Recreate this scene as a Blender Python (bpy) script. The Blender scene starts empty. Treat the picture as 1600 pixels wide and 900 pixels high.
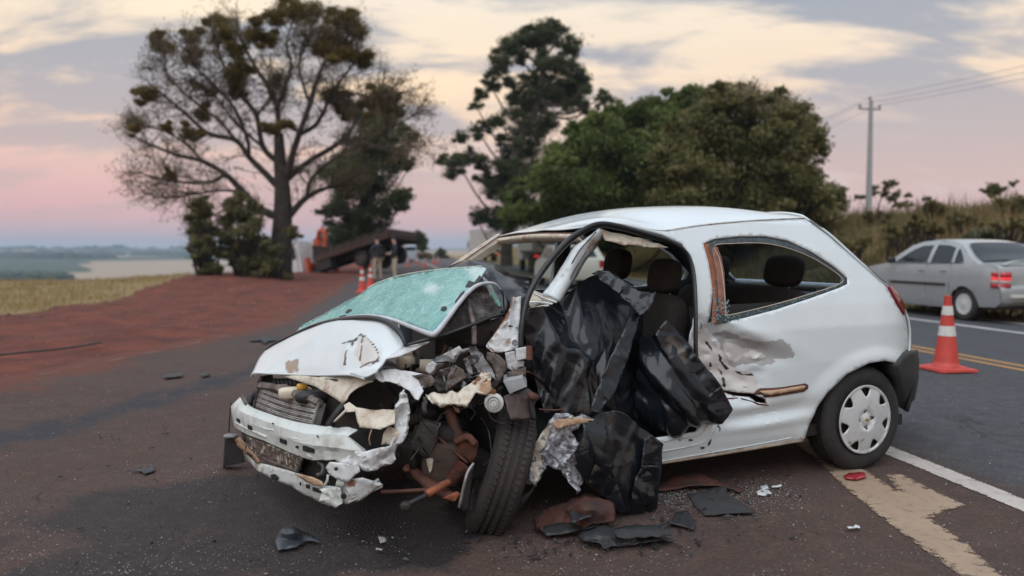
import bpy, bmesh, math, random
import numpy as np
from mathutils import Vector, Matrix, noise
from mathutils.geometry import delaunay_2d_cdt

random.seed(7); np.random.seed(7)
SC = bpy.context.scene
COL = SC.collection

# ------------------------------------------------------------------ camera
F_PX = 1180.0; HORIZON = 393.0; CAM_H = 1.2
PITCH = math.atan((450 - HORIZON) / F_PX)
cam_data = bpy.data.cameras.new('camera'); cam = bpy.data.objects.new('camera', cam_data); COL.objects.link(cam)
cam.location = (0, 0, CAM_H); cam.rotation_euler = (math.pi / 2 - PITCH, 0, 0)
cam_data.sensor_width = 36.0; cam_data.lens = 36.0 * F_PX / 1600.0
cam_data.clip_start = 0.05; cam_data.clip_end = 20000
cam_data.dof.use_dof = True; cam_data.dof.focus_distance = 3.7; cam_data.dof.aperture_fstop = 1.35
SC.camera = cam

# ------------------------------------------------------------------ exposure
SC.view_settings.view_transform = 'Standard'; SC.view_settings.look = 'None'
SC.view_settings.gamma = 1.0; SC.view_settings.use_curve_mapping = False
SC.view_settings.exposure = 0.28
SC.render.engine = 'CYCLES'
SC.cycles.max_bounces = 7; SC.cycles.transparent_max_bounces = 12
SC.cycles.use_denoising = True

# ------------------------------------------------------------------ sun (already below the clouds: very soft)
SUN_EL, SUN_AZ = math.radians(56), math.radians(205)      # azimuth clockwise from +Y (the way the camera looks)
sl = bpy.data.lights.new('sun', 'SUN'); sl.energy = 1.5; sl.angle = math.radians(70); sl.color = (0.97, 0.985, 1.0)
sun = bpy.data.objects.new('sun', sl); COL.objects.link(sun)
sd = Vector((math.sin(SUN_AZ) * math.cos(SUN_EL), math.cos(SUN_AZ) * math.cos(SUN_EL), math.sin(SUN_EL)))
sun.rotation_euler = (-sd).to_track_quat('-Z', 'Y').to_euler(); sun.location = (0, -5, 30)

# ------------------------------------------------------------------ world: dusk sky with cloud cover
class NT:
    def __init__(s, tree): s.t = tree
    def n(s, typ, ins=None, **props):
        nd = s.t.nodes.new(typ)
        for k, v in props.items(): setattr(nd, k, v)
        for k, v in (ins or {}).items():
            if hasattr(v, 'is_output') or isinstance(v, bpy.types.NodeSocket): s.t.links.new(v, nd.inputs[k])
            else: nd.inputs[k].default_value = v
        return nd
    def math(s, op, a, b=0.0, c=0.0, clamp=False):
        nd = s.n('ShaderNodeMath', {0: a, 1: b, 2: c}, operation=op); nd.use_clamp = clamp; return nd.outputs[0]
    def ramp(s, fac, stops, interp='LINEAR'):
        nd = s.n('ShaderNodeValToRGB', {0: fac}); cr = nd.color_ramp; cr.interpolation = interp
        while len(cr.elements) > 1: cr.elements.remove(cr.elements[0])
        for i, (p, c) in enumerate(stops):
            e = cr.elements[0] if i == 0 else cr.elements.new(p)
            e.position = p
            if not hasattr(c, '__len__'): c = (c, c, c)
            e.color = (c[0], c[1], c[2], 1)
        return nd.outputs[0]
    def mix(s, fac, a, b, blend='MIX'):
        nd = s.n('ShaderNodeMix', data_type='RGBA', blend_type=blend)
        for k, v in ((0, fac), (6, a), (7, b)):
            if isinstance(v, bpy.types.NodeSocket): s.t.links.new(v, nd.inputs[k])
            else: nd.inputs[k].default_value = v if k == 0 else (*v[:3], 1)
        return nd.outputs[2]
    def noise(s, vec, scale, detail=4.0, rough=0.55, dist=0.0):
        ins = {'Scale': scale, 'Detail': detail, 'Roughness': rough, 'Distortion': dist}
        if vec is not None: ins['Vector'] = vec
        return s.n('ShaderNodeTexNoise', ins).outputs[0]

world = bpy.data.worlds.new('World'); SC.world = world; world.use_nodes = True
wt = world.node_tree
for nd in list(wt.nodes): wt.nodes.remove(nd)
W = NT(wt)
tc = W.n('ShaderNodeTexCoord'); sep = W.n('ShaderNodeSeparateXYZ', {0: tc.outputs['Generated']})
zz = W.math('MAXIMUM', sep.outputs[2], 0.0)
den = W.math('ADD', zz, 0.26)
cu = W.math('DIVIDE', sep.outputs[0], den); cv = W.math('DIVIDE', sep.outputs[1], den)
cvec = W.n('ShaderNodeCombineXYZ', {0: cu, 1: cv, 2: 0.0}).outputs[0]
vmap = W.n('ShaderNodeMapping', {0: cvec, 'Location': (2.1, 12.7, 0.0), 'Rotation': (0, 0, math.radians(8)), 'Scale': (0.9, 1.8, 1)}).outputs[0]
n_big = W.noise(vmap, 0.85, 7.0, 0.56, 0.35)
n_fine = W.noise(vmap, 1.9, 8.0, 0.6, 0.6)
n_sum = W.math('ADD', W.math('MULTIPLY', n_big, 0.62), W.math('MULTIPLY', n_fine, 0.38))
mask = W.ramp(n_sum, [(0.445, 0), (0.535, 1)], 'EASE')
base = W.ramp(zz, [(0.0, (.42, .35, .40)), (0.02, (.54, .37, .41)), (0.05, (.68, .37, .37)), (0.10, (.72, .45, .40)), (0.15, (.82, .56, .40)), (0.2, (.93, .68, .45)),
                   (0.29, (.93, .77, .57)), (0.42, (.66, .72, .80)), (1.0, (.56, .68, .84))])
cloud = W.ramp(zz, [(0.0, (.41, .35, .39)), (0.035, (.60, .36, .355)), (0.08, (.57, .39, .365)), (0.13, (.47, .375, .37)), (0.2, (.37, .35, .38)), (0.32, (.275, .31, .37)), (0.6, (.60, .64, .72)), (1.0, (.68, .74, .82))])
warm = W.ramp(W.noise(vmap, 0.33, 3.0, 0.5, 0.2), [(0.4, 0), (0.62, 1)])
base2 = W.mix(W.math('MULTIPLY', warm, 0.55), base, (.52, .48, .47))
skyc = W.mix(W.math('MULTIPLY', mask, 0.95), base2, cloud)
nish = W.n('ShaderNodeTexSky', sky_type='NISHITA', sun_disc=False, sun_elevation=math.radians(4), sun_rotation=SUN_AZ, altitude=600, air_density=1.0, dust_density=2.0).outputs[0]
sky10 = W.mix(1.0, skyc, (11.3, 11.3, 11.3), 'MULTIPLY')
tot = W.mix(0.10, sky10, nish)
bg = W.n('ShaderNodeBackground', {0: tot, 1: 0.1})
W.n('ShaderNodeOutputWorld', {0: bg.outputs[0]})
# ------------------------------------------------------------------ geometry helpers
C0 = np.array([0, 0, CAM_H]); RT = np.array([1., 0, 0])
FW = np.array([0, math.cos(PITCH), -math.sin(PITCH)]); UP = np.array([0, math.sin(PITCH), math.cos(PITCH)])
def ray(u, v): return FW + (u - 800) / F_PX * RT + (450 - v) / F_PX * UP
def P(u, v, D):                       # the point D metres in front (along world Y) seen at photo pixel u, v
    d = ray(u, v); return C0 + d * (D / d[1])
def G(u, v, z=0.0):                   # the point of the level z seen at photo pixel u, v
    d = ray(u, v); return C0 + d * ((z - CAM_H) / d[2])
# frame of the wrecked car: a forward from the rear axle, b to its left (towards the camera), z up
OC = G(1345, 738); TH = math.radians(23)
FD = np.array([-math.cos(TH), -math.sin(TH), 0]); LD = np.array([math.sin(TH), -math.cos(TH), 0])
def CAR(a, b, z): return OC + a * FD + b * LD + np.array([0, 0, z])
def tocar(w): r = np.asarray(w) - OC; return r @ FD, r @ LD, r[2]
def S(u, v, b):
    d = ray(u, v); return C0 + d * ((b - (C0 - OC) @ LD) / (d @ LD))
PRZ = [.1, .25, .4, .62, .8, .92, 1.0, 1.2, 1.36, 1.5]; PRB = [-.08, -.03, -.005, 0, -.01, -.035, -.06, -.13, -.20, -.34]
def side_b(a, z):
    b = float(np.interp(z, PRZ, PRB))
    if a < -.1: b -= .25 * ((-.1 - a) / .55) ** 2.2
    return b
def SL(u, v, off=0.0):
    b = 0.0
    for i in range(12):
        w = S(u, v, b + off); a, _, z = tocar(w); b = .5 * b + .5 * side_b(a, z)
    return w
def crop(ox, oy, s): return lambda *pts: [(ox + p[0] / s, oy + p[1] / s) + tuple(p[2:]) for p in pts]

def cr(pts, n, closed=False):          # Catmull-Rom through points
    p = np.asarray(pts, float); m = len(p); out = []
    segs = m if closed else m - 1
    for i in range(segs):
        if closed: a, b, c, d = p[(i - 1) % m], p[i], p[(i + 1) % m], p[(i + 2) % m]
        else: b, c = p[i], p[i + 1]; a = p[i - 1] if i else 2 * b - c; d = p[i + 2] if i + 2 < m else 2 * c - b
        for k in range(n):
            t = k / n
            out.append(.5 * ((2 * b) + (-a + c) * t + (2 * a - 5 * b + 4 * c - d) * t * t + (-a + 3 * b - 3 * c + d) * t ** 3))
    if not closed: out.append(p[-1])
    return np.array(out)
def inside(poly, x, y):
    r = False; n = len(poly); j = n - 1
    for i in range(n):
        xi, yi = poly[i][0], poly[i][1]; xj, yj = poly[j][0], poly[j][1]
        if (yi > y) != (yj > y) and x < (xj - xi) * (y - yi) / (yj - yi) + xi: r = not r
        j = i
    return r
def pdist(poly, x, y):                 # distance to a closed outline
    p = np.asarray([q[:2] for q in poly], float); d = np.concatenate([p[1:], p[:1]]) - p
    w = np.array([x, y]) - p; t = np.clip((w * d).sum(1) / np.maximum((d * d).sum(1), 1e-9), 0, 1)
    e = w - d * t[:, None]; return math.sqrt((e * e).sum(1).min())
def inside_many(poly, Q):
    p = np.asarray([q[:2] for q in poly], float); j = np.roll(p, 1, 0); x, y = Q[:, 0][:, None], Q[:, 1][:, None]
    c = ((p[:, 1] > y) != (j[:, 1] > y)) & (x < (j[:, 0] - p[:, 0]) * (y - p[:, 1]) / np.where(j[:, 1] == p[:, 1], 1e-12, j[:, 1] - p[:, 1]) + p[:, 0]); return c.sum(1) % 2 == 1
def pdist_many(poly, Q):
    p = np.asarray([q[:2] for q in poly], float); d = np.concatenate([p[1:], p[:1]]) - p; w = Q[:, None, :] - p[None]; t = np.clip((w * d).sum(2) / np.maximum((d * d).sum(1), 1e-9), 0, 1)
    e = w - d[None] * t[:, :, None]; return np.sqrt((e * e).sum(2).min(1))
def soft(poly, x, y, w):               # 1 inside, fading over w outside
    d = pdist(poly, x, y); return 1.0 if inside(poly, x, y) else max(0.0, 1 - d / w)
def vn(x, y, z=0.0): return noise.noise(Vector((x, y, z)))
def fbm(x, y, z=0.0, o=4): return noise.fractal(Vector((x, y, z)), 1.0, 2.0, o)
def ridge(p, o=3):
    s = 0; a = 1; v = Vector(p)
    for i in range(o): s += a * (1 - 2 * abs(noise.noise(v))); v = v * 2.03 + Vector((7.1, 3.7, 1.9)); a *= .5
    return s

class MB:                              # collects world-space geometry for ONE mesh object
    def __init__(s): s.v = []; s.f = []; s.mi = []; s.px = []; s.cur = 0; s.attr = {}
    def add(s, vs, fs, px=None):
        o = len(s.v); s.v += [tuple(map(float, q)) for q in vs]; s.f += [tuple(o + i for i in f) for f in fs]; s.mi += [s.cur] * len(fs)
        s.px += list(px) if px is not None else [(0, 0)] * len(vs)
        return s
    def box(s, c, size, R=None, taper=1.0):
        x, y, z = [q / 2 for q in size]; vs = []
        for dz in (-1, 1):
            k = taper if dz > 0 else 1
            vs += [(-x * k, -y * k, dz * z), (x * k, -y * k, dz * z), (x * k, y * k, dz * z), (-x * k, y * k, dz * z)]
        vs = np.array(vs)
        if R is not None: vs = vs @ np.array(R).T
        return s.add(vs + np.array(c), [(0, 3, 2, 1), (4, 5, 6, 7), (0, 1, 5, 4), (1, 2, 6, 5), (2, 3, 7, 6), (3, 0, 4, 7)])
    def hull8(s, q):                   # bottom four, top four points
        return s.add(q, [(0, 3, 2, 1), (4, 5, 6, 7), (0, 1, 5, 4), (1, 2, 6, 5), (2, 3, 7, 6), (3, 0, 4, 7)])
    def tube(s, pts, r, n=8, caps=True, flat=1.0):
        p = np.asarray(pts, float); m = len(p); r = [r] * m if not hasattr(r, '__len__') else r
        vs = []; nrm = None
        for i in range(m):
            t = p[min(i + 1, m - 1)] - p[max(i - 1, 0)]; t /= max(np.linalg.norm(t), 1e-9)
            if nrm is None:
                h = np.array([0, 0, 1.]) if abs(t[2]) < .9 else np.array([1., 0, 0]); nrm = np.cross(t, h)
            nrm = nrm - t * (nrm @ t); nrm /= max(np.linalg.norm(nrm), 1e-9); bn = np.cross(t, nrm)
            for k in range(n):
                a = 2 * math.pi * k / n; vs.append(p[i] + r[i] * (math.cos(a) * nrm + flat * math.sin(a) * bn))
        fs = [(i * n + k, i * n + (k + 1) % n, (i + 1) * n + (k + 1) % n, (i + 1) * n + k) for i in range(m - 1) for k in range(n)]
        if caps: fs += [tuple(range(n))[::-1], tuple((m - 1) * n + k for k in range(n))]
        return s.add(vs, fs)
    def lathe(s, prof, c, axis, n=32, up=None):      # prof: (distance along axis, radius)
        ax = np.array(axis, float); ax /= np.linalg.norm(ax)
        h = np.array([0, 0, 1.]) if abs(ax[2]) < .9 else np.array([1., 0, 0])
        e1 = np.cross(ax, h); e1 /= np.linalg.norm(e1); e2 = np.cross(ax, e1); vs = []
        for (d, r) in prof:
            for k in range(n):
                a = 2 * math.pi * k / n; vs.append(np.array(c) + ax * d + r * (math.cos(a) * e1 + math.sin(a) * e2))
        m = len(prof)
        fs = [(i * n + k, i * n + (k + 1) % n, (i + 1) * n + (k + 1) % n, (i + 1) * n + k) for i in range(m - 1) for k in range(n)]
        if prof[0][1] > 1e-6 and prof[0] != prof[-1]: fs.append(tuple(range(n))[::-1])
        if prof[-1][1] > 1e-6 and prof[0] != prof[-1]: fs.append(tuple((m - 1) * n + k for k in range(n)))
        return s.add(vs, fs)
    def surf(s, ctrl, nu, nv):         # ctrl[row][col] 3-D points, smooth grid through them
        g = np.asarray(ctrl, float); rows = np.array([cr(r, nu) for r in g]); cols = np.array([cr(rows[:, j], nv) for j in range(rows.shape[1])])
        m, k = cols.shape[:2]          # m along u, k along v
        vs = cols.reshape(-1, 3); fs = [(i * k + j, (i + 1) * k + j, (i + 1) * k + j + 1, i * k + j + 1) for i in range(m - 1) for j in range(k - 1)]
        return s.add(vs, fs, [(i / (m - 1), j / (k - 1)) for i in range(m) for j in range(k)])
    def patch(s, outline, fn, step, holes=(), jit=.25, smooth=0):
        ol = [np.asarray([q[:2] for q in o], float) for o in [outline, *holes]]
        if smooth: ol = [cr(o, smooth, True) for o in ol]
        pts = []; edges = []
        for o in ol:
            st = len(pts)
            for i in range(len(o)):
                a, b = o[i], o[(i + 1) % len(o)]; n = max(1, int(np.linalg.norm(b - a) / step))
                for k in range(n): pts.append(a + (b - a) * k / n)
            n = len(pts) - st; edges += [(st + i, st + (i + 1) % n) for i in range(n)]
        x0, y0 = ol[0].min(0); x1, y1 = ol[0].max(0)
        rnd = np.random.RandomState(3); cand = np.array([(x + (step * .5 if r % 2 else 0), y) for r, y in enumerate(np.arange(y0 + step * .5, y1, step * .87)) for x in np.arange(x0, x1, step)]).reshape(-1, 2)
        if len(cand):
            cand = cand + rnd.uniform(-jit, jit, cand.shape) * step; ok = inside_many(ol[0], cand)
            for h in ol[1:]: ok &= ~inside_many(h, cand)
            cand = cand[ok]
            if len(cand):
                dm = np.min([pdist_many(o, cand) for o in ol], 0); pts += list(cand[dm > step * .45])
        r = delaunay_2d_cdt([Vector(p) for p in pts], edges, [], 0, 1e-5)
        vs2 = [(q.x, q.y) for q in r[0]]; tris = []
        cen = np.array([[sum(vs2[i][0] for i in t) / len(t), sum(vs2[i][1] for i in t) / len(t)] for t in r[2]]); ok = inside_many(ol[0], cen)
        for h in ol[1:]: ok &= ~inside_many(h, cen)
        tris = [tuple(reversed(t)) for t, k in zip(r[2], ok) if k]
        used = sorted({i for t in tris for i in t}); mp = {o: i for i, o in enumerate(used)}
        return s.add([fn(*vs2[i]) for i in used], [tuple(mp[i] for i in t) for t in tris], [vs2[i] for i in used])
    def normals(s):
        V = np.array(s.v); N = np.zeros_like(V)
        for L in {len(f) for f in s.f}:
            Fa = np.array([f for f in s.f if len(f) == L]); n = np.cross(V[Fa[:, 1]] - V[Fa[:, 0]], V[Fa[:, 2]] - V[Fa[:, 0]])
            for j in range(L): np.add.at(N, Fa[:, j], n)
        return N / np.maximum(np.linalg.norm(N, axis=1), 1e-12)[:, None]
    def crumple(s, amp, scale, seed=0, o=3, mask=None):
        N = s.normals(); sd = Vector((seed * 3.17, seed * 1.31, seed * 2.3))
        for i, q in enumerate(s.v):
            k = 1.0 if mask is None else mask(*s.px[i])
            if k <= 0: continue
            h = ridge(Vector(q) * scale + sd, o) * amp * k; s.v[i] = tuple(np.array(q) + N[i] * h)
        return s
    def crease(s, amp, coarse, seed=0, ang=0.0, stretch=1.0, mask=None):
        # sharp folds: piecewise-flat facets over a random triangulation of the sheet
        R = np.random.RandomState(seed + 5); Q = np.array([q[:2] for q in s.px], float); c, sn = math.cos(ang), math.sin(ang)
        A = np.stack([Q[:, 0] * c + Q[:, 1] * sn, (-Q[:, 0] * sn + Q[:, 1] * c) / stretch], 1); lo = A.min(0) - coarse; hi = A.max(0) + coarse
        n = max(6, int((hi[0] - lo[0]) * (hi[1] - lo[1]) / (coarse * coarse) * 1.1)); pts = np.concatenate([lo + R.rand(n, 2) * (hi - lo), [[lo[0], lo[1]], [hi[0], lo[1]], [lo[0], hi[1]], [hi[0], hi[1]]]]); hh = R.uniform(-1, 1, len(pts) + 8)
        r = delaunay_2d_cdt([Vector(p) for p in pts], [], [], 0, 1e-6); V2 = np.array([(q.x, q.y) for q in r[0]]); H2 = np.zeros(len(A)); done = np.zeros(len(A), bool)
        for t in r[2]:
            p0, p1, p2 = V2[t[0]], V2[t[1]], V2[t[2]]; d = (p1[0] - p0[0]) * (p2[1] - p0[1]) - (p2[0] - p0[0]) * (p1[1] - p0[1])
            if abs(d) < 1e-12: continue
            w1 = ((A[:, 0] - p0[0]) * (p2[1] - p0[1]) - (p2[0] - p0[0]) * (A[:, 1] - p0[1])) / d; w2 = ((p1[0] - p0[0]) * (A[:, 1] - p0[1]) - (A[:, 0] - p0[0]) * (p1[1] - p0[1])) / d
            k = (w1 >= -1e-6) & (w2 >= -1e-6) & (w1 + w2 <= 1 + 1e-6) & ~done; H2[k] = (hh[t[0]] * (1 - w1 - w2) + hh[t[1]] * w1 + hh[t[2]] * w2)[k]; done |= k
        N = s.normals()
        mk = 1.0 if mask is None else np.array([mask(*q) for q in s.px]); s.v = [tuple(q) for q in np.array(s.v) + N * (H2 * amp * mk)[:, None]]
        return s
    def relax(s, it=2, k=.5):              # round the folds a little
        E = np.array(sorted({tuple(sorted((f[i], f[(i + 1) % len(f)]))) for f in s.f for i in range(len(f))})); V = np.array(s.v); deg = np.zeros(len(V)); np.add.at(deg, E[:, 0], 1); np.add.at(deg, E[:, 1], 1)
        inner = np.ones(len(V), bool); cnt = {}
        for f in s.f:
            for i in range(len(f)): e = tuple(sorted((f[i], f[(i + 1) % len(f)]))); cnt[e] = cnt.get(e, 0) + 1
        for e, c in cnt.items():
            if c == 1: inner[list(e)] = False
        for _ in range(it):
            A = np.zeros_like(V); np.add.at(A, E[:, 0], V[E[:, 1]]); np.add.at(A, E[:, 1], V[E[:, 0]]); A /= np.maximum(deg, 1)[:, None]; V[inner] = V[inner] * (1 - k) + A[inner] * k
        s.v = [tuple(q) for q in V]; return s
    def build(s, name, mats, parent=None, smooth=40, solid=0.0, attrs=None, loc=None, off=-1.0):
        org = np.zeros(3)
        if parent is not None: org = np.array(parent['_o'])
        elif loc is not None: org = np.array(loc, float)
        me = bpy.data.meshes.new(name); V = np.array(s.v) - org
        if isinstance(s.f, np.ndarray):                # uniform faces, fast path
            nf, L = s.f.shape; me.vertices.add(len(V)); me.vertices.foreach_set('co', V.astype(np.float32).ravel()); me.loops.add(nf * L); me.loops.foreach_set('vertex_index', s.f.astype(np.int32).ravel())
            me.polygons.add(nf); me.polygons.foreach_set('loop_start', np.arange(0, nf * L, L, dtype=np.int32)); me.update(calc_edges=True)
        else: me.from_pydata(V.tolist(), [], s.f)
        for m in (mats if isinstance(mats, (list, tuple)) else [mats]): me.materials.append(m)
        if any(s.mi): me.polygons.foreach_set('material_index', s.mi)
        for k, vals in (attrs or {}).items():
            at = me.attributes.new(k, 'FLOAT', 'POINT'); at.data.foreach_set('value', np.asarray(vals, np.float32))
        if smooth:
            me.polygons.foreach_set('use_smooth', [True] * len(me.polygons))
            if smooth < 180: me.set_sharp_from_angle(angle=math.radians(smooth))
        me.update()
        o = bpy.data.objects.new(name, me); COL.objects.link(o)
        if parent is not None: o.parent = parent
        else: o.location = org
        o['_o'] = org.tolist()
        if solid:
            md = o.modifiers.new('thickness', 'SOLIDIFY'); md.thickness = solid; md.offset = off
        return o

def thing(name, label, cat, loc=(0, 0, 0), group=None):
    o = bpy.data.objects.new(name, None); COL.objects.link(o); o.location = tuple(map(float, loc)); o['_o'] = [float(q) for q in loc]
    o.empty_display_size = .2
    return tag(o, label, cat, group)
def tag(o, label=None, cat=None, group=None, kind=None):
    if label: o['label'] = label
    if cat: o['category'] = cat
    if group: o['group'] = group
    if kind: o['kind'] = kind
    return o
def copy_tree(o, parent=None, loc=None, rz=None, label=None):
    c = o.copy(); COL.objects.link(c); c.parent = parent
    for ch in list(o.children): copy_tree(ch, c)
    if loc is not None: c.location = tuple(map(float, loc)); c['_o'] = list(c.location)
    if rz is not None: c.rotation_euler = (0, 0, rz)
    if label: c['label'] = label
    return c

# ------------------------------------------------------------------ materials
MATS = {}
def mat(name, c, rough=.6, c2=None, scale=8.0, metal=0.0, bump=0.0, bscale=None, layers=(), spec=.5, coat=0.0, detail=5.0, trans=0.0, lo=.35, hi=.65, emit=None, world=True, alpha=1.0, sss=0.0, bdist=.01):
    m = bpy.data.materials.new(name); m.use_nodes = True; t = m.node_tree; T = NT(t)
    bs = t.nodes['Principled BSDF']
    geo = T.n('ShaderNodeNewGeometry'); vec = geo.outputs['Position'] if world else T.n('ShaderNodeTexCoord').outputs['Object']
    col = None
    if c2 is not None:
        f = T.ramp(T.noise(vec, scale, detail, .6), [(lo, 0), (hi, 1)])
        col = T.mix(f, c, c2)
    for (an, lc, *rest) in layers:
        a = T.n('ShaderNodeAttribute', attribute_name=an).outputs['Fac']
        if rest and rest[0]:
            nz = T.noise(vec, rest[0], 5.0, .65); a = T.math('MULTIPLY_ADD', T.math('SUBTRACT', nz, .5), T.math('MULTIPLY', T.math('MINIMUM', T.math('MULTIPLY', a, 8.0), 1.0), rest[1] if len(rest) > 1 else 1.2), a)
            a = T.ramp(a, [(.4, 0), (.6, 1)])
        col = T.mix(a, col if col is not None else c, lc)
    if col is None: bs.inputs['Base Color'].default_value = (*c, 1)
    else: t.links.new(col, bs.inputs['Base Color'])
    bs.inputs['Roughness'].default_value = rough; bs.inputs['Metallic'].default_value = metal
    bs.inputs['Specular IOR Level'].default_value = spec; bs.inputs['Coat Weight'].default_value = coat; bs.inputs['Coat Roughness'].default_value = .12
    bs.inputs['Transmission Weight'].default_value = trans; bs.inputs['Alpha'].default_value = alpha
    if emit: bs.inputs['Emission Color'].default_value = (*emit[0], 1); bs.inputs['Emission Strength'].default_value = emit[1]
    if bump:
        b = T.n('ShaderNodeBump', {'Strength': bump, 'Distance': bdist, 'Height': T.noise(vec, bscale or scale * 3, 6.0, .65)})
        t.links.new(b.outputs[0], bs.inputs['Normal'])
    MATS[name] = m
    return m
def leafmat(name, c1, c2, c3):
    m = bpy.data.materials.new(name); m.use_nodes = True; t = m.node_tree; T = NT(t); bs = t.nodes['Principled BSDF']
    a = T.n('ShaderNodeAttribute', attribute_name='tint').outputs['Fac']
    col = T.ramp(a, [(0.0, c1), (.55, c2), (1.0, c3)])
    t.links.new(col, bs.inputs['Base Color']); bs.inputs['Roughness'].default_value = .6; bs.inputs['Specular IOR Level'].default_value = .25
    tr = T.n('ShaderNodeBsdfTranslucent', {0: col}); mx = T.n('ShaderNodeMixShader', {0: .25, 1: bs.outputs[0], 2: tr.outputs[0]})
    t.links.new(mx.outputs[0], t.nodes['Material Output'].inputs[0])
    return m
# ------------------------------------------------------------------ terrain
RA = math.radians(8.7); RD = np.array([-math.sin(RA), math.cos(RA)]); RN = np.array([math.cos(RA), math.sin(RA)])
def st(x, y): return x * RD[0] + y * RD[1], x * RN[0] + y * RN[1]      # along the road, across it (right +)
def ST(s, t, z=0.0): return np.array([s * RD[0] + t * RN[0], s * RD[1] + t * RN[1], z])
def sstep(a, b, x):
    q = min(1, max(0, (x - a) / (b - a))); return q * q * (3 - 2 * q)
def edge_t(s): return float(np.interp(s, [-8, 0, 3, 7.6, 10, 13, 20], [-7.5, -6.0, -5.0, -3.62, -2.8, -1.99, -1.95]))    # left edge of the asphalt
def H(x, y):
    s, t = st(x, y); d = math.hypot(x, y); h = -.012
    te = edge_t(s)
    if t < te:
        w = sstep(te, te - 1.2, t)
        h += w * (.08 * fbm(x * .6, y * .6) + .05 * fbm(x * 1.9, y * 1.9, 3) + .03 * vn(t * 3.1, s * .25, 6)) * (1 if d < 60 else 60 / d)
        h += .22 * sstep(-4, -6.5, t) * sstep(-13, -8, t) * sstep(20, 28, y) * sstep(44, 36, y)      # mound at the tree
    if y > 30:
        w = sstep(-7.5, -13, t)
        h += w * float(np.interp(y, [31, 38, 60, 120, 300, 600, 1200, 2300, 3500, 6000], [0, -.6, -3.2, -9, -17, -20.5, -14, 7, 13, 14]))
        if t > -13: h += (1 - w) * float(np.interp(y, [31, 250, 600, 2300, 3500], [0, 0, -4, 7, 13]))
        h += sstep(500, 1500, d) * 7 * fbm(x / 700 + 3, y / 700, 1)
    if t > 10.4 and y > -40:
        w = sstep(260, 90, s)
        h += w * float(np.interp(t, [10.4, 11.5, 14, 18, 21.5, 26, 60, 200], [0, .05, .35, 1.5, 2.55, 2.9, 3.2, 3.2])) + .12 * fbm(x * .5, y * .5, 5) * sstep(11, 13, t)
    return h
angs = [math.radians(a) for a in list(np.arange(-48, 48.01, .6)) + list(np.arange(54, 306.1, 9))]
rads = [0.0] + list(np.geomspace(.9, 60, 110)) + list(np.geomspace(64, 5000, 44))
def far_paint(x, y):                   # which crop or wood grows there: 1 = field, 0 = wood
    a = math.degrees(math.atan2(x, y)); d = math.hypot(x, y)
    f = 0.0
    if 560 < d < 1230 and a > -28.5 + 4.5 * vn(d / 300, 2.0) + (d - 560) / 200 * -.2: f = 1.0
    if 1500 < d and fbm(x / 420, y / 900, 8) > .12: f = .75
    return f
g = MB(); att = {'grass': [], 'field': [], 'wood': []}
vs = []
for r in rads[1:]:
    for a in angs:
        x, y = r * math.sin(a), r * math.cos(a); vs.append((x, y, H(x, y)))
n = len(angs); m = len(rads) - 1
fs = [(i * n + k, i * n + (k + 1) % n, (i + 1) * n + (k + 1) % n, (i + 1) * n + k) for i in range(m - 1) for k in range(n)]
vs.append((0, 0, -.012)); fs += [(len(vs) - 1, (k + 1) % n, k) for k in range(n)]
g.add(vs, [f[::-1] for f in fs])
for (x, y, z) in vs:
    s, t = st(x, y); d = math.hypot(x, y)
    edge = -7.2 - 1.6 * sstep(18, 36, y) + .5 * fbm(x * .4, y * .4, 2)
    gr = sstep(edge + .25, edge - .35, t) if t < 0 else sstep(10.3, 10.7, t)
    att['grass'].append(gr)
    ff = far_paint(x, y) if d > 450 else 0
    att['field'].append(ff); att['wood'].append(sstep(60, 200, y) * (1 - ff) if t < -6 or d > 400 else 0)
M_ground = mat('ground_earth', (.185, .045, .024), .95, (.080, .022, .014), 1.4, bump=1.0, bscale=14, bdist=.05,
               layers=[('grass', (.26, .18, .08), 2.2, .5), ('wood', (.035, .055, .030), .004, .2), ('field', (.34, .25, .17))], detail=8)
tag(g.build('ground', M_ground, smooth=180, attrs=att), kind='structure')

# ------------------------------------------------------------------ road sheet
road = MB(); srow = list(np.arange(-6, 20, .11)) + list(np.geomspace(20.2, 420, 60)); trow = list(np.arange(-2.25, 10.31, .11)) + [10.36]
vs = []
wetp = [G(*q)[:2] for q in [(-250, 890), (0, 848), (60, 812), (100, 793), (140, 778), (233, 769), (333, 757), (400, 747), (500, 750), (600, 775), (680, 800), (720, 850), (660, 878), (600, 868), (540, 880), (470, 905), (330, 930), (100, 960), (-300, 960)]]
dryp = [G(*q)[:2] for q in [(0, 866), (40, 851), (88, 837), (92, 850), (30, 878), (-60, 900)]]
oilp = [G(*q)[:2] for q in [(560, 750), (700, 760), (790, 800), (720, 840), (690, 872), (620, 868), (590, 845), (540, 800)]]
skidp = [G(*q)[:2] for q in [(-60, 690), (0, 672), (110, 652), (230, 618), (330, 592), (430, 566), (520, 540), (540, 545), (420, 582), (320, 612), (220, 640), (120, 672), (0, 700), (-60, 716)]]
at = {k: [] for k in ('dust', 'wet', 'oil', 'skid', 'red', 'track')}
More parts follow.
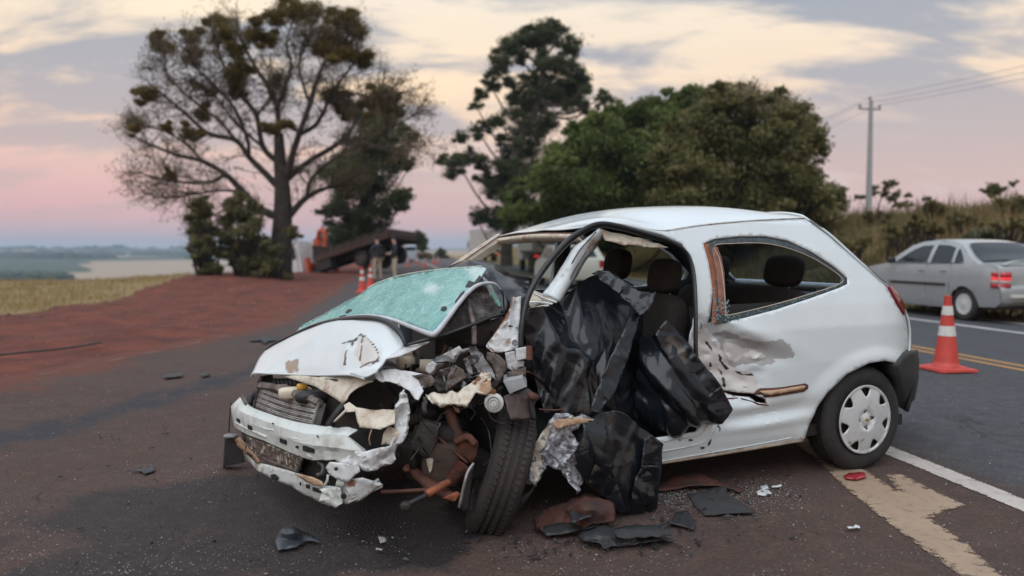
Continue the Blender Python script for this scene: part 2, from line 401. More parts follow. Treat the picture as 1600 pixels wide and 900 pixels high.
for s in srow:
    for t in trow:
        te = t
        if t < 0: te = t * edge_t(s) / -2.0
        if t < -2.1: te = edge_t(s) - .22 - .12 * fbm(s * .8, 4.0)
        q = ST(s, te, 0.0); x, y = q[:2]; vs.append(q)
        nz = .25 * fbm(x * 1.1, y * 1.1, 7)
        at['red'].append(sstep(-1.45 + nz * 1.6, -2.15, t))
        at['dust'].append((1 - sstep(2.75, 3.3, t + nz)) * (1 - .55 * sstep(6, 18, s)))
        near = -2.5 < s < 11 and t < 3
        at['wet'].append(max(0, soft(wetp, x, y, .22) - soft(dryp, x, y, .15)) if near and y < 6 else 0)
        at['oil'].append(soft(oilp, x, y, .12) if near and y < 6 else 0)
        at['skid'].append(soft(skidp, x, y, .05) if near else 0)
        at['track'].append(max(0, 1 - abs(t - 4.0) / .45, 1 - abs(t - 5.5) / .45, 1 - abs(t - 7.2) / .4, 1 - abs(t - 8.5) / .4))
n = len(trow)
road.add(vs, [(i * n + k, i * n + k + 1, (i + 1) * n + k + 1, (i + 1) * n + k) for i in range(len(srow) - 1) for k in range(n - 1)])
def road_material():
    m = bpy.data.materials.new('asphalt'); m.use_nodes = True; t = m.node_tree; T = NT(t); bs = t.nodes['Principled BSDF']
    pos = T.n('ShaderNodeNewGeometry').outputs['Position']; A = lambda k: T.n('ShaderNodeAttribute', attribute_name=k).outputs['Fac']
    big = T.noise(pos, .9, 6, .6); fine = T.noise(pos, 160, 3, .7); mid = T.noise(pos, 9, 6, .65)
    vor = T.n('ShaderNodeTexVoronoi', {'Vector': pos, 'Scale': 95.0}); 
    c = T.mix(T.ramp(mid, [(.3, 0), (.7, 1)]), (.056, .058, .066), (.084, .086, .094))
    c = T.mix(T.math('MULTIPLY', A('track'), .25), c, (.05, .05, .056))
    dust = T.mix(T.ramp(big, [(.3, 0), (.7, 1)]), (.070, .039, .030), (.100, .061, .048))
    c = T.mix(T.math('MULTIPLY', A('dust'), T.ramp(T.noise(pos, 2.3, 7, .6), [(.25, .78), (.7, 1.0)])), c, dust)
    c = T.mix(T.math('MULTIPLY', T.ramp(mid, [(.5, 0), (.68, 1)]), .5), c, T.mix(A('dust'), (.10, .10, .105), (.145, .085, .062)))
    c = T.mix(T.math('MULTIPLY', A('skid'), T.ramp(T.noise(pos, 5, 6, .7), [(.36, .1), (.5, .95)])), c, (.034, .037, .046))
    red = T.math('MULTIPLY_ADD', T.math('SUBTRACT', T.noise(pos, 4.0, 7, .65), .5), 1.5, A('red')); c = T.mix(T.ramp(red, [(.25, 0), (.75, 1)]), c, (.150, .046, .028))
    nw = T.noise(pos, 3.4, 8, .68)
    wet = T.ramp(T.math('MULTIPLY_ADD', T.math('SUBTRACT', nw, .5), 2.4, A('wet')), [(.35, 0), (.85, 1)])
    wet = T.math('MULTIPLY', wet, T.ramp(A('wet'), [(0, 0), (.12, 1)]))
    c = T.mix(T.math('MULTIPLY', wet, .86), c, T.mix(T.ramp(mid, [(.35, 0), (.65, 1)]), (.010, .010, .012), (.030, .024, .023)))
    oil = T.ramp(T.math('MULTIPLY_ADD', T.math('SUBTRACT', nw, .5), 2.2, A('oil')), [(.4, 0), (.7, 1)])
    oil = T.math('MULTIPLY', oil, T.ramp(A('oil'), [(0, 0), (.12, 1)]))
    c = T.mix(T.math('MULTIPLY', oil, .96), c, (.010, .009, .010))
    grit = T.noise(pos, 52, 4, .7); c = T.mix(T.ramp(grit, [(.34, .55), (.5, 0)]), c, (.020, .017, .016)); c = T.mix(T.ramp(grit, [(.54, 0), (.72, .5)]), c, T.mix(A('dust'), (.15, .15, .155), (.165, .115, .09)))
    agg = T.ramp(vor.outputs['Distance'], [(.0, 1), (.45, 0)])
    c = T.mix(T.math('MULTIPLY', T.ramp(fine, [(.5, 0), (.72, .6)]), agg), c, (.15, .135, .125))
    crk = T.n('ShaderNodeTexVoronoi', {'Vector': T.n('ShaderNodeMix', {0: .3, 4: pos, 5: T.n('ShaderNodeTexNoise', {'Vector': pos, 'Scale': 2.5, 'Detail': 5.0}).outputs[1]}, data_type='VECTOR').outputs[1], 'Scale': .9}, feature='DISTANCE_TO_EDGE').outputs['Distance']
    c = T.mix(T.math('MULTIPLY', T.ramp(crk, [(.0, .7), (.008, 0)]), T.ramp(big, [(.45, 0), (.6, 1)])), c, (.012, .010, .010))
    c = T.mix(T.ramp(fine, [(.25, .55), (.45, 0)]), c, (.018, .016, .016))
    t.links.new(c, bs.inputs['Base Color'])
    ro = T.math('SUBTRACT', .88, T.math('ADD', T.math('MULTIPLY', wet, .22), T.math('MULTIPLY', oil, .35))); t.links.new(ro, bs.inputs['Roughness'])
    bs.inputs['Specular IOR Level'].default_value = .35
    hgt = T.math('ADD', fine, T.math('MULTIPLY', vor.outputs['Distance'], -.7))
    b = T.n('ShaderNodeBump', {'Strength': .8, 'Distance': .009, 'Height': T.math('ADD', hgt, T.math('MULTIPLY', mid, 1.2))}); t.links.new(b.outputs[0], bs.inputs['Normal'])
    return m
tag(road.build('road', road_material(), smooth=180, attrs=at), kind='structure')

# ------------------------------------------------------------------ painted markings, each a thin worn sheet
def paint_mat(name, c, wear, scale=14, c2=None):
    m = bpy.data.materials.new(name); m.use_nodes = True; t = m.node_tree; T = NT(t); bs = t.nodes['Principled BSDF']
    pos = T.n('ShaderNodeNewGeometry').outputs['Position']
    a = T.noise(pos, scale, 8, .7); f = T.noise(pos, 120, 3, .7); big = T.noise(pos, 2.0, 5, .6)
    col = T.mix(T.ramp(big, [(.3, 0), (.7, 1)]), c, c2 or tuple(q * .72 for q in c)); col = T.mix(T.ramp(a, [(.5, 0), (.75, .6)]), col, (.10, .07, .06))
    t.links.new(col, bs.inputs['Base Color']); bs.inputs['Roughness'].default_value = .8
    edge = T.n('ShaderNodeAttribute', attribute_name='edge').outputs['Fac']
    k = T.math('ADD', T.math('MULTIPLY', a, .6), T.math('ADD', T.math('MULTIPLY', f, .5), T.math('MULTIPLY', edge, .16)))
    al = T.ramp(k, [(wear, 1), (wear + .05, 0)]); t.links.new(al, bs.inputs['Alpha'])
    return m
def strip(name, s0, s1, t0, t1, m, z=.004, n=60, label=None):
    b = MB(); ss = np.concatenate([np.linspace(s0, min(s1, 20), n), np.geomspace(20.5, s1, 25)]) if s1 > 22 else np.linspace(s0, s1, n)
    ts = [t0, t0 + (t1 - t0) * .15, t0 + (t1 - t0) * .85, t1]
    vs = []; ed = []
    for s in ss:
        for j, t in enumerate(ts): vs.append(ST(s, t + .006 * fbm(s * 5, t, 3), z)); ed.append(1.0 if j in (0, 3) else 0.0)
    b.add(vs, [(i * 4 + j, i * 4 + j + 1, i * 4 + j + 5, i * 4 + j + 4) for i in range(len(ss) - 1) for j in range(3)])
    return tag(b.build(name, m, smooth=0, attrs={'edge': ed}), kind='structure')
M_white = paint_mat('road_paint_white', (.52, .48, .44), .68, c2=(.40, .34, .30)); M_yellow = paint_mat('road_paint_yellow', (.42, .22, .060), .72, c2=(.30, .16, .06)); M_tan = paint_mat('road_paint_tan', (.37, .27, .185), .66, 20, (.29, .205, .14))
M_wwhite = paint_mat('road_paint_white_clean', (.62, .62, .62), .76); M_oldline = paint_mat('road_paint_dusty', (.20, .11, .08), .50, 2.2, (.15, .075, .055))
strip('edge_line_marking', -4, 300, 2.85, 3.0, M_white)
strip('yellow_line_marking', -6, 300, 6.20, 6.30, M_yellow); strip('yellow_line_marking', -6, 300, 6.42, 6.52, M_yellow)
strip('far_line_marking', -6, 300, 9.02, 9.14, M_wwhite); strip('far_edge_line_marking', -6, 300, 10.18, 10.29, M_wwhite)
b = MB(); ss = np.concatenate([np.linspace(3, 20, 70), np.geomspace(20.5, 60, 20)]); vs = []; ed = []
for s in ss:
    for j, d in enumerate((.02, .045, .125, .15)): vs.append(ST(s, edge_t(s) + d + .012 * fbm(s * 3, d, 3), .004)); ed.append(1.0 if j in (0, 3) else 0.0)
b.add(vs, [(i * 4 + j, i * 4 + j + 1, i * 4 + j + 5, i * 4 + j + 4) for i in range(len(ss) - 1) for j in range(3)]); tag(b.build('dusty_edge_line_marking', M_oldline, smooth=0, attrs={'edge': ed}), kind='structure')
ar = MB()
arrow = [(1228, 684), (1262, 684), (1330, 722), (1378, 752), (1402, 768), (1384, 742), (1410, 742), (1460, 768), (1512, 792), (1478, 798), (1455, 812), (1510, 850), (1555, 892), (1640, 960), (1560, 960), (1490, 894), (1440, 858), (1400, 828), (1330, 772), (1280, 724)]
arrow_g = [G(*q)[:2] for q in arrow]
ar.patch(arrow_g, lambda x, y: (x, y, .0045), .05)
tag(ar.build('arrow_marking', M_tan, smooth=0, attrs={'edge': [max(0, 1 - pdist(arrow_g, *p) / .03) for p in ar.px]}), kind='structure')
M_bump = mat('road_stud_white', (.6, .6, .58), .6)

# ------------------------------------------------------------------ dry grass in the field, brush on the bank, pebbles
def blades(name, spots, hmin, hmax, w, m, lean=.5):
    n = len(spots); V = np.zeros((n * 3, 3)); tint = np.zeros(n * 3); R = np.random.RandomState(len(name))
    for i, (x, y, z, k) in enumerate(spots):
        h = R.uniform(hmin, hmax) * k; a = R.uniform(0, 6.28); l = R.normal(0, lean) * h; la = R.uniform(0, 6.28)
        V[3 * i] = (x + w * math.cos(a), y + w * math.sin(a), z - .02); V[3 * i + 1] = (x - w * math.cos(a), y - w * math.sin(a), z - .02)
        V[3 * i + 2] = (x + l * math.cos(la), y + l * math.sin(la), z + h); tint[3 * i:3 * i + 3] = np.clip(.5 + .45 * fbm(x * .25, y * .25, 9) + R.normal(0, .18), 0, 1)
    b = MB(); b.v = V; b.f = np.arange(3 * n).reshape(n, 3); b.mi = []
    return b.build(name, m, smooth=0, attrs={'tint': tint})
R = np.random.RandomState(11)
sp = []
while len(sp) < 36000:
    y = 10 + 34 * R.rand() ** 1.1; x = -y * R.uniform(.25, 1.25); s, t = st(x, y)
    edge = -7.2 - 1.6 * sstep(18, 36, y) + .5 * fbm(x * .4, y * .4, 2)
    if t < edge - .1 + R.normal(0, .25): sp.append((x, y, H(x, y), 1.0))
tag(blades('grass', sp, .06, .20, .012, leafmat('dry_grass', (.22, .165, .065), (.36, .265, .12), (.19, .17, .06))), 'dry yellow grass of the field beyond the red earth', 'grass', kind='stuff')
sp = []
while len(sp) < 66000:
    t = R.uniform(10.6, 25); s = R.uniform(2, 75); q = ST(s, t)
    if q[0] / q[1] < .05 or q[0] / q[1] > 1.9: continue
    k = .35 + .65 * sstep(11.5, 15, t); k *= .35 + 1.1 * max(0, .45 + fbm(q[0] * .45, q[1] * .45, 4)); sp.append((q[0], q[1], H(q[0], q[1]), k))
tag(blades('brush', sp, .25, .8, .03, leafmat('dry_brush', (.26, .18, .085), (.175, .14, .058), (.10, .11, .038)), .45), 'brown and olive brush covering the roadside bank', 'brush', kind='stuff')
M_pebble = mat('pebble_pale', (.26, .16, .12), .9, (.13, .055, .038), 2)
pb = MB()
for i in range(700):
    s, t = R.uniform(1, 26), R.uniform(-7.5, -1.9); q = ST(s, t)
    if t > edge_t(s): continue
    if abs(q[0] / max(q[1], .1)) > .75: continue
    r = R.uniform(.006, .022) * (.6 + .05 * q[1]); z = H(*q[:2]); A = Matrix.Rotation(R.uniform(0, 6), 3, 'Z') @ Matrix.Rotation(R.uniform(-.5, .5), 3, 'X')
    pb.box((q[0], q[1], z + r * .15), (r * 2, r * 1.4, r), A, .6)
tag(pb.build('gravel', M_pebble, smooth=0), 'loose pale stones strewn over the red earth shoulder', 'gravel', kind='stuff')
# ------------------------------------------------------------------ trees
def leaves(cl, m_name, size, seed, tint_fn=None, squash=.85, aspect=.5, shell=.55):
    """cl: list of (centre, radius, count). Small leaf-shaped faces spread through each clump's volume."""
    R = np.random.RandomState(seed); Cs = []; Ns = []; rel = []
    for (c, r, n) in cl:
        m = max(3, int(5 + n / 140)); sc = R.normal(size=(m, 3)); sc *= (R.rand(m) ** .45 * (.55 + .45 * shell) / np.linalg.norm(sc, axis=1))[:, None]; sr = R.uniform(.16, .34, m)
        k = R.randint(0, m, n); d = sc[k] + R.normal(size=(n, 3)) * sr[k][:, None] * np.array([1.1, 1.1, .75])
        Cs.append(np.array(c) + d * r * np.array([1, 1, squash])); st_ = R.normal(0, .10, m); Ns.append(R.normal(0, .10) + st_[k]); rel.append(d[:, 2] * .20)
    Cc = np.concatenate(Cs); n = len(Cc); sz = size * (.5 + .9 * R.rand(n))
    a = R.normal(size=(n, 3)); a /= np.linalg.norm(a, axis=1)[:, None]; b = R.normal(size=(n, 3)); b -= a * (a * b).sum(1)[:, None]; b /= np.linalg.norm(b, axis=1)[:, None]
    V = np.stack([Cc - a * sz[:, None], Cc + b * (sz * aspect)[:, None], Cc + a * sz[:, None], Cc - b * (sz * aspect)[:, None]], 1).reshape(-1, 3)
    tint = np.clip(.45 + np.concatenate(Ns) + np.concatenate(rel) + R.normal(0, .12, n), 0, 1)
    if tint_fn is not None: tint = np.clip(tint + np.array([tint_fn(*q) for q in Cc]), 0, 1)
    return V, np.repeat(tint, 4)
def crown(name, cl, m, size, seed, parent, **kw):
    V, t = leaves(cl, name, size, seed, **kw); b = MB(); b.v = V; n = len(V) // 4; b.f = np.arange(4 * n).reshape(n, 4); b.mi = []
    return b.build(name, m, parent, 0, 0, {'tint': t})
def limb(b, pts, r0, r1, n=7, sub=4):
    L = cr(pts, sub); b.tube(L, list(np.linspace(r0, r1, len(L))), n, True)
def twigs(b, pts, r, rnd, n, ln, n2=3):
    L = cr(pts, 4)
    for k in range(n):
        i = rnd.randint(1, len(L) - 1); p = L[i]; t = L[i] - L[i - 1]; t /= max(np.linalg.norm(t), 1e-6)
        d = t * .8 + np.array([rnd.gauss(0, .7), rnd.gauss(0, .7), rnd.gauss(.15, .6)]); d /= np.linalg.norm(d); q = p + d * ln * rnd.uniform(.4, 1.2); m = (p + q) / 2 + np.array([rnd.gauss(0, .06), rnd.gauss(0, .06), rnd.gauss(.05, .06)]) * ln
        b.tube(cr([p, m, q], 3), list(np.linspace(r, r * .35, 7)), 4, False); tw_tips.append(q)
        for j in range(n2):
            s = m + (q - m) * rnd.random(); e = s + (d + np.array([rnd.gauss(0, .8), rnd.gauss(0, .8), rnd.gauss(0, .8)])) * ln * rnd.uniform(.15, .4); b.tube([s, (s + e) / 2 + np.array([0, 0, .04 * ln]), e], [r * .5, r * .4, r * .25], 3, False); tw_tips.append(e)
M_bark = mat('dark_bark', (.026, .020, .016), .9, (.052, .041, .033), 3.5, bump=.6, bscale=14, bdist=.05); M_barkp = mat('pale_bark', (.10, .08, .065), .9, (.05, .04, .034), 3, bump=.4, bscale=12, bdist=.04); M_twig = mat('dry_twig', (.085, .062, .048), .9, (.05, .036, .028), 4)
L_mist = leafmat('olive_mistletoe', (.070, .052, .014), (.15, .108, .028), (.23, .165, .052)); L_dry = leafmat('dull_leaves', (.085, .066, .034), (.14, .11, .06), (.19, .15, .09))
L_euc = leafmat('eucalyptus_leaves', (.026, .034, .013), (.072, .086, .032), (.145, .145, .06)); L_grn = leafmat('dense_green_leaves', (.036, .054, .014), (.11, .145, .036), (.195, .225, .066)); L_vine = leafmat('vine_leaves', (.052, .055, .017), (.15, .145, .048), (.28, .235, .115)); L_bush = leafmat('bush_leaves', (.060, .058, .022), (.14, .135, .055), (.23, .195, .095))

# -- big half-bare tree with mistletoe clumps
cT = crop(170, 0, 1.914); TD = 33.0
rt_ = random.Random(21); tw_tips = []
def tp_(pts, D=TD, spread=0.0):
    dd = rt_.gauss(0, spread); return [P(u, v, D + dd * i / max(1, len(pts) - 1)) for i, (u, v) in enumerate(cT(*pts))]
base = P(*cT((512, 852))[0], TD)
big = thing('mistletoe_tree', 'tall half-bare tree with dark mistletoe clumps on a thick trunk above the red earth', 'tree', (base[0], base[1], H(base[0], base[1])), 'trees along the road')
tk_ = MB(); limb(tk_, [(base[0], base[1], base[2] - .3)] + tp_([(512, 850), (516, 740), (520, 650), (519, 560), (512, 480), (509, 400)]), .62, .20, 12, 5)
for a in (0, 1.3, 2.4, 3.6, 4.9): limb(tk_, [base + np.array([math.cos(a) * .85, math.sin(a) * .85, -.25]), base + np.array([math.cos(a) * .45, math.sin(a) * .45, .25]), base + np.array([math.cos(a) * .2, math.sin(a) * .2, 1.6])], .16, .2, 6, 3)
tk_.build('trunk', M_bark, big, 60)
limbs = [([(520, 655), (450, 622), (400, 572), (350, 522), (280, 482), (200, 462), (120, 430), (50, 398)], .24, .04), ([(350, 522), (300, 545), (220, 545), (150, 532), (80, 515)], .11, .03), ([(517, 570), (470, 520), (420, 470), (380, 420), (300, 400), (230, 340), (170, 290), (120, 250)], .20, .04),
         ([(420, 470), (415, 420), (380, 330), (320, 260), (260, 200), (235, 150)], .11, .03), ([(512, 490), (462, 440), (442, 345), (402, 292), (362, 232), (330, 160), (310, 100)], .17, .04), ([(509, 405), (503, 320), (472, 252), (440, 202), (402, 132), (380, 70)], .16, .04), ([(503, 325), (530, 252), (546, 190), (532, 130), (552, 55)], .13, .03),
         ([(522, 565), (545, 480), (570, 400), (602, 312), (622, 242), (655, 170), (712, 115)], .22, .05), ([(570, 402), (620, 372), (652, 312), (692, 242), (742, 180)], .14, .04), ([(535, 535), (600, 482), (682, 432), (722, 392), (762, 312), (822, 252)], .18, .04), ([(540, 645), (590, 592), (652, 562), (720, 550)], .2, .06), ([(590, 592), (610, 530), (680, 470), (760, 430), (850, 380), (920, 340)], .12, .03),
         ([(602, 312), (580, 250), (570, 180), (600, 110)], .09, .03), ([(442, 345), (480, 300), (490, 260)], .07, .03), ([(280, 482), (230, 430), (160, 390), (90, 370)], .08, .03), ([(400, 572), (330, 570), (260, 580), (180, 590), (110, 580)], .08, .025), ([(460, 440), (380, 370), (330, 300), (290, 270)], .08, .03), ([(652, 312), (720, 280), (800, 290), (860, 280)], .08, .03), ([(682, 432), (740, 430), (820, 440), (930, 440)], .07, .02), ([(380, 420), (330, 360), (250, 300), (180, 230), (165, 160)], .09, .03), ([(450, 622), (380, 620), (320, 640), (280, 660)], .07, .03)]
br = MB(); tw = MB(); ends = []
for (pts, r0, r1) in limbs:
    p3 = tp_(pts, spread=1.6); limb(br, p3, r0 * .82, r1 * .8, 7); twigs(tw, p3, .024, rt_, 22, 1.15, 4); twigs(tw, p3[len(p3) // 2:], .018, rt_, 18, .9, 5)
br.build('branches', M_bark, big, 60); o = tw.build('twigs', M_twig, big, 0); o['kind'] = 'stuff'
mis = [(165, 140, 42), (248, 112, 30), (256, 158, 30), (335, 60, 40), (352, 100, 42), (372, 232, 52), (390, 200, 36), (440, 105, 42), (500, 50, 38), (560, 32, 52), (610, 30, 36), (660, 120, 62), (715, 150, 58), (740, 85, 48), (700, 60, 44), (640, 150, 40), (122, 278, 38), (280, 342, 30), (242, 402, 34), (260, 256, 16), (310, 275, 16), (75, 386, 20), (172, 382, 18), (485, 382, 26), (670, 285, 38), (700, 320, 34), (820, 280, 40), (785, 310, 34), (835, 320, 34), (530, 372, 24), (380, 150, 28), (480, 120, 30), (185, 520, 20)]
mis += [(x + r * 1.05 * math.cos(a), y + r * math.sin(a), r * rt_.uniform(.3, .55)) for (x, y, r) in mis for a in [rt_.uniform(0, 6.28) for _ in range(2)]]
cl = [(P(u, v, TD + rt_.gauss(0, .9)), r / 1.914 * TD / F_PX, int(58 * r ** 1.05)) for (u, v), r in zip(cT(*[(x, y) for x, y, r in mis]), [m[2] for m in mis])]
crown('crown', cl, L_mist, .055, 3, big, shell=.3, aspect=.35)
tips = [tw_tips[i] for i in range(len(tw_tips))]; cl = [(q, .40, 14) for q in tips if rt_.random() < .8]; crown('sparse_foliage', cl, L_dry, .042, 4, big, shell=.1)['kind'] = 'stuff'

def simple_tree(name, label, cf, D, clumps, trunk, r0, lm, leaf, seed, n_k=10, barkm=None, group='trees along the road', dspread=.8, z_base=None, limbs_to=14, shell=.45, twig=0, tint_fn=None, kscale=1.0):
    rnd = random.Random(seed); s = 1 / abs(cf((1, 0))[0][0] - cf((0, 0))[0][0])
    tr3 = [P(u, v, D) for (u, v) in cf(*trunk)]; zb = H(tr3[0][0], tr3[0][1]) if z_base is None else z_base
    t = thing(name, label, 'tree', (tr3[0][0], tr3[0][1], zb), group)
    foot = np.array([tr3[0][0], tr3[0][1], zb - .15]); tb = MB(); limb(tb, [foot] + tr3, r0, r0 * .3, 9)
    cl = []; L = cr([foot] + tr3, 6)
    sat = []
    for (x, y, r) in clumps:
        for j in range(3): a = rnd.uniform(0, 6.28); e = rnd.uniform(.75, 1.25); sat.append((x + r * e * math.cos(a), y + r * .8 * e * math.sin(a), r * rnd.uniform(.32, .55)))
    for k, (x, y, r) in enumerate(list(clumps) + sat):
        (u, v), = cf((x, y)); rw = r / s * D / F_PX; c = P(u, v, D + rnd.gauss(0, dspread) * 1.0); cl.append((c, rw * kscale, int(n_k * .62 * (r / s) ** 1.5)))
        if k < len(clumps) and k % max(1, len(clumps) // limbs_to) == 0:
            below = [q for q in L if q[2] < c[2] - rw * .2] or [L[len(L) // 2]]; st_ = min(below, key=lambda q: np.linalg.norm(q - c) + abs(q[2] - (c[2] - 1.2 * abs(c[0] - q[0])))); mid = (st_ + c) / 2 + np.array([0, 0, -.15 * np.linalg.norm(c - st_)])
            limb(tb, [st_, mid, c], r0 * .28, r0 * .08, 5, 3)
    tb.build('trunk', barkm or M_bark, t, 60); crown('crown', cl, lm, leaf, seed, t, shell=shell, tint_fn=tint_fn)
    return t
simple_tree('eucalyptus_tree', 'dark eucalyptus with layered crown just right of the mistletoe tree', cT, 50.0,
            [(760, 340, 38), (720, 330, 30), (820, 300, 40), (845, 345, 34), (800, 390, 46), (850, 420, 46), (875, 470, 34), (740, 460, 60), (690, 500, 52), (780, 480, 60), (830, 500, 46), (740, 540, 56), (680, 560, 36), (800, 560, 46), (850, 590, 40), (885, 590, 24), (760, 610, 46), (700, 640, 46), (660, 630, 26), (720, 690, 46), (790, 660, 50), (830, 640, 30), (680, 700, 40), (760, 700, 44), (880, 380, 18), (905, 490, 16)],
            [(768, 760), (766, 660), (772, 560), (790, 430), (800, 330)], .35, L_euc, .085, 31, 26, dspread=1.2, kscale=1.25)
# undergrowth at the foot of the big tree
def bush(name, label, cf, D, clumps, lm, leaf, seed, n_k=8, group='bushes by the road', stem=True, zb=None, **kw):
    rnd = random.Random(seed); s = 1 / abs(cf((1, 0))[0][0] - cf((0, 0))[0][0]); cl = []
    cx = sum(c[0] for c in clumps) / len(clumps); q = P(*cf((cx, max(c[1] + c[2] for c in clumps)))[0], D); z = H(q[0], q[1]) if zb is None else zb
    t = thing(name, label, 'bush', (q[0], q[1], z), group); sb = MB()
    clumps = list(clumps) + [(x + r * math.cos(a) * 1.05, y + r * math.sin(a) * .9, r * rnd.uniform(.35, .6)) for (x, y, r) in clumps for a in (rnd.uniform(0, 6.28), rnd.uniform(0, 6.28), rnd.uniform(0, 6.28))]
    for (x, y, r) in clumps:
        (u, v), = cf((x, y)); c = P(u, v, D + rnd.gauss(0, .5)); cl.append((c, r / s * D / F_PX, int(n_k * (r / s) ** 1.5)))
        f = np.array([q[0] + (c[0] - q[0]) * .35, q[1], z - .1]); limb(sb, [f, (f + c) / 2 + np.array([rnd.gauss(0, .1), 0, 0]), c], .045, .015, 5, 3)
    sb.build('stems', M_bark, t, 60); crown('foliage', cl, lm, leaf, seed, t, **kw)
    return t
bush('young_tree', 'slender young tree at the far end of the undergrowth, against the valley', cT, 31.0, [(265, 600, 24), (290, 615, 26), (275, 640, 34), (300, 690, 40), (255, 690, 26), (305, 740, 34), (285, 780, 30), (270, 730, 30), (310, 800, 24)], L_bush, .06, 41, 14, shell=.2)
bush('young_tree', 'leafy young tree between the slender one and the thick trunk', cT, 31.5, [(395, 590, 22), (370, 600, 26), (430, 615, 22), (350, 660, 30), (385, 630, 34), (405, 690, 40), (440, 660, 30), (420, 740, 40), (380, 740, 34), (455, 720, 34), (400, 800, 30), (350, 720, 28)], L_bush, .06, 42, 14, shell=.2)
bush('shrub', 'low dark shrub hugging the foot of the thick trunk', cT, 31.0, [(430, 810, 34), (460, 780, 36), (470, 830, 32), (440, 845, 26), (500, 820, 34), (520, 845, 24), (480, 750, 28), (415, 840, 20), (550, 700, 22)], L_bush, .06, 43, 18, shell=.2)

# -- tall eucalyptus, dark green tree and vine-covered tree behind the car
cU = crop(670, 20, 2.4615)
simple_tree('eucalyptus_tree', 'tallest eucalyptus with open ragged crown behind the car roof', cU, 62.0,
            [(450, 65, 42), (400, 85, 40), (345, 105, 42), (300, 135, 38), (500, 95, 42), (550, 130, 34), (420, 120, 40), (285, 180, 34), (345, 160, 36), (260, 230, 34), (235, 275, 28), (200, 320, 26), (180, 355, 22), (440, 175, 34), (510, 190, 48), (470, 215, 34), (560, 225, 34), (590, 260, 28), (310, 265, 24), (390, 250, 30), (560, 280, 40), (440, 285, 50), (370, 310, 44), (500, 310, 62), (560, 345, 50), (430, 350, 58), (600, 300, 22), (605, 370, 22), (670, 325, 26), (690, 335, 16), (650, 360, 10), (340, 370, 48), (270, 410, 26), (230, 430, 24), (190, 455, 30), (120, 475, 26), (160, 520, 10), (160, 565, 40), (110, 575, 36), (60, 575, 28), (210, 575, 30), (80, 615, 24), (220, 640, 32), (240, 640, 20), (285, 490, 26), (350, 460, 44), (420, 440, 54), (310, 540, 44), (380, 530, 56), (290, 600, 40), (340, 620, 52), (270, 690, 44), (330, 700, 56), (250, 790, 46), (310, 790, 56), (195, 775, 30), (185, 800, 18), (380, 780, 50), (380, 640, 50)],
            [(300, 880), (310, 700), (350, 500), (420, 350), (440, 200), (450, 90)], .55, L_euc, .10, 51, 30, barkm=M_barkp, dspread=1.3, limbs_to=26, kscale=1.3)
simple_tree('leafy_tree', 'broad dark green tree between the tall eucalyptus and the vine tree', cU, 38.0,
            [(830, 365, 52), (780, 395, 40), (900, 370, 60), (960, 355, 60), (1020, 335, 50), (1060, 325, 40), (1090, 345, 50), (720, 410, 56), (650, 425, 50), (600, 470, 60), (690, 480, 80), (780, 460, 80), (880, 450, 90), (980, 440, 90), (540, 530, 60), (470, 580, 60), (590, 560, 90), (700, 580, 100), (820, 560, 110), (930, 540, 100), (420, 650, 56), (370, 720, 56), (500, 660, 90), (620, 680, 100), (750, 690, 110), (870, 660, 110), (330, 790, 50), (420, 780, 80), (540, 790, 90), (660, 800, 100), (780, 800, 100), (900, 780, 100), (1000, 760, 90), (990, 620, 100)],
            [(720, 900), (720, 760), (740, 620), (780, 480)], .4, L_grn, .095, 52, 20, dspread=1.3, shell=.9)
vine = simple_tree('vine_covered_tree', 'rounded olive tree smothered in vines with bare twigs on top', cU, 34.0,
            [(1130, 330, 50), (1200, 320, 56), (1270, 330, 60), (1340, 360, 60), (1400, 390, 56), (1450, 420, 46), (1480, 470, 40), (1495, 520, 34), (1080, 390, 70), (1000, 440, 60), (950, 480, 60), (910, 540, 56), (1170, 420, 100), (1290, 430, 100), (1390, 480, 90), (1450, 550, 60), (1060, 500, 100), (1180, 550, 110), (1300, 560, 110), (1410, 600, 80), (960, 600, 80), (1060, 640, 110), (1180, 680, 110), (1300, 690, 110), (1400, 700, 90), (1460, 650, 60), (1490, 700, 50), (1540, 690, 36), (1560, 740, 40), (1520, 780, 60), (1440, 780, 80), (940, 720, 80), (900, 640, 60), (1020, 760, 90), (1140, 790, 100), (1270, 790, 100)],
            [(1200, 900), (1200, 760), (1190, 620), (1220, 480)], .4, L_vine, .085, 53, 20, dspread=1.2, shell=.9, tint_fn=lambda x, y, z: .10 * fbm(x * .6, z * .6, 3))
vt = MB(); rv = random.Random(8)
for k in range(420):
    u, v = cU((rv.uniform(1080, 1470), 0))[0][0], 0; xx = (u - 670) * 2.4615; top = np.interp(xx, [1080, 1150, 1300, 1400, 1470], [310, 290, 300, 340, 400]); a = P(u, 20 + (top + rv.uniform(10, 90)) / 2.4615, 34 + rv.gauss(0, 1)); e = a + np.array([rv.gauss(0, .35), rv.gauss(0, .3), rv.uniform(.2, .8)]); vt.tube([a, (a + e) / 2 + np.array([rv.gauss(0, .06), 0, 0]), e], [.014, .010, .005], 3, False)
vt.build('twigs', mat('grey_pink_twig', (.20, .15, .125), .9), vine, 0)['kind'] = 'stuff'
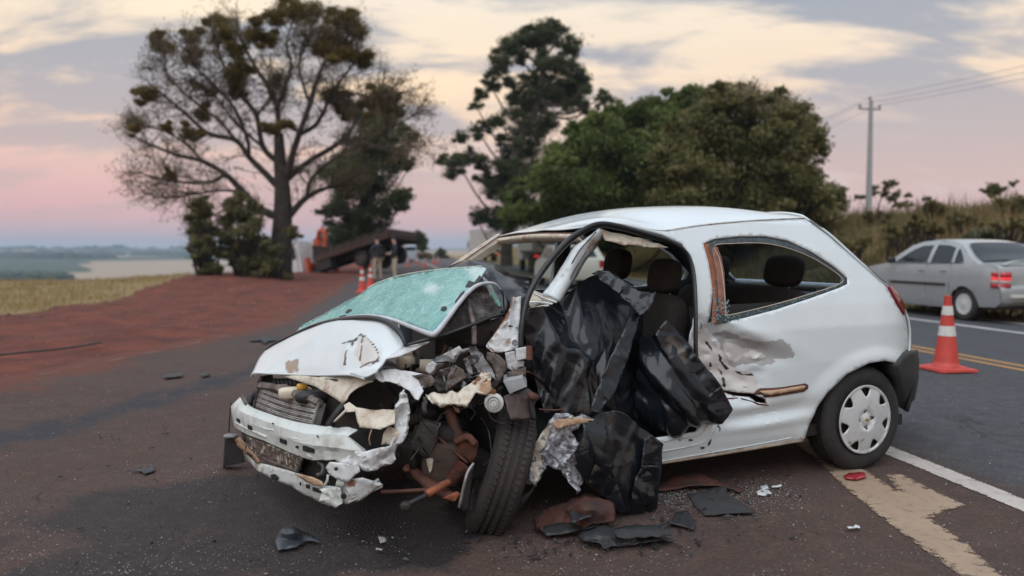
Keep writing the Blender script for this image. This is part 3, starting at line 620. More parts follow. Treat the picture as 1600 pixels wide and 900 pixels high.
# -- small trees on the bank and far off
cV = crop(1250, 130, 3.0)
simple_tree('sapling', 'small open sapling beside the utility pole on the bank', cV, 41.0, [(350, 490, 20), (410, 475, 28), (440, 470, 18), (400, 520, 24), (450, 520, 20), (300, 530, 18), (270, 535, 14), (350, 520, 16), (430, 545, 22), (480, 570, 22), (510, 525, 16), (520, 570, 14), (460, 570, 20)], [(365, 625), (368, 580), (385, 530), (405, 490)], .06, L_bush, .06, 61, 22, limbs_to=12, dspread=.4, shell=.2)
simple_tree('sapling', 'windswept sapling on the bank crest above the silver sedan', cV, 34.0, [(900, 485, 26), (930, 495, 20), (870, 505, 18), (960, 490, 16), (1000, 470, 18), (910, 510, 26)], [(915, 570), (915, 530), (910, 500)], .06, L_bush, .05, 62, 24, limbs_to=5, dspread=.3, shell=.2)
bush('bush', 'pale grey-green bush on the bank above the silver sedan', cV, 21.0, [(800, 720, 34), (850, 700, 34), (900, 715, 34), (870, 740, 38), (820, 750, 30), (930, 740, 26)], leafmat('pale_bush_leaves', (.045, .055, .028), (.095, .105, .055), (.16, .165, .095)), .05, 63, 22, shell=.3, zb=None)
rb_ = random.Random(91); L_bank = leafmat('olive_shrub_leaves', (.085, .070, .028), (.155, .13, .05), (.23, .18, .085))
for k, (u, v, lab) in enumerate([(1335, 372, 'olive shrub on the bank beside the rear of the wreck'), (1400, 352, 'brown-green shrub on the bank above the sedan bonnet'), (1450, 345, 'dark shrub on the bank right behind the sedan roof'), (1505, 335, 'wide olive shrub halfway up the bank'), (1580, 345, 'leafy shrub on the bank at the photo edge'), (1370, 335, 'shrub on the bank crest near the pole foot'), (1475, 318, 'low shrub on the bank crest between the two saplings'), (1590, 312, 'dry shrub at the top of the bank, photo edge')]):
    D_ = {0: 24, 1: 24, 2: 22, 3: 25, 4: 20, 5: 33, 6: 30, 7: 27}[k]
    bush('bank_shrub', lab, lambda *p: list(p), D_, [(u + rb_.uniform(-26, 26), v + rb_.uniform(0, 14), rb_.uniform(6, 12)) for _ in range(6)], L_bank, .045, 100 + k, 16, shell=.2)
cW = crop(430, 340, 4.324)
simple_tree('distant_tree', 'small dark tree far down the road, right of the standing people', cW, 95.0, [(930, 130, 50), (900, 170, 40), (960, 170, 50), (990, 200, 34), (880, 120, 30), (970, 120, 34), (930, 210, 40), (1000, 160, 26)], [(940, 300), (942, 240), (945, 180)], .2, L_euc, .13, 71, 40, dspread=.8, z_base=-.2)
bush('distant_bush', 'rounded bush at the vanishing point of the road', cW, 130.0, [(1090, 290, 34), (1130, 270, 44), (1170, 290, 36), (1110, 310, 40), (1060, 310, 30), (1190, 310, 26)], L_euc, .16, 72, 50, zb=-.3)
bush('distant_bush', 'grey scrub between the distant tree and the rounded bush', cW, 120.0, [(970, 270, 30), (1010, 250, 34), (1040, 270, 30), (1000, 300, 34)], L_dry, .16, 73, 44, zb=-.3)
# -- far wood edges in the valley: one mass
fw_ = MB(); rf_ = random.Random(77)
def lump(x, y, r, h):
    z = H(x, y); n = 7; vs = [(x, y, z + h)]
    for k in range(n): a = 6.283 * k / n; vs.append((x + r * .75 * math.cos(a), y + r * .75 * math.sin(a), z + h * rf_.uniform(.6, .85)))
    for k in range(n): a = 6.283 * k / n; vs.append((x + r * math.cos(a), y + r * math.sin(a), z - 1))
    fw_.add(vs, [(0, 1 + k, 1 + (k + 1) % n) for k in range(n)] + [(1 + k, 1 + n + k, 1 + n + (k + 1) % n, 1 + (k + 1) % n) for k in range(n)])
for k in range(260):
    y = rf_.uniform(555, 640); x = y * math.tan(math.radians(rf_.uniform(-37, -30.5))); lump(x, y, rf_.uniform(3, 7), rf_.uniform(3, 7))
for k in range(700):
    y = rf_.choice([1250, 1700, 2200, 2700]) + rf_.uniform(0, 160); x = y * math.tan(math.radians(rf_.uniform(-40, -12)))
    if fbm(x / 300, y / 500, 3) < -.05: continue
    lump(x, y, rf_.uniform(8, 22), rf_.uniform(5, 13))
tag(fw_.build('treeline', mat('far_wood_leaves', (.020, .034, .016), .9, (.035, .05, .022), .05), smooth=0), 'dark woods along the far side of the valley', 'woods', kind='stuff')
# ------------------------------------------------------------------ the wrecked hatchback
LAY = [('primer', (.36, .355, .355), 34, 1.3), ('filler', (.60, .575, .545), 26, 1.3), ('rust', (.19, .075, .035), 26, 1.2), ('dark_marks', (.03, .028, .026), 40, .8), ('dirt', (.28, .20, .15), 9, 1.6)]  # the near-black layer draws crack lines and irregular dark patches
M_paint = mat('white_car_paint', (.665, .725, .745), .36, (.635, .69, .70), 5, layers=LAY, coat=.8, bump=.02, bscale=60)
M_scrapw = mat('crushed_white_metal', (.62, .63, .63), .42, (.26, .20, .165), 11, layers=LAY, bump=.3, bscale=38, lo=.52, hi=.72, bdist=.02, detail=9)
M_cream = mat('cream_undercoat_metal', (.62, .56, .46), .5, (.30, .20, .13), 10, layers=LAY, bump=.45, bscale=36, lo=.5, hi=.72, bdist=.018, detail=9)
M_pale = mat('pale_green_white_metal', (.60, .63, .60), .45, (.36, .34, .29), 9, layers=LAY, bump=.3, bscale=40, lo=.48, hi=.75, bdist=.014, detail=9)
M_grime = mat('grimy_grey_brown_metal', (.20, .165, .145), .5, (.055, .036, .028), 12, bump=.6, bscale=40, lo=.36, hi=.6, bdist=.02, detail=9)
M_grey = mat('bent_grey_metal', (.23, .23, .235), .38, (.07, .055, .048), 12, bump=.5, bscale=42, metal=.3, bdist=.018, detail=9, lo=.4, hi=.62)
M_rustm = mat('rusty_red_metal', (.15, .050, .030), .7, (.055, .024, .018), 16, bump=.4, bscale=60)
M_orange = mat('bright_orange_rust', (.33, .105, .042), .65, (.17, .055, .028), 20, bump=.2, bscale=70)
M_beige = mat('torn_beige_lining', (.56, .38, .25), .7, (.42, .27, .17), 18, bump=.2)
M_rubber = mat('black_rubber', (.012, .012, .013), .55, (.022, .021, .021), 20, bump=.1, bscale=90)
M_seal = mat('black_rubber_seal', (.010, .011, .013), .32, (.018, .019, .021), 30, bump=.05)
M_tyre = mat('tyre_rubber', (.016, .016, .016), .72, (.030, .027, .025), 18, bump=.25, bscale=140)
M_tyred = mat('dusty_tyre_rubber', (.015, .013, .013), .8, (.036, .027, .023), 7, bump=.3, bscale=120)
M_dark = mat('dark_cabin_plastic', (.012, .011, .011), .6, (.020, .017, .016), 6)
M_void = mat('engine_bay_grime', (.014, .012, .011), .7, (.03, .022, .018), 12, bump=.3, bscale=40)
M_seat = mat('seat_fabric_brown_black', (.022, .018, .016), .9, (.034, .027, .023), 30, bump=.3, bscale=200)
M_trim = mat('blue_grey_trim', (.055, .065, .082), .5, (.04, .047, .06), 8)
M_silver = mat('silver_hubcap', (.62, .64, .65), .38, (.56, .57, .57), 20, metal=.25, layers=[('dirt', (.25, .19, .15), 20, 1.0)])
M_alu = mat('radiator_aluminium', (.42, .42, .42), .45, (.26, .22, .19), 20, metal=.45, bump=.2, bscale=80)
M_tail = mat('red_lamp_lens', (.16, .006, .010), .15, coat=.6)
M_gold = mat('brass_emblem', (.45, .34, .16), .35, metal=.6)
M_flake = mat('torn_blue_black_gasket', (.035, .050, .060), .5, (.075, .10, .11), 35, bump=.5, bscale=90)
M_lens = mat('clear_lamp_glass', (.62, .62, .60), .12, (.45, .44, .42), 60, bump=.4, bscale=150)
M_yel = mat('yellow_cap_plastic', (.55, .30, .04), .5)
M_resv = mat('ivory_plastic_tank', (.62, .54, .42), .45, (.52, .43, .32), 10)
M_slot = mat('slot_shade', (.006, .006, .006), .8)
M_foil = mat('torn_silver_panel', (.46, .47, .50), .38, (.16, .15, .16), 26, bump=.6, bscale=40, lo=.46, hi=.58, metal=.3)

def shatter_mat():
    m = bpy.data.materials.new('shattered_windscreen_glass'); m.use_nodes = True; t = m.node_tree; T = NT(t); bs = t.nodes['Principled BSDF']
    pos = T.n('ShaderNodeNewGeometry').outputs['Position']
    vo = T.n('ShaderNodeTexVoronoi', {'Vector': pos, 'Scale': 130.0}, feature='DISTANCE_TO_EDGE').outputs['Distance']
    big = T.noise(pos, 3.2, 7, .6)
    c = T.mix(T.ramp(big, [(.3, 0), (.72, 1)]), (.085, .32, .29), (.21, .48, .43))
    wh = T.n('ShaderNodeAttribute', attribute_name='frost').outputs['Fac']
    c = T.mix(T.ramp(T.math('MULTIPLY_ADD', T.math('SUBTRACT', T.noise(pos, 24, 6, .7), .5), 1.0, wh), [(.35, 0), (.85, .85)]), c, (.62, .74, .72))
    c = T.mix(T.ramp(vo, [(0, .5), (.10, 0)]), c, (.55, .74, .70))
    v2 = T.n('ShaderNodeTexVoronoi', {'Vector': T.n('ShaderNodeMix', {0: .12, 4: pos, 5: T.n('ShaderNodeTexNoise', {'Vector': pos, 'Scale': 9.0, 'Detail': 4.0}).outputs[1]}, data_type='VECTOR').outputs[1], 'Scale': 11.0}, feature='DISTANCE_TO_EDGE').outputs['Distance']
    c = T.mix(T.ramp(v2, [(0, .55), (.035, 0)]), c, (.50, .68, .64)); c = T.mix(T.ramp(T.noise(pos, 7, 6, .65), [(.52, 0), (.75, .6)]), c, (.05, .21, .19))
    sc = T.ramp(T.noise(pos, 46, 4, .7), [(.62, 0), (.72, .55)]); c = T.mix(sc, c, (.10, .30, .28))
    t.links.new(c, bs.inputs['Base Color']); bs.inputs['Roughness'].default_value = .16; bs.inputs['Transmission Weight'].default_value = .12
    b = T.n('ShaderNodeBump', {'Strength': .5, 'Distance': .003, 'Height': vo}); t.links.new(b.outputs[0], bs.inputs['Normal'])
    return m
M_shatter = shatter_mat()
def glass_mat(name, tint=(.8, .9, .9), rough=.03):
    m = bpy.data.materials.new(name); m.use_nodes = True; t = m.node_tree; T = NT(t); t.nodes.remove(t.nodes['Principled BSDF'])
    gl = T.n('ShaderNodeBsdfGlossy', {'Color': (.9, .95, 1, 1), 'Roughness': rough}); tr = T.n('ShaderNodeBsdfTransparent', {0: (*tint, 1)})
    fr = T.n('ShaderNodeFresnel', {0: 1.5}); mx = T.n('ShaderNodeMixShader', {0: fr.outputs[0], 1: tr.outputs[0], 2: gl.outputs[0]})
    t.links.new(mx.outputs[0], t.nodes['Material Output'].inputs[0]); return m
M_glass = glass_mat('window_glass', (.62, .66, .62)); M_rearg = glass_mat('dark_rear_glass', (.35, .40, .45))

def rbox(b, c, size, R=None, k=.35, nu=20, nv=12):       # rounded box
    vs = []
    sg = lambda x, e: math.copysign(abs(x) ** e, x)
    for j in range(nv + 1):
        ph = -math.pi / 2 + math.pi * j / nv
        for i in range(nu):
            th = 2 * math.pi * i / nu
            vs.append((size[0] / 2 * sg(math.cos(ph), k) * sg(math.cos(th), k), size[1] / 2 * sg(math.cos(ph), k) * sg(math.sin(th), k), size[2] / 2 * sg(math.sin(ph), k)))
    vs = np.array(vs)
    if R is not None: vs = vs @ np.array(R).T
    return b.add(vs + np.array(c), [(j * nu + i, j * nu + (i + 1) % nu, (j + 1) * nu + (i + 1) % nu, (j + 1) * nu + i) for j in range(nv) for i in range(nu)])
RC = np.array([FD, LD, [0, 0, 1]]).T          # car axes as a rotation

car = thing('wrecked_car', 'crushed white three-door hatchback with torn-off front and black plastic in its door opening', 'car', CAR(1.2, -.8, 0))

# -- left body side
c7 = crop(1090, 350, 5.624); c6 = crop(1080, 320, 2.045); c8 = crop(1000, 600, 5.623); c3 = crop(1100, 480, 4.5)
arch = [(1256, 684), (1268, 652), (1290, 613), (1320, 584), (1354, 567), (1380, 563), (1404, 569)]
win_out = c7((50, 172), (150, 130), (370, 106), (600, 106), (800, 145), (1000, 240), (1200, 370), (1318, 472), (1322, 525), (1250, 560), (1000, 650), (700, 750), (400, 830), (180, 880), (130, 880), (140, 600), (100, 350))
win_in = c7((150, 190), (300, 172), (550, 167), (750, 200), (950, 270), (1100, 350), (1255, 462), (1250, 525), (1000, 610), (700, 700), (280, 800), (250, 780), (240, 650), (220, 450), (190, 300))
side_out = [(940, 346), (985, 354), (1035, 367), (1066, 381), (1081, 402), (1088, 440), (1091, 490), (1090, 530), (1092, 560), (1098, 600), (1104, 635), (1111, 648), (1103, 652), (1098, 664), (1089, 675), (1071, 678), (1031, 684), (960, 696), (890, 706),
            (890, 748), (960, 737), (1030, 726), (1140, 709), (1254, 690)] + arch + [(1405, 562), (1418, 545), (1420, 533), (1418, 511), (1414, 490), (1404, 478), (1394, 460), (1386, 449), (1340, 409), (1295, 369), (1258, 342), (1160, 346), (1097, 352), (1040, 361), (985, 350)]
tear = c3((165, 588), (215, 605), (300, 612), (375, 618), (440, 650), (450, 680), (385, 672), (350, 640), (250, 632), (190, 605))
crush = c3((-10, 120), (70, 150), (190, 180), (320, 250), (420, 300), (420, 400), (400, 480), (400, 570), (440, 640), (300, 650), (150, 640), (40, 480), (-10, 330))
def gs(u, v, cx, cy, sx, sy, rot=0):
    c, s = math.cos(rot), math.sin(rot); x, y = u - cx, v - cy; p, q = c * x + s * y, -s * x + c * y
    return math.exp(-.5 * ((p / sx) ** 2 + (q / sy) ** 2))
archc = cr(arch, 8)
def dent(u, v):
    d = .075 * gs(u, v, 1112, 575, 30, 52) + .030 * gs(u, v, 1165, 585, 24, 22) + .032 * gs(u, v, 1205, 646, 48, 8, -.2) - .016 * gs(u, v, 1190, 662, 60, 6, -.16)
    d += .012 * gs(u, v, 1262, 660, 10, 24, .5) - .012 * gs(u, v, 1180, 520, 40, 10, .35) + .014 * gs(u, v, 1170, 545, 40, 9, .3)
    k = soft(crush, u, v, 14)
    if k > 0: d += k * (.011 * ridge((u / 26, v / 22, 1.3), 3) + .012)
    da = math.sqrt(((archc - np.array([u, v])) ** 2).sum(1).min())
    d -= .014 * sstep(26, 3, da) if u > 1240 else 0
    return d
def SLD(u, v): return SL(u, v) - LD * dent(u, v)
bs_ = MB(); bs_.patch(side_out, SLD, 5.0, holes=[win_out, tear]); bs_.crease(.012, 17, 8, .5, 1.8, lambda u, v: soft(crush, u, v, 10) if u < 1230 else 0); bs_.crease(.005, 7, 9, 1.2, 1.5, lambda u, v: soft(crush, u, v, 6) if u < 1230 else 0)
primer = [(q[0], q[1]) for q in c3((140, 200), (180, 178), (250, 215), (310, 240), (420, 262), (480, 245), (545, 240), (600, 290), (625, 335), (570, 352), (480, 348), (492, 385), (430, 402), (385, 385), (290, 410), (275, 440), (215, 425), (180, 370), (195, 270))]
filler = c3((-10, 190), (60, 180), (110, 250), (175, 330), (230, 430), (300, 470), (385, 490), (400, 570), (380, 610), (200, 600), (120, 480), (60, 380), (-10, 330)); fill2 = c3((200, 260), (290, 290), (330, 330), (300, 370), (240, 380), (210, 320)); fill3 = c3((330, 300), (400, 320), (450, 350), (420, 360), (340, 345))
cracks = [c3((10, 90), (20, 140), (40, 170)), c3((90, 260), (115, 290), (120, 320)), c3((110, 400), (125, 440), (110, 470)), c3((120, 500), (115, 545)), c3((205, 430), (275, 470), (385, 488)), c3((180, 440), (200, 500), (205, 580)), c3((175, 330), (185, 380), (230, 450)), c8((540, 570), (580, 565), (630, 500)), c8((690, 430), (712, 370)), c8((340, 490), (365, 490)), c8((440, 490), (470, 490))]
def ldist(lines, u, v):
    return min(pdist([p for p in L] + [p for p in L[::-1]], u, v) for L in lines)
aw = {k: [] for k in ('primer', 'filler', 'rust', 'dark_marks', 'dirt')}
for (u, v) in bs_.px:
    aw['primer'].append(soft(primer, u, v, 6)); aw['filler'].append(max(.92 * soft(filler, u, v, 7), soft(fill2, u, v, 5), soft(fill3, u, v, 4)))
    aw['rust'].append(.55 * soft(tear, u, v, 5)); aw['dark_marks'].append(max(0, 1.0 - ldist(cracks, u, v) / 3.2) if u < 1200 else 0)
    low = max(0, 1 - abs(v - np.interp(u, [890, 1254], [744, 688])) / 8) if u < 1256 else 0
    aw['dirt'].append(.55 * low + .30 * max(0, 1 - math.sqrt(((archc - np.array([u, v])) ** 2).sum(1).min()) / 10))
side = bs_.build('body_side', M_paint, car, 35, .010, aw, off=-1); side['label'] = 'white left rear side panel, dented and torn ahead of the wheel'
# window opening: torn gasket and bare rusty frame
gk = MB(); gk.patch(win_out, lambda u, v: SL(u, v, -.012), 4, holes=[win_in]); gk.crumple(.0025, 60, 2)
gk.build('window_gasket', M_flake, side, 35, .006)
rf = MB(); rf.patch(c7((48, 172), (98, 172), (118, 260), (150, 350), (168, 600), (172, 800), (176, 880), (128, 882), (138, 600), (98, 350)), lambda u, v: SL(u, v, -.004), 4); rf.build('rusty_window_frame', M_orange, side, 40, .006)
rf = MB(); rf.patch(c7((150, 192), (178, 205), (212, 300), (238, 450), (246, 650), (262, 790), (285, 800), (240, 812), (195, 780), (185, 650), (165, 450), (140, 300), (130, 215)), lambda u, v: SL(u, v, -.006), 4); rf.build('rusty_window_frame', mat('pink_brown_rust', (.27, .13, .095), .7, (.17, .07, .045), 30), side, 40, .006)
gl = MB(); gl.tube([SL(u, v, -.004) for (u, v) in cr(win_in, 4, True)] , .0022, 5, False); gl.build('window_edge_bead', mat('yellowed_bead', (.50, .42, .33), .6), side)
bits = MB(); rr = random.Random(4)
for i in range(150):
    k = rr.random(); e = win_out[9 + int(k * 6)]; e2 = win_out[10 + int(k * 6)]; f = rr.random(); u, v = e[0] + (e2[0] - e[0]) * f, e[1] + (e2[1] - e[1]) * f
    if i < 60: u, v = 1116 + rr.random() * 22, 470 + rr.random() * 34
    q = SL(u + rr.uniform(-2, 2), v - rr.uniform(0, 9), -.004); r = rr.uniform(.002, .005); bits.box(q, (r * 2, r, r * 1.4), Matrix.Rotation(rr.uniform(0, 6), 3, 'Y'), .7)
bt = bits.build('glass_crumbs', mat('green_glass_crumbs', (.10, .16, .16), .15, (.30, .42, .42), 300), side, 0); bt['kind'] = 'stuff'
# door-side moulding strip
mo = c3((405, 588), (420, 575), (560, 562), (715, 536), (735, 548), (732, 572), (705, 595), (560, 620), (440, 640), (432, 620), (380, 620))
md_ = MB(); md_.patch(mo, lambda u, v: SL(u, v, .004) - LD * dent(u, v), 4); md_.build('side_moulding', M_rustm, side, 40, .004)
mo2 = c3((415, 595), (560, 574), (700, 552), (718, 556), (700, 578), (560, 602), (440, 622)); md_ = MB(); md_.patch(mo2, lambda u, v: SL(u, v, .007) - LD * dent(u, v), 4); md_.build('side_moulding_core', M_beige, side, 40, .004)
lip = MB(); lip.tube([SL(u, v, .004) - LD * dent(u, v) for (u, v) in c3((185, 662), (200, 655), (290, 650), (350, 665), (400, 685), (465, 692))], [.004, .004, .004, .003, .004, .003], 6); lip.build('torn_lip', M_rustm, side)
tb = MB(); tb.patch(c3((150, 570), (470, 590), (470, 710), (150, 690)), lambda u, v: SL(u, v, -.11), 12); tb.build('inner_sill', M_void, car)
sl_ = MB(); sl_.tube([SL(u, v, .002) for (u, v) in cr([(890, 746), (1030, 724), (1140, 707), (1254, 688)], 8)], .007, 6); sl_.build('sill_flange', mat('dirty_beige_sill', (.40, .34, .26), .7, (.26, .19, .14), 14), car)
ln = MB(); ln.tube([SL(u, v, .001) for (u, v) in cr([(985, 729), (1060, 716), (1140, 702), (1200, 691), (1236, 684)], 6)], .0025, 5); ln.build('sill_crease', M_paint, side)
for q in (c8((200, 500), (350, 478), (470, 462), (540, 440), (590, 395), (640, 330)), c8((190, 590), (350, 565), (520, 530), (590, 490), (640, 440), (690, 380))):
    ln = MB(); ln.tube([SLD(u, v) + LD * .002 for (u, v) in cr(q, 6)], .003, 5); ln.build('sill_crease', M_scrapw, side)

# -- roof
ne = [SL(u, v) for (u, v) in [(940, 347), (985, 352), (1040, 361), (1100, 352), (1180, 345), (1258, 341)]]
rows = []
for i, w in enumerate(ne):
    a, b, z = tocar(w); zr = [1.287, 1.330, 1.360, 1.378, 1.385, 1.365][i]; cro = [.020, .045, .062, .072, .075, .062][i]
    r = [w]
    for bb, k in ((-.30, .45), (-.48, .85), (-.8, 1.05), (-1.1, .95), (-1.3, .5), (-1.41, 0)):
        zz_ = zr + cro * k; blend = {-.30: .45, -.48: .12}.get(bb, 0); zz_ = zz_ * (1 - blend) + (z + cro * k * .6) * blend
        aa = a if i else 1.535 + (.03 if bb < -.3 else .01)
        r.append(CAR(aa, bb, zz_))
    rows.append(r)
rf = MB(); rf.surf(rows, 8, 7)
for i, q in enumerate(rf.v):
    w = np.array(q); a, b, z = tocar(w); k = gs(a, b, 1.22, -.32, .10, .12); rf.v[i] = tuple(w + np.array([0, 0, -.014 * k + .010 * gs(a, b, 1.36, -.45, .04, .3, .6)]))
roof = rf.build('roof', M_paint, car, 60, .006, off=-1)
sm = MB(); sm.tube([w + np.array([0, 0, .002]) for w in cr(ne[2:], 6)], .0035, 5); sm.build('roof_seam', mat('rusty_seam', (.28, .18, .13), .7, (.5, .5, .48), 30), roof)
hd = MB(); hd.surf([[CAR(1.552, -1.41, 1.282), CAR(1.575, -.8, 1.296), CAR(1.56, -.30, 1.286)], [CAR(1.57, -1.41, 1.268), CAR(1.59, -.8, 1.282), CAR(1.575, -.30, 1.27)], [CAR(1.54, -1.41, 1.245), CAR(1.56, -.8, 1.258), CAR(1.545, -.30, 1.248)]], 8, 4)
hd.build('header_rail', M_cream, roof, 50, .008)
for dz in (.004, -.012):
    sm = MB(); sm.tube(cr([CAR(1.566, -1.41, 1.282 + dz), CAR(1.588, -.8, 1.296 + dz), CAR(1.572, -.30, 1.286 + dz)], 6), .003, 5); sm.build('rusty_header_seam', M_rustm, roof)
# roof lining over the door, crumpled
cE = crop(720, 310, 3.636)
lg = MB(); lg.patch(cE((795, 175), (850, 190), (1000, 225), (1180, 278), (1120, 282), (1010, 272), (900, 262), (815, 238)), lambda u, v: SL(u, v, -.03), 4); lg.crumple(.008, 14, 5, 2); lg.build('roof_lining', M_cream, roof, 40, .004)

# -- pillars
def beam(name, pts, w, h, m, parent, up=(0, 0, 1)):
    b = MB(); b.tube(pts, w, 6, True, h / w); return b.build(name, m, parent, 35)
beam('pillar', cr([CAR(1.54, -1.40, 1.28), CAR(1.78, -1.44, 1.12), CAR(2.05, -1.48, .93)], 4), .030, .045, M_cream, car)
sm = MB(); sm.tube(cr([CAR(1.56, -1.37, 1.30), CAR(1.80, -1.41, 1.135), CAR(2.07, -1.45, .95)], 4), .004, 5); sm.build('rusty_header_seam', M_rustm, roof)
ap = MB()
def cDE(*r): return [P(u, v, D) for (u, v, D) in cE(*r)]
ap.surf([cDE((778, 180, 3.70), (650, 275, 3.70), (598, 350, 3.70), (545, 440, 3.68), (462, 545, 3.62)),
         cDE((792, 176, 3.66), (690, 268, 3.64), (628, 350, 3.63), (572, 455, 3.61), (505, 560, 3.57)),
         cDE((808, 200, 3.66), (735, 288, 3.66), (668, 372, 3.64), (612, 478, 3.61), (552, 585, 3.57)),
         cDE((805, 222, 3.70), (745, 305, 3.72), (690, 385, 3.72), (625, 490, 3.70), (570, 575, 3.66))], 7, 5)
ap.crumple(.004, 9, 4, 2); pil = ap.build('bent_pillar', M_paint, car, 32, .006, {'filler': [.5 if fbm(*q, o=2) > .15 else 0 for q in [(v[0] * 9, v[2] * 9, 0) for v in ap.v]], 'dirt': [.35] * len(ap.v)})
for k, (c_, e) in enumerate([((640, 340), 0), ((600, 330), 0)]):
    sm = MB(); L = cE((770, 190), (680, 290), (625, 380), (580, 470), (515, 570)) if k == 0 else cE((700, 300), (645, 385), (590, 490))
    sm.tube([P(u + k * 4, v, 3.62 - .01 * k) for (u, v) in cr(L, 4)], .0035, 5); sm.build('pillar_crease', M_grey, pil)
def scrap(name, cf, pts, D, m, amp=.012, scale=12, seed=1, step=5, parent=None, solid=.003, sm=24, smooth=0, attrs=None, o=3, bulge=0.0):
    L = cf(*pts); b = MB(); fn = D if callable(D) else None
    if fn is None and hasattr(D, '__len__'):
        A = np.array([[x, y, 1] for (x, y, _) in cf(*D)]); iv = np.linalg.lstsq(A, np.array([1 / d[2] for d in D]), rcond=None)[0]; fn = lambda u, v: 1 / (iv[0] * u + iv[1] * v + iv[2])
    if fn is None: fn = lambda u, v, D=D: D
    md = max(pdist(L, sum(q[0] for q in L) / len(L), sum(q[1] for q in L) / len(L)), 6)
    b.patch(L, (lambda u, v: P(u, v, fn(u, v) - bulge * min(1, pdist(L, u, v) / md) ** .7)) if bulge else (lambda u, v: P(u, v, fn(u, v))), step, smooth=smooth)
    if amp: b.crease(amp * 1.25, step * 3.6, seed, seed * 1.1, 1.8); b.crease(amp * .45, step * 1.7, seed + 9, seed * .7, 1.5)
    at = None if attrs is None else {k: [f(*q) for q in b.px] for k, f in attrs.items()}
    return b.build(name, m, parent if parent is not None else car, sm, solid, at)
nd = lambda k, s, a=1.0, sd=0: (lambda u, v: a * max(0, min(1, .5 + 1.6 * fbm(u / s + sd, v / s, sd))) * k)
scrap('crumpled_pillar_foot', cE, [(385, 585), (420, 525), (470, 545), (530, 575), (545, 590), (500, 610), (440, 625), (395, 640)], 3.52, M_cream, .018, 18, 3, 4)
for k, r in enumerate([((415, 540), (480, 570), (545, 590)), ((390, 590), (450, 590), (520, 600)), ((395, 635), (450, 615), (500, 608))]):
    sm = MB(); sm.tube([P(u, v, 3.49) for (u, v) in cr(cE(*r), 4)], .005, 5); sm.build('pillar_crease', M_paint, pil)
# -- door seal hanging in the opening
sp_ = [(824, 640), (818, 590), (814, 545), (816, 505), (826, 462), (850, 420), (884, 380), (914, 359), (938, 351), (968, 355), (1008, 366), (1044, 377), (1068, 391), (1080, 411), (1085, 440), (1087, 485), (1087, 535), (1088, 580)]
sr = [.015, .017, .018, .018, .019, .021, .022, .021, .020, .019, .017, .015, .013, .012, .012, .012, .012, .012]
sp3 = cr([np.append(SL(u, v, .012 if u > 935 else .012 - .02 * min(1, (935 - u) / 60)), r) for (u, v), r in zip(sp_, sr)], 6)
se = MB(); se.tube(sp3[:, :3], list(sp3[:, 3]), 10, True, .7); se.build('door_seal', M_seal, car, 180)

# -- tail: hatch, lamp, bumper
hl = [SL(u, v) for (u, v) in [(1258, 342), (1295, 367), (1340, 408), (1388, 450), (1415, 492), (1420, 535), (1412, 590)]]
rows = []
for i, w in enumerate(hl):
    a, b, z = tocar(w); bm = -1.62 - b; k = [.01, .015, .02, .03, .035, .04, .03][i]; up_ = [.042, .02, .01, 0, 0, 0, 0][i]
    rows.append([CAR(a, b, z), CAR(a - k * .7, b - .06, z + up_ * .5), CAR(a - k * 1.5, -.45, z + up_), CAR(a - k * 1.8, -.81, z + up_ * 1.1), CAR(a - k * 1.5, -1.17, z + up_), CAR(a - k * .7, bm + .06, z + up_ * .5), CAR(a, bm, z)])
ht = MB(); ht.surf([r[:2] + [r[1] + (r[2] - r[1]) * .25] for r in rows[:4]], 4, 4); ht.surf([[r[5] + (r[4] - r[5]) * .25] + r[5:] for r in rows[:4]], 4, 4); ht.surf(rows[3:], 5, 4); ht.surf([rows[0], [rows[0][j] + (rows[1][j] - rows[0][j]) * .25 for j in range(7)]], 5, 2)
hatch = ht.build('hatch', M_paint, car, 50, .012)
rw = MB(); rw.surf([[r[1] + (r[2] - r[1]) * .2 + np.array([0, 0, -.004])] + [q + np.array([0, 0, -.004]) for q in r[2:5]] + [r[5] + (r[4] - r[5]) * .2 + np.array([0, 0, -.004])] for r in rows[:4]], 4, 4)
rw.build('rear_window', M_rearg, hatch, 180)
sm = MB(); sm.tube([SL(u, v, .002) for (u, v) in cr([(1262, 342), (1296, 364), (1341, 404), (1389, 447)], 8)], .003, 5); sm.build('hatch_gap', M_grey, hatch)
tl = MB(); tl.patch([(1387, 446), (1394, 447), (1404, 458), (1414, 476), (1418, 489), (1413, 492), (1404, 477), (1395, 461)], lambda u, v: SL(u, v, .008), 4); tl.build('tail_lamp', M_tail, car, 60, .03)
bu = MB(); bu.patch(c6((655, 512), (668, 495), (695, 470), (724, 464), (729, 500), (727, 560), (715, 622), (680, 652), (676, 600), (664, 545)), lambda u, v: SL(u, v, .030 - .0012 * max(0, v - 590)), 5)
bump = bu.build('bumper', mat('black_bumper_plastic', (.022, .023, .025), .55, (.03, .031, .033), 12, bump=.1, bscale=150), car, 30, .10)
b2 = MB(); a0, b0, z0 = tocar(SL(1425, 560)); 
b2.surf([[CAR(a0, b0, .58), CAR(-.78, -.5, .58), CAR(-.80, -.81, .58), CAR(-.78, -1.12, .58), CAR(a0, -1.62 - b0, .58)], [CAR(a0, b0, .4), CAR(-.80, -.5, .4), CAR(-.82, -.81, .4), CAR(-.8, -1.12, .4), CAR(a0, -1.62 - b0, .4)], [CAR(a0 + .02, b0 - .02, .26), CAR(-.74, -.5, .26), CAR(-.76, -.81, .26), CAR(-.74, -1.12, .26), CAR(a0 + .02, -1.6 - b0, .26)]], 5, 4)
b2.build('bumper_face', MATS['black_bumper_plastic'], bump, 60, .02)

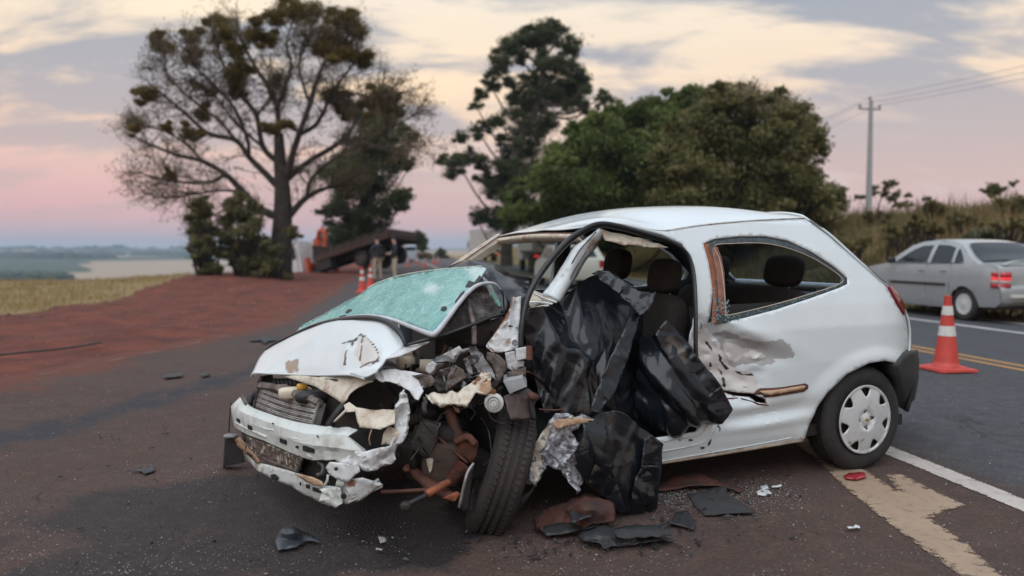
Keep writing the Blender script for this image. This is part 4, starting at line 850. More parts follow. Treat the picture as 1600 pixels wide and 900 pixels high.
# -- right body side, lining, window panes
def rside(off, m, name, parent, inset=0.0):
    ol = [(2.15, .22), (2.15, .93), (1.98, .96), (1.56, 1.29), (1.3, 1.345), (.9, 1.375), (.5, 1.375), (.22, 1.36), (0, 1.22), (-.3, 1.0), (-.46, .9), (-.56, .75), (-.6, .42), (-.42, .32), (-.33, .34), (-.27, .48), (-.13, .58), (.03, .6), (.2, .56), (.32, .44), (.38, .22)]
    h1 = [(1.97, .985), (1.54, 1.265), (1.35, 1.295), (1.13, 1.305), (1.12, .945), (1.5, .955)]; h2 = [(1.02, .93), (1.04, 1.30), (.75, 1.315), (.45, 1.285), (.22, 1.18), (.04, 1.045), (.06, 1.0), (.4, .955)]
    b = MB(); b.patch(ol, lambda a, z: CAR(a, -1.62 - side_b(a, z) + off, z), .07, holes=[h1, h2]); o = b.build(name, m, parent, 40, .008)
    return o, h1, h2
rs, h1, h2 = rside(0, M_paint, 'body_side', car); rl, _, _ = rside(.045, M_trim, 'side_lining', rs)
for h in (h1, h2):
    b = MB(); b.patch(h, lambda a, z: CAR(a, -1.62 - side_b(a, z) + .012, z), .1); b.build('side_window', M_glass, rs, 60)
bp = MB(); bp.tube([CAR(1.075, -1.53, .95), CAR(1.09, -1.50, 1.15), CAR(1.085, -1.42, 1.32)], .035, 6); bp.build('door_pillar', M_trim, rs)
# -- cabin
fl = MB(); fl.box(CAR(.95, -.81, .24), (2.7, 1.46, .06), RC); fl.box(CAR(2.08, -.95, .55), (.05, 1.0, .68), RC); fl.box(CAR(-.42, -.81, .55), (.10, 1.25, .5), RC); fl.build('cabin_floor', M_dark, car, 0)
ds = MB(); rbox(ds, CAR(1.80, -1.05, .82), (.42, .85, .26), RC); ds.build('dashboard', M_dark, car)
def seat(a, b, w, z=0, head=True, rec=.18):
    s_ = MB(); rbox(s_, CAR(a + .25, b, .42 + z), (.5, w, .16), RC); o = s_.build('seat', M_seat, car, 180)
    Rt = RC @ np.array(Matrix.Rotation(-rec, 3, 'Y')); s_ = MB(); rbox(s_, CAR(a - .05, b, .72 + z), (.13, w * .94, .58), Rt, .45); s_.build('backrest', M_seat, o, 180)
    if head:
        s_ = MB(); rbox(s_, CAR(a - .12, b, 1.10 + z), (.10, .25, .19), Rt, .6); s_.build('headrest', M_seat, o, 180)
        for db in (-.06, .06):
            p_ = MB(); p_.tube([CAR(a - .11, b + db, .95 + z), CAR(a - .12, b + db, 1.06 + z)], .006, 6); p_.build('headrest_post', M_alu, o)
seat(1.06, -.50, .48, -.035); seat(.98, -1.13, .48, .02)
s_ = MB(); rbox(s_, CAR(.5, -.81, .44), (.5, 1.25, .18), RC); rb = s_.build('rear_bench', M_seat, car, 180)
Rt = RC @ np.array(Matrix.Rotation(-.22, 3, 'Y')); s_ = MB(); rbox(s_, CAR(.20, -.81, .72), (.14, 1.26, .56), Rt, .4); s_.build('backrest', M_seat, rb, 180)
for b_ in (-.50, -1.16):
    s_ = MB(); rbox(s_, CAR(.10, b_, 1.085), (.12, .27, .19), Rt, .6); s_.build('headrest', M_seat, rb, 180)
    for db in (-.06, .06):
        p_ = MB(); p_.tube([CAR(.12, b_ + db, .95), CAR(.10, b_ + db, 1.06)], .006, 6); p_.build('headrest_post', M_alu, rb)
pf = MB(); pf.box(CAR(-.10, -.81, .93), (.42, 1.28, .03), RC); pf.build('parcel_shelf', M_trim, car, 0)
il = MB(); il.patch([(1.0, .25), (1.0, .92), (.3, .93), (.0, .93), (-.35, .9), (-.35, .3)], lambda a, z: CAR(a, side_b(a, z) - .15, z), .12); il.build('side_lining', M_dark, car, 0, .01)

# -- wheels
def wheel(name, c, axis, cap, mt, seed=0, groove=True):
    ax = np.array(axis, float); ax /= np.linalg.norm(ax)
    w = MB(); pr = [(-.160, .175), (-.168, .20), (-.172, .245), (-.160, .274), (-.145, .284)]
    if groove:
        for g_ in (-.118, -.085, -.052): pr += [(g_ - .007, .2865), (g_ - .006, .279), (g_ + .006, .279), (g_ + .007, .2865)]
    pr += [(-.030, .284), (-.014, .274), (-.002, .246), (-.004, .215), (-.012, .196), (-.02, .180), (-.05, .172)]
    w.lathe(pr, c, ax, 56)
    o = bpy.data.objects.new(name, None); COL.objects.link(o); o.parent = car; o['_o'] = car['_o']
    ty = w.build('tyre', mt, o, 35)
    if groove:       # tread blocks: shallow sipes on both shoulders
        t_ = MB(); h = np.array([0, 0, 1.]); e1 = np.cross(ax, h); e1 /= np.linalg.norm(e1); e2 = np.cross(ax, e1)
        for k in range(64):
            a = 2 * math.pi * k / 64; rd = math.cos(a) * e1 + math.sin(a) * e2; tg = np.cross(ax, rd)
            for d, wd in ((-.135, .022), (-.040, .022), (-.102, .014), (-.069, .014)):
                R3 = np.array([ax, tg, rd]).T; t_.box(np.array(c) + ax * d + rd * .2858, (wd, .017, .005), R3)
        tr_ = t_.build('tread', mt, o, 0); tr_['kind'] = 'stuff'
    r_ = MB(); r_.lathe([(-.10, .0), (-.10, .10), (-.06, .165), (-.02, .178), (-.008, .186), (-.006, .192), (-.014, .194), (-.03, .19)], c, ax, 40); r_.build('rim', M_grey if not cap else M_void, o, 40)
    if cap:
        h = np.array([0, 0, 1.]); e1 = np.cross(h, ax); e1 /= np.linalg.norm(e1); e2 = np.cross(ax, e1)
        def wp(x, y):
            r = math.hypot(x, y); return np.array(c) + e1 * x + e2 * y + ax * (.012 - .022 * (r / .19) ** 2 + .010 * sstep(.175, .19, r) - .014 * sstep(.062, .045, r) + .008 * sstep(.03, .026, r))
        circ = [(.190 * math.cos(2 * math.pi * k / 72), .190 * math.sin(2 * math.pi * k / 72)) for k in range(72)]; hol = []
        for k in range(7):
            a = 2 * math.pi * (k + .5) / 7 + .22; h_ = []
            for rr_, da in ((.172, -.20), (.176, -.10), (.177, 0), (.176, .10), (.172, .20), (.155, .17), (.132, .085), (.124, 0), (.132, -.085), (.155, -.17)): h_.append((rr_ * math.cos(a + da), rr_ * math.sin(a + da)))
            hol.append(h_)
        for k in range(4):
            a = math.pi / 2 * k + .1; x, y = .046 * math.cos(a), .046 * math.sin(a); hol.append([(x + .012 * math.cos(q), y + .012 * math.sin(q)) for q in np.linspace(0, 2 * math.pi, 9)[:-1]])
        hc = MB(); hc.patch(circ, wp, .011, holes=hol); cp = hc.build('hubcap', M_silver, o, 40, .006, {'dirt': [.25 + .25 * fbm(p[0] * 20, p[1] * 20) for p in hc.px]})
        for k in range(4):
            a = math.pi / 2 * k + .1; b = MB(); q = np.array(c) + e1 * .046 * math.cos(a) + e2 * .046 * math.sin(a); b.lathe([(-.02, .008), (.004, .008), (.006, .005)], q, ax, 6); b.build('wheel_bolt', M_grey, o)
        b = MB(); b.lathe([(.0, .024), (.012, .024), (.014, .021), (.013, .0)], c, ax, 20); em = b.build('wheel_emblem', mat('emblem_disc', (.55, .52, .46), .4), o)
        b = MB(); b.box(np.array(c) + ax * .0155, (.030, .008, .003), np.array([e1, e2, ax]).T); b.box(np.array(c) + ax * .0157, (.010, .013, .003), np.array([e1, e2, ax]).T); b.build('emblem_mark', M_gold, o, 0)
    return o
wheel('wheel', CAR(-.044, -.020, .283), LD, True, M_tyre)
wheel('wheel', CAR(-.044, -1.60, .283), -LD, False, M_tyre, groove=False)
wheel('wheel', CAR(2.36, -1.56, .283), -LD, False, M_tyre, groove=False)
ax_ = np.array([-.955, -.05, .32]); fwc = P(782, 738, 3.33); wheel('wheel', fwc + .088 * ax_ / np.linalg.norm(ax_), ax_, False, M_tyred)
li = MB(); li.patch([(-.40, .25), (-.36, .45), (-.2, .62), (0, .66), (.2, .62), (.36, .45), (.42, .22)], lambda a, z: CAR(a, -.24, z), .1); li.build('wheel_liner', M_void, car, 0, .02)
li = MB(); L_ = cr([(u, v) for (u, v) in arch], 4); li.surf([[SL(u, v, -.006) + np.array([0, 0, .0]) for (u, v) in L_[::3]], [SL(u, v, -.006) - LD * .24 for (u, v) in L_[::3]]], 3, 2); li.build('arch_lining', M_void, car, 60)
# ------------------------------------------------------------------ the torn front of the car
cA = crop(330, 560, 3.462); cB = crop(380, 390, 3.6); cC = crop(560, 500, 2.571); cD = crop(680, 440, 4.5); cF = crop(560, 520, 7.5); cG = crop(340, 640, 5.627)
def DF(u): return float(np.interp(u, [340, 362, 390, 420, 450, 477, 510, 540, 580, 645, 700, 760], [4.2, 4.1, 3.82, 3.55, 3.30, 3.13, 3.02, 2.97, 2.98, 3.08, 3.15, 3.21]))
dfo = lambda k: (lambda u, v: DF(u) + k)
# engine bay mass behind everything
eb = MB(); rbox(eb, CAR(2.50, -.85, .40), (.45, .70, .26), RC, .3); eb.crumple(.03, 6, 2, 3); eb.build('engine_block', M_void, car, 40)
eb = MB(); eb.box(CAR(2.06, -.80, .56), (.04, 1.25, .56), RC); eb.box(CAR(2.45, -1.42, .36), (.75, .03, .24), RC); eb.build('bulkhead', M_void, car, 0)
eb = MB()
for k in range(26):
    r3 = random.Random(k); c = CAR(r3.uniform(2.15, 2.5), r3.uniform(-.6, -.15), r3.uniform(.3, .62)); rbox(eb, c, (r3.uniform(.05, .14), r3.uniform(.05, .14), r3.uniform(.04, .12)), Matrix.Rotation(r3.uniform(0, 3), 3, (1, .4, .7)), .4, 10, 6)
eb.build('engine_parts', M_void, car, 40)['kind'] = 'stuff'
for k in range(9):
    r3 = random.Random(40 + k); a = P(r3.uniform(590, 700), r3.uniform(590, 650), r3.uniform(3.2, 3.45)); e = P(r3.uniform(560, 780), r3.uniform(560, 680), r3.uniform(3.2, 3.5)); m_ = (a + e) / 2 + np.array([0, 0, -r3.uniform(.02, .1)])
    b = MB(); b.tube(cr([a, m_, e], 6), r3.choice([.004, .006, .01]), 6); b.build('hose', M_rubber, car, 180)

# -- hood
def gP(cf, rows): return [[P(u, v, D) for (u, v, D) in cf(*r)] for r in rows]
hg = gP(cB, [[(45, 708, 4.02), (150, 694, 3.86), (300, 698, 3.66), (450, 702, 3.44), (600, 700, 3.22), (680, 720, 3.10), (745, 690, 3.07)],
             [(62, 672, 4.08), (170, 652, 3.90), (310, 640, 3.70), (450, 634, 3.50), (610, 628, 3.28), (715, 632, 3.13), (800, 616, 3.09)],
             [(92, 610, 4.18), (200, 578, 4.00), (330, 545, 3.80), (470, 520, 3.60), (640, 500, 3.38), (770, 510, 3.22), (872, 572, 3.13)],
             [(130, 562, 4.25), (240, 505, 4.10), (370, 445, 3.92), (500, 405, 3.72), (660, 388, 3.50), (800, 415, 3.30), (915, 535, 3.17)]])
ho = MB(); ho.surf(hg, 9, 12)
dn = cB((575, 640), (590, 560), (630, 505), (680, 478), (730, 520), (760, 580), (770, 640), (720, 690), (650, 710), (600, 680))
from_px = []
for i, q in enumerate(ho.v):
    r = np.array(q) - C0; zc = r @ FW; from_px.append((800 + F_PX * (r @ RT) / zc, 450 - F_PX * (r @ UP) / zc))
ho.px = from_px
ho.crease(.012, 16, 6, .8, 1.6, lambda u, v: soft(dn, u, v, 10)); ho.crumple(.0015, 3, 1, 2)
ring = [dn + [dn[0]]]; crk = [cB((575, 650), (590, 580), (615, 530), (665, 475), (680, 490)), cB((665, 480), (672, 540), (655, 600), (650, 620)), cB((690, 490), (745, 550), (760, 600), (720, 640)), cB((650, 660), (700, 630), (760, 620)), cB((560, 525), (620, 515))]
ha = {'filler': [], 'dark_marks': [], 'dirt': [], 'rust': []}
hp2 = cB((660, 500), (710, 510), (755, 570), (760, 620), (700, 650), (660, 640), (640, 590)); hs1 = cB((240, 640), (300, 620), (315, 660), (290, 700), (255, 690))
for (u, v) in ho.px:
    ha['filler'].append(.9 * soft(hp2, u, v, 5)); ha['dark_marks'].append(max(0, 1 - ldist(crk, u, v) / 3.0) * .95); ha['dirt'].append(.62 * soft(hs1, u, v, 8) + .25 * soft(hp2, u, v, 3)); ha['rust'].append(.45 * max(0, 1 - pdist(hp2, u, v) / 4))
hood = ho.build('hood', M_paint, car, 45, .008, ha)
fr_ = MB(); fr_.tube([P(u, v, D) for (u, v, D) in cr(cB((45, 712, 4.02), (65, 694, 3.98), (150, 697, 3.86), (300, 702, 3.66), (450, 706, 3.44), (600, 704, 3.22), (680, 724, 3.10)), 6)], .006, 6); fr_.build('hood_edge', M_paint, hood)
scrap('hood_flange', cB, [(800, 618), (860, 575), (915, 540), (1052, 500), (1045, 522), (960, 562), (880, 600)], [(800, 618, 3.08), (1052, 500, 3.2), (915, 540, 3.16)], M_scrapw, .004, 10, 3, 5, hood)
scrap('hood_underside', cB, [(205, 706), (330, 712), (430, 722), (560, 714), (640, 716), (735, 742), (690, 752), (640, 770), (600, 805), (585, 845), (555, 865), (520, 840), (480, 815), (400, 768), (300, 738)], [(205, 706, 3.82), (735, 742, 3.10), (555, 865, 3.20)], M_cream, .009, 7, 4, 5, hood, attrs={'rust': lambda u, v: .4 * max(0, fbm(u / 14, v / 10, 5)), 'dark_marks': lambda u, v: .9 * max(0, 1 - ldist([cB((475, 735), (500, 730), (540, 738)), cB((600, 745), (620, 745))], u, v) / 2.6)})

# -- windscreen thrown onto the hood
wl = cB((270, 492), (330, 430), (440, 368), (560, 308), (700, 222), (770, 186), (900, 146), (1100, 116), (1250, 104), (1340, 98), (1368, 108), (1335, 165), (1275, 235), (1210, 305), (1150, 385), (1095, 452), (1055, 468), (980, 434), (900, 404), (800, 380), (700, 370), (560, 385), (430, 414), (330, 462))
A_ = np.array([[u, v, 1] for (u, v) in cB((1060, 470), (1360, 105), (280, 485))]); iv_ = np.linalg.solve(A_, np.array([1 / 3.17, 1 / 3.50, 1 / 4.22]))
wc = np.mean(np.array(wl), 0)
def wsd(u, v): return P(u, v, 1 / (iv_ @ np.array([u, v, 1])) - .07 * max(0, 1 - (((u - wc[0]) / 130) ** 2 + ((v - wc[1]) / 55) ** 2)))
ws = MB(); ws.patch(wl, wsd, 4.5); ws.crumple(.005, 9, 3, 2)
fro = [(1060, 225, 45, 30), (1330, 130, 60, 45), (980, 180, 40, 25), (740, 300, 60, 30), (1150, 330, 40, 40), (880, 260, 30, 18)]
fa = [max(0, max(gs((u - 380) * 3.6, (v - 390) * 3.6, *f) * k for f, k in zip(fro, (1, .9, .5, .4, .5, .4)))) + .5 * max(0, 1 - pdist(wl, u, v) / 6) for (u, v) in ws.px]
wind = ws.build('windscreen', M_shatter, car, 60, .006, {'frost': fa}); wind['label'] = 'shattered teal windscreen sheet lying over the hood'
tp = MB(); tp.tube([wsd(u, v) + np.array([0, -.004, .004]) for (u, v) in cr(cB((700, 222), (770, 186), (900, 146), (1100, 116), (1340, 98)), 4)], .004, 5); tp.build('glass_edge', mat('gold_glass_edge', (.35, .36, .26), .4, (.5, .6, .55), 40), wind)
for k, L in enumerate([cB((575, 360), (590, 342), (612, 340), (612, 350), (588, 362)), cB((540, 382), (560, 374), (580, 374), (575, 384)), cB((1110, 345), (1118, 328), (1140, 324), (1146, 332), (1130, 350)), cB((1250, 215), (1270, 180), (1300, 190), (1330, 150), (1345, 165), (1300, 220)), cB((1190, 300), (1225, 250), (1245, 235), (1240, 270), (1200, 320))]):
    b = MB(); b.patch(L, lambda u, v: wsd(u, v) + np.array([0, -.008, .006]), 3); b.build('glass_gasket_scrap', M_rubber, wind, 0, .006)
def ptube(name, cf, pts, r, m, parent=None, n=8, sub=6, flat=1.0, sm=180):
    L = cr([P(u, v, D) for (u, v, D) in cf(*pts)], sub); b = MB(); rr_ = r if not hasattr(r, '__len__') else list(np.interp(np.linspace(0, 1, len(L)), np.linspace(0, 1, len(r)), r)); b.tube(L, rr_, n, True, flat)
    return b.build(name, m, parent if parent is not None else car, sm)
ptube('windscreen_seal', cB, [(132, 562, 4.24), (180, 530, 4.2), (260, 492, 4.1), (400, 430, 3.9), (540, 396, 3.7), (690, 384, 3.46), (800, 402, 3.3), (870, 455, 3.19), (900, 500, 3.16), (915, 540, 3.15)], [.010, .014, .016, .016, .017, .018, .016, .013, .011, .010], M_seal, wind, 8, 6, .75)
M_paletube = mat('pale_windscreen_tube', (.56, .58, .62), .3, (.42, .43, .46), 20)  # pale tone of the thin tube along the black seal
ptube('windscreen_trim', cB, [(260, 486, 4.14), (400, 420, 3.92), (560, 384, 3.68), (700, 372, 3.46), (830, 392, 3.3), (950, 436, 3.2), (1050, 474, 3.13), (1085, 466, 3.12), (1140, 400, 3.16), (1200, 318, 3.2), (1255, 252, 3.24), (1310, 205, 3.28), (1370, 188, 3.33), (1420, 196, 3.37), (1452, 230, 3.4)], [.004, .006, .006, .008, .009, .010, .012, .012, .011, .010, .010, .009, .007, .006, .004], M_paletube, wind)
ptube('windscreen_trim', cB, [(1440, 215, 3.39), (1460, 250, 3.4), (1466, 310, 3.41), (1468, 372, 3.40)], .0035, M_seal, wind)
ptube('windscreen_seal', cB, [(915, 538, 3.15), (1000, 516, 3.15), (1100, 488, 3.16), (1200, 455, 3.19), (1290, 422, 3.22), (1380, 385, 3.28), (1440, 368, 3.33), (1465, 366, 3.36)], [.006, .010, .011, .010, .010, .009, .010, .008], M_seal, wind, 8, 5, .8)
# behind the screen: dark scuttle, grey side glass remains
scrap('scuttle_panel', cB, [(1090, 470), (1180, 370), (1260, 260), (1340, 190), (1420, 215), (1455, 330), (1440, 380), (1300, 430), (1180, 470), (1080, 500)], 3.42, M_grey, .01, 8, 2, 6)
scrap('quarter_glass', cB, [(1345, 150), (1385, 180), (1450, 300), (1460, 325), (1430, 320), (1395, 270), (1365, 200)], 3.40, mat('milky_side_glass', (.30, .36, .35), .2, (.20, .25, .25), 20), .003, 10, 2, 5)
scrap('door_glass_sliver', cD, [(400, 70), (430, 110), (465, 170), (455, 182), (425, 150), (395, 90)], 3.38, M_shatter, .002, 10, 1, 3)
ptube('inner_strut', cD, [(235, 130, 3.38), (250, 220, 3.32), (270, 300, 3.26), (275, 440, 3.22)], .012, M_grime, None, 6, 4, .5)
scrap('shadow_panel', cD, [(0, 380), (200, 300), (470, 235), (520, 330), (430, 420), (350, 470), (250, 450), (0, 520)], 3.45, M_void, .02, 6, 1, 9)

# -- bumper beam (white pressed steel with slots shown as dark patches)
R0 = [(168, 205, .10), (215, 262, .10), (310, 300, .09), (430, 338, .08), (560, 366, .07), (660, 378, .06), (795, 396, .05)]
R1 = [(112, 258, .02), (190, 300, .0), (300, 342, .0), (410, 382, .0), (530, 412, .0), (660, 420, .0), (745, 428, .02)]
R2 = [(114, 292, .00), (188, 338, -.02), (300, 386, -.02), (400, 425, -.02), (520, 462, -.02), (655, 478, -.02), (835, 500, .0)]
R2b = [(118, 312, .015), (188, 356, -.005), (300, 404, -.005), (400, 444, -.005), (520, 482, -.005), (655, 500, -.01), (832, 520, .01)]
R3 = [(126, 368, .02), (190, 402, .0), (320, 454, .0), (440, 506, .0), (535, 538, .0), (650, 548, -.01), (815, 585, .02)]
R4 = [(130, 374, .09), (192, 408, .07), (322, 460, .07), (442, 512, .07), (536, 543, .07), (650, 553, .06), (812, 590, .08)]
bmr = [[P(u, v, DF(u) + d) for (u, v, d) in cA(*r)] for r in (R0, R1, R2, R2b, R3, R4)]
bb = MB(); bb.surf(bmr, 9, 1); bb.v = [tuple(q) for q in bb.v]
bpx = []
for q in bb.v: r = np.array(q) - C0; zc = r @ FW; bpx.append((800 + F_PX * (r @ RT) / zc, 450 - F_PX * (r @ UP) / zc))
bb.px = bpx; bb.crease(.014, 20, 9, .3, 2, lambda u, v: sstep(480, 520, u)); bb.crease(.007, 7, 4, .3, 2, lambda u, v: sstep(470, 520, u)); bb.crease(.003, 22, 6, .4, 3)
ba = {'rust': [.55 * max(0, 1 - ldist([cA((450, 515), (540, 537)), cA((130, 368), (190, 402))], u, v) / 6) + .25 * max(0, fbm(u / 9, v / 7, 4)) * sstep(490, 530, u) for (u, v) in bpx], 'dark_marks': [.22 * max(0, fbm(u / 8, v / 5, 9) - .05) * sstep(480, 520, u) for (u, v) in bpx]}
beam_ = bb.build('bumper_beam', M_pale, car, 22, .006, ba)
def hole_shade_patch(cf, pts, k, parent, m=M_slot):
    b = MB(); b.patch(cf(*pts), lambda u, v: P(u, v, DF(u) + k), 4); return b.build('hole_shade_patch', m, parent, 0, .004, off=1)  # dark patch on the surface, its black standing for the shade inside a hole
for pts in ([(140, 322), (155, 330), (155, 348), (141, 340)], [(200, 357), (223, 368), (223, 390), (201, 380)], [(375, 430), (407, 443), (406, 466), (374, 453)], [(498, 472), (560, 487), (558, 512), (500, 500)], [(460, 474), (466, 471), (472, 475), (472, 483), (465, 486), (460, 482)], [(332, 348), (338, 348), (339, 356), (333, 356)], [(575, 416), (580, 416), (581, 428), (576, 428)]): hole_shade_patch(cA, pts, -.030, beam_)
rbs = MB()
for r in ([(130, 345), (190, 378), (300, 425)], [(255, 360), (300, 382), (340, 388)], [(430, 430), (480, 440), (540, 452)]):
    ptube('pressed_rib', cA, [(x, y, DF(330 + x / 3.462) - .022) for (x, y) in r], .006, M_pale, beam_, 6, 4)
# lip behind the beam
ptube('radiator_support', cA, [(165, 200, 4.0), (195, 250, 3.95), (230, 280, 3.9), (330, 315, 3.75), (440, 348, 3.55), (560, 372, 3.35)], .012, M_grime, None, 6, 5)
# -- radiator
radq = [np.array(P(*q)) for q in cA((270, 150, 3.95), (590, 240, 3.42), (555, 368, 3.40), (240, 268, 3.92))]
rd_ = MB(); nrm_ = np.cross(radq[1] - radq[0], radq[3] - radq[0]); nrm_ /= np.linalg.norm(nrm_); nrm_ *= np.sign(-nrm_ @ FW)
rd_.hull8([q - nrm_ * .03 for q in radq] + [q for q in radq]); rad = rd_.build('radiator', M_alu, car, 0)
for k in range(13):
    f = (k + .5) / 13; L = radq[0] * (1 - f) + radq[3] * f; Rr = radq[1] * (1 - f) + radq[2] * f; b = MB(); mid = (L + Rr) / 2 + np.array([0, 0, -.010])
    b.tube(cr([L + nrm_ * .004, mid + nrm_ * .004, Rr + nrm_ * .004], 5), .0048, 5); b.build('radiator_fin', M_alu if k % 3 else M_grime, rad, 180)
for q0, q1 in ((radq[0], radq[3]), (radq[1], radq[2])):
    b = MB(); b.tube([q0 + nrm_ * .008, q1 + nrm_ * .008], .008, 6); b.build('radiator_tank', M_rubber if q0 is radq[0] else M_alu, rad)
b = MB(); b.tube(cr([radq[0], (radq[0] + radq[1]) / 2 + np.array([0, 0, .015]), radq[1]], 5), .014, 6); b.crumple(.01, 14, 2); b.build('radiator_top', M_grime, rad)
tk = MB(); rbox(tk, P(*cA((455, 185))[0], 3.66), (.16, .09, .055), RC, .5); tk.build('coolant_tank', M_resv, car, 180)
tk = MB(); rbox(tk, P(*cA((492, 152))[0], 3.62), (.05, .05, .03), RC, .5); tk.build('tank_cap', M_yel, car, 180)
tk = MB(); rbox(tk, P(*cA((570, 205))[0], 3.55), (.2, .1, .06), RC, .6); tk.build('air_duct', M_rubber, car, 180)
for k in range(6): ptube('bay_rib', cA, [(345 + 22 * k, 110, 3.95 - .04 * k), (350 + 22 * k, 165, 3.93 - .04 * k)], .012, M_rubber, None, 6, 2)
ptube('bay_hose', cA, [(640, 370, 3.2), (680, 300, 3.2), (720, 250, 3.22)], .016, M_rubber); ptube('bay_hose', cA, [(205, 250, 4.02), (215, 215, 4.05), (240, 190, 4.1)], .02, M_rubber)
ptube('support_rod', cA, [(275, 95, 4.0), (262, 170, 3.98), (240, 262, 3.93)], .008, M_rubber)
scrap('bay_bracket', cA, [(250, 130), (270, 95), (330, 88), (335, 130), (300, 150)], 4.02, M_void, .01, 12, 3, 4)
# -- dirty grille insert between beam and lower panel
gq = cA((200, 418), (492, 536), (466, 607), (188, 492)); gr_ = MB(); gr_.patch(gq, dfp := (lambda u, v: P(u, v, DF(u) + .035)), 3.5); gr_.crumple(.005, 40, 3)
def specks():
    m = bpy.data.materials.new('dirt_caked_grille'); m.use_nodes = True; t = m.node_tree; T = NT(t); bs = t.nodes['Principled BSDF']; pos = T.n('ShaderNodeNewGeometry').outputs['Position']
    c = T.mix(T.ramp(T.noise(pos, 34, 6, .75), [(.52, 0), (.60, 1)]), (.075, .050, .038), (.40, .36, .31)); t.links.new(c, bs.inputs['Base Color']); bs.inputs['Roughness'].default_value = .8
    return m
grl = gr_.build('lower_grille', specks(), car, 40, .02)
for pts in ([(205, 418, 0), (196, 455, 0), (188, 492, 0)], [(493, 536, 0), (482, 570, 0), (468, 606, 0)]): ptube('grille_end', cA, [(x, y, DF(330 + x / 3.462) + .022) for (x, y, _) in pts], .007, M_grey, grl)
ptube('grille_frame', cA, [(x, y, DF(330 + x / 3.462) + .03) for (x, y) in ((190, 495), (300, 545), (400, 585), (468, 608))], .007, M_grime, grl)
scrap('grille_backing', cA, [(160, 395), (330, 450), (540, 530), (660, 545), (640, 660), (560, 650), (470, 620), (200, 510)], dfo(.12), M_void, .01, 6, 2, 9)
ptube('tow_ring', cA, [(580, 560, 3.1), (605, 580, 3.08), (600, 620, 3.08), (575, 630, 3.1)], .008, M_grey)
scrap('rusty_corner', cA, [(125, 440), (150, 425), (185, 470), (240, 520), (265, 560), (250, 570), (200, 520), (150, 480)], dfo(.0), mat('brown_bent_plastic', (.30, .18, .10), .6, (.17, .10, .06), 14), .008, 16, 3, 4)
# lower panel
lpl = [(178, 500), (215, 505), (240, 545), (262, 568), (300, 575), (460, 622), (520, 640), (600, 690), (700, 705), (705, 780), (672, 808), (600, 785), (500, 735), (430, 690), (320, 645), (240, 600), (200, 555)]
lo_ = scrap('lower_panel', cA, lpl, lambda u, v: DF(u) + .01 + .0012 * max(0, v - 735), M_pale, .005, 7, 5, 4.5, None, .006, 40, attrs={'rust': lambda u, v: .5 * max(0, 1 - abs(v - np.interp(u, [400, 470, 525], [725, 760, 793])) / 9) * max(0, .4 + fbm(u / 10, v / 10, 3)), 'dirt': lambda u, v: .3})
for pts in ([(325, 628), (345, 625), (362, 640), (355, 660), (330, 650)], [(515, 680), (535, 684), (536, 706), (517, 700)], [(552, 695), (596, 708), (595, 730), (552, 716)], [(482, 668), (488, 670), (488, 688), (482, 684)], [(195, 505), (222, 522), (222, 534), (198, 520)]): hole_shade_patch(cA, pts, -.012, lo_)
scrap('brown_lip', cA, [(460, 622), (540, 640), (600, 668), (612, 690), (560, 690), (510, 668)], dfo(-.005), M_beige, .006, 14, 3, 4, lo_)
scrap('folded_panel_end', cA, [(595, 705), (640, 695), (700, 700), (706, 745), (705, 785), (670, 808), (640, 790), (598, 770)], dfo(-.02), M_pale, .012, 16, 7, 4, lo_)
scrap('curled_wing_lip', cA, [(700, 680), (740, 655), (820, 640), (930, 682), (880, 720), (800, 775), (740, 792), (705, 790)], dfo(.0), M_scrapw, .010, 12, 8, 4, lo_, attrs={'rust': lambda u, v: .7 * gs(u, v, 548, 755, 12, 6)})
for k in range(3): ptube('wing_fold', cA, [(740 + 14 * k, 780 - 22 * k, 2.97), (830 + 10 * k, 735 - 22 * k, 2.99), (925 - 10 * k, 690 - 18 * k, 3.02)], .006, M_pale, lo_, 6, 3)
b = MB(); b.lathe([(0, 0), (0, .012), (.008, .010)], P(*cA((717, 745))[0], 2.93), -FW, 14); b.build('hole_shade_patch', M_slot, lo_, 0)  # black disc on the panel, coloured as a shaded hole
# bracket plates at the corner
br_ = scrap('bracket', cA, [(618, 590), (640, 560), (700, 565), (800, 590), (805, 612), (780, 630), (742, 668), (690, 655), (640, 632)], dfo(-.03), M_scrapw, .006, 10, 2, 4)
hole_shade_patch(cA, [(668, 590), (680, 586), (687, 595), (682, 607), (670, 606)], -.05, br_)
scrap('bracket_foot', cA, [(680, 655), (718, 660), (712, 695), (672, 690)], dfo(-.02), M_pale, .003, 10, 2, 4, br_)
ptube('bracket_edge', cA, [(632, 630, 2.98), (628, 660, 2.98), (615, 685, 2.99)], .005, M_pale, br_)
scrap('crushed_beam_end', cA, [(520, 500), (640, 470), (740, 500), (830, 500), (900, 480), (960, 470), (1010, 430), (1045, 430), (1030, 470), (985, 545), (930, 590), (850, 608), (790, 585), (640, 545), (540, 535)], lambda u, v: DF(u) - .005, M_scrapw, .022, 13, 4, 3.6, None, .005, 28, attrs={'dark_marks': lambda u, v: .40 * max(0, fbm(u / 9, v / 6, 2) - .02), 'rust': lambda u, v: .4 * max(0, fbm(u / 12, v / 9, 6))})
scrap('wing_edge', cA, [(1015, 215), (1035, 165), (1062, 195), (1078, 290), (1068, 400), (1030, 460), (980, 480), (1010, 430), (1000, 395), (985, 350), (992, 280)], 3.06, M_scrapw, .020, 12, 6, 3.6, None, .005, 28, attrs={'dark_marks': lambda u, v: .45 * max(0, fbm(u / 7, v / 12, 3) - .02)})
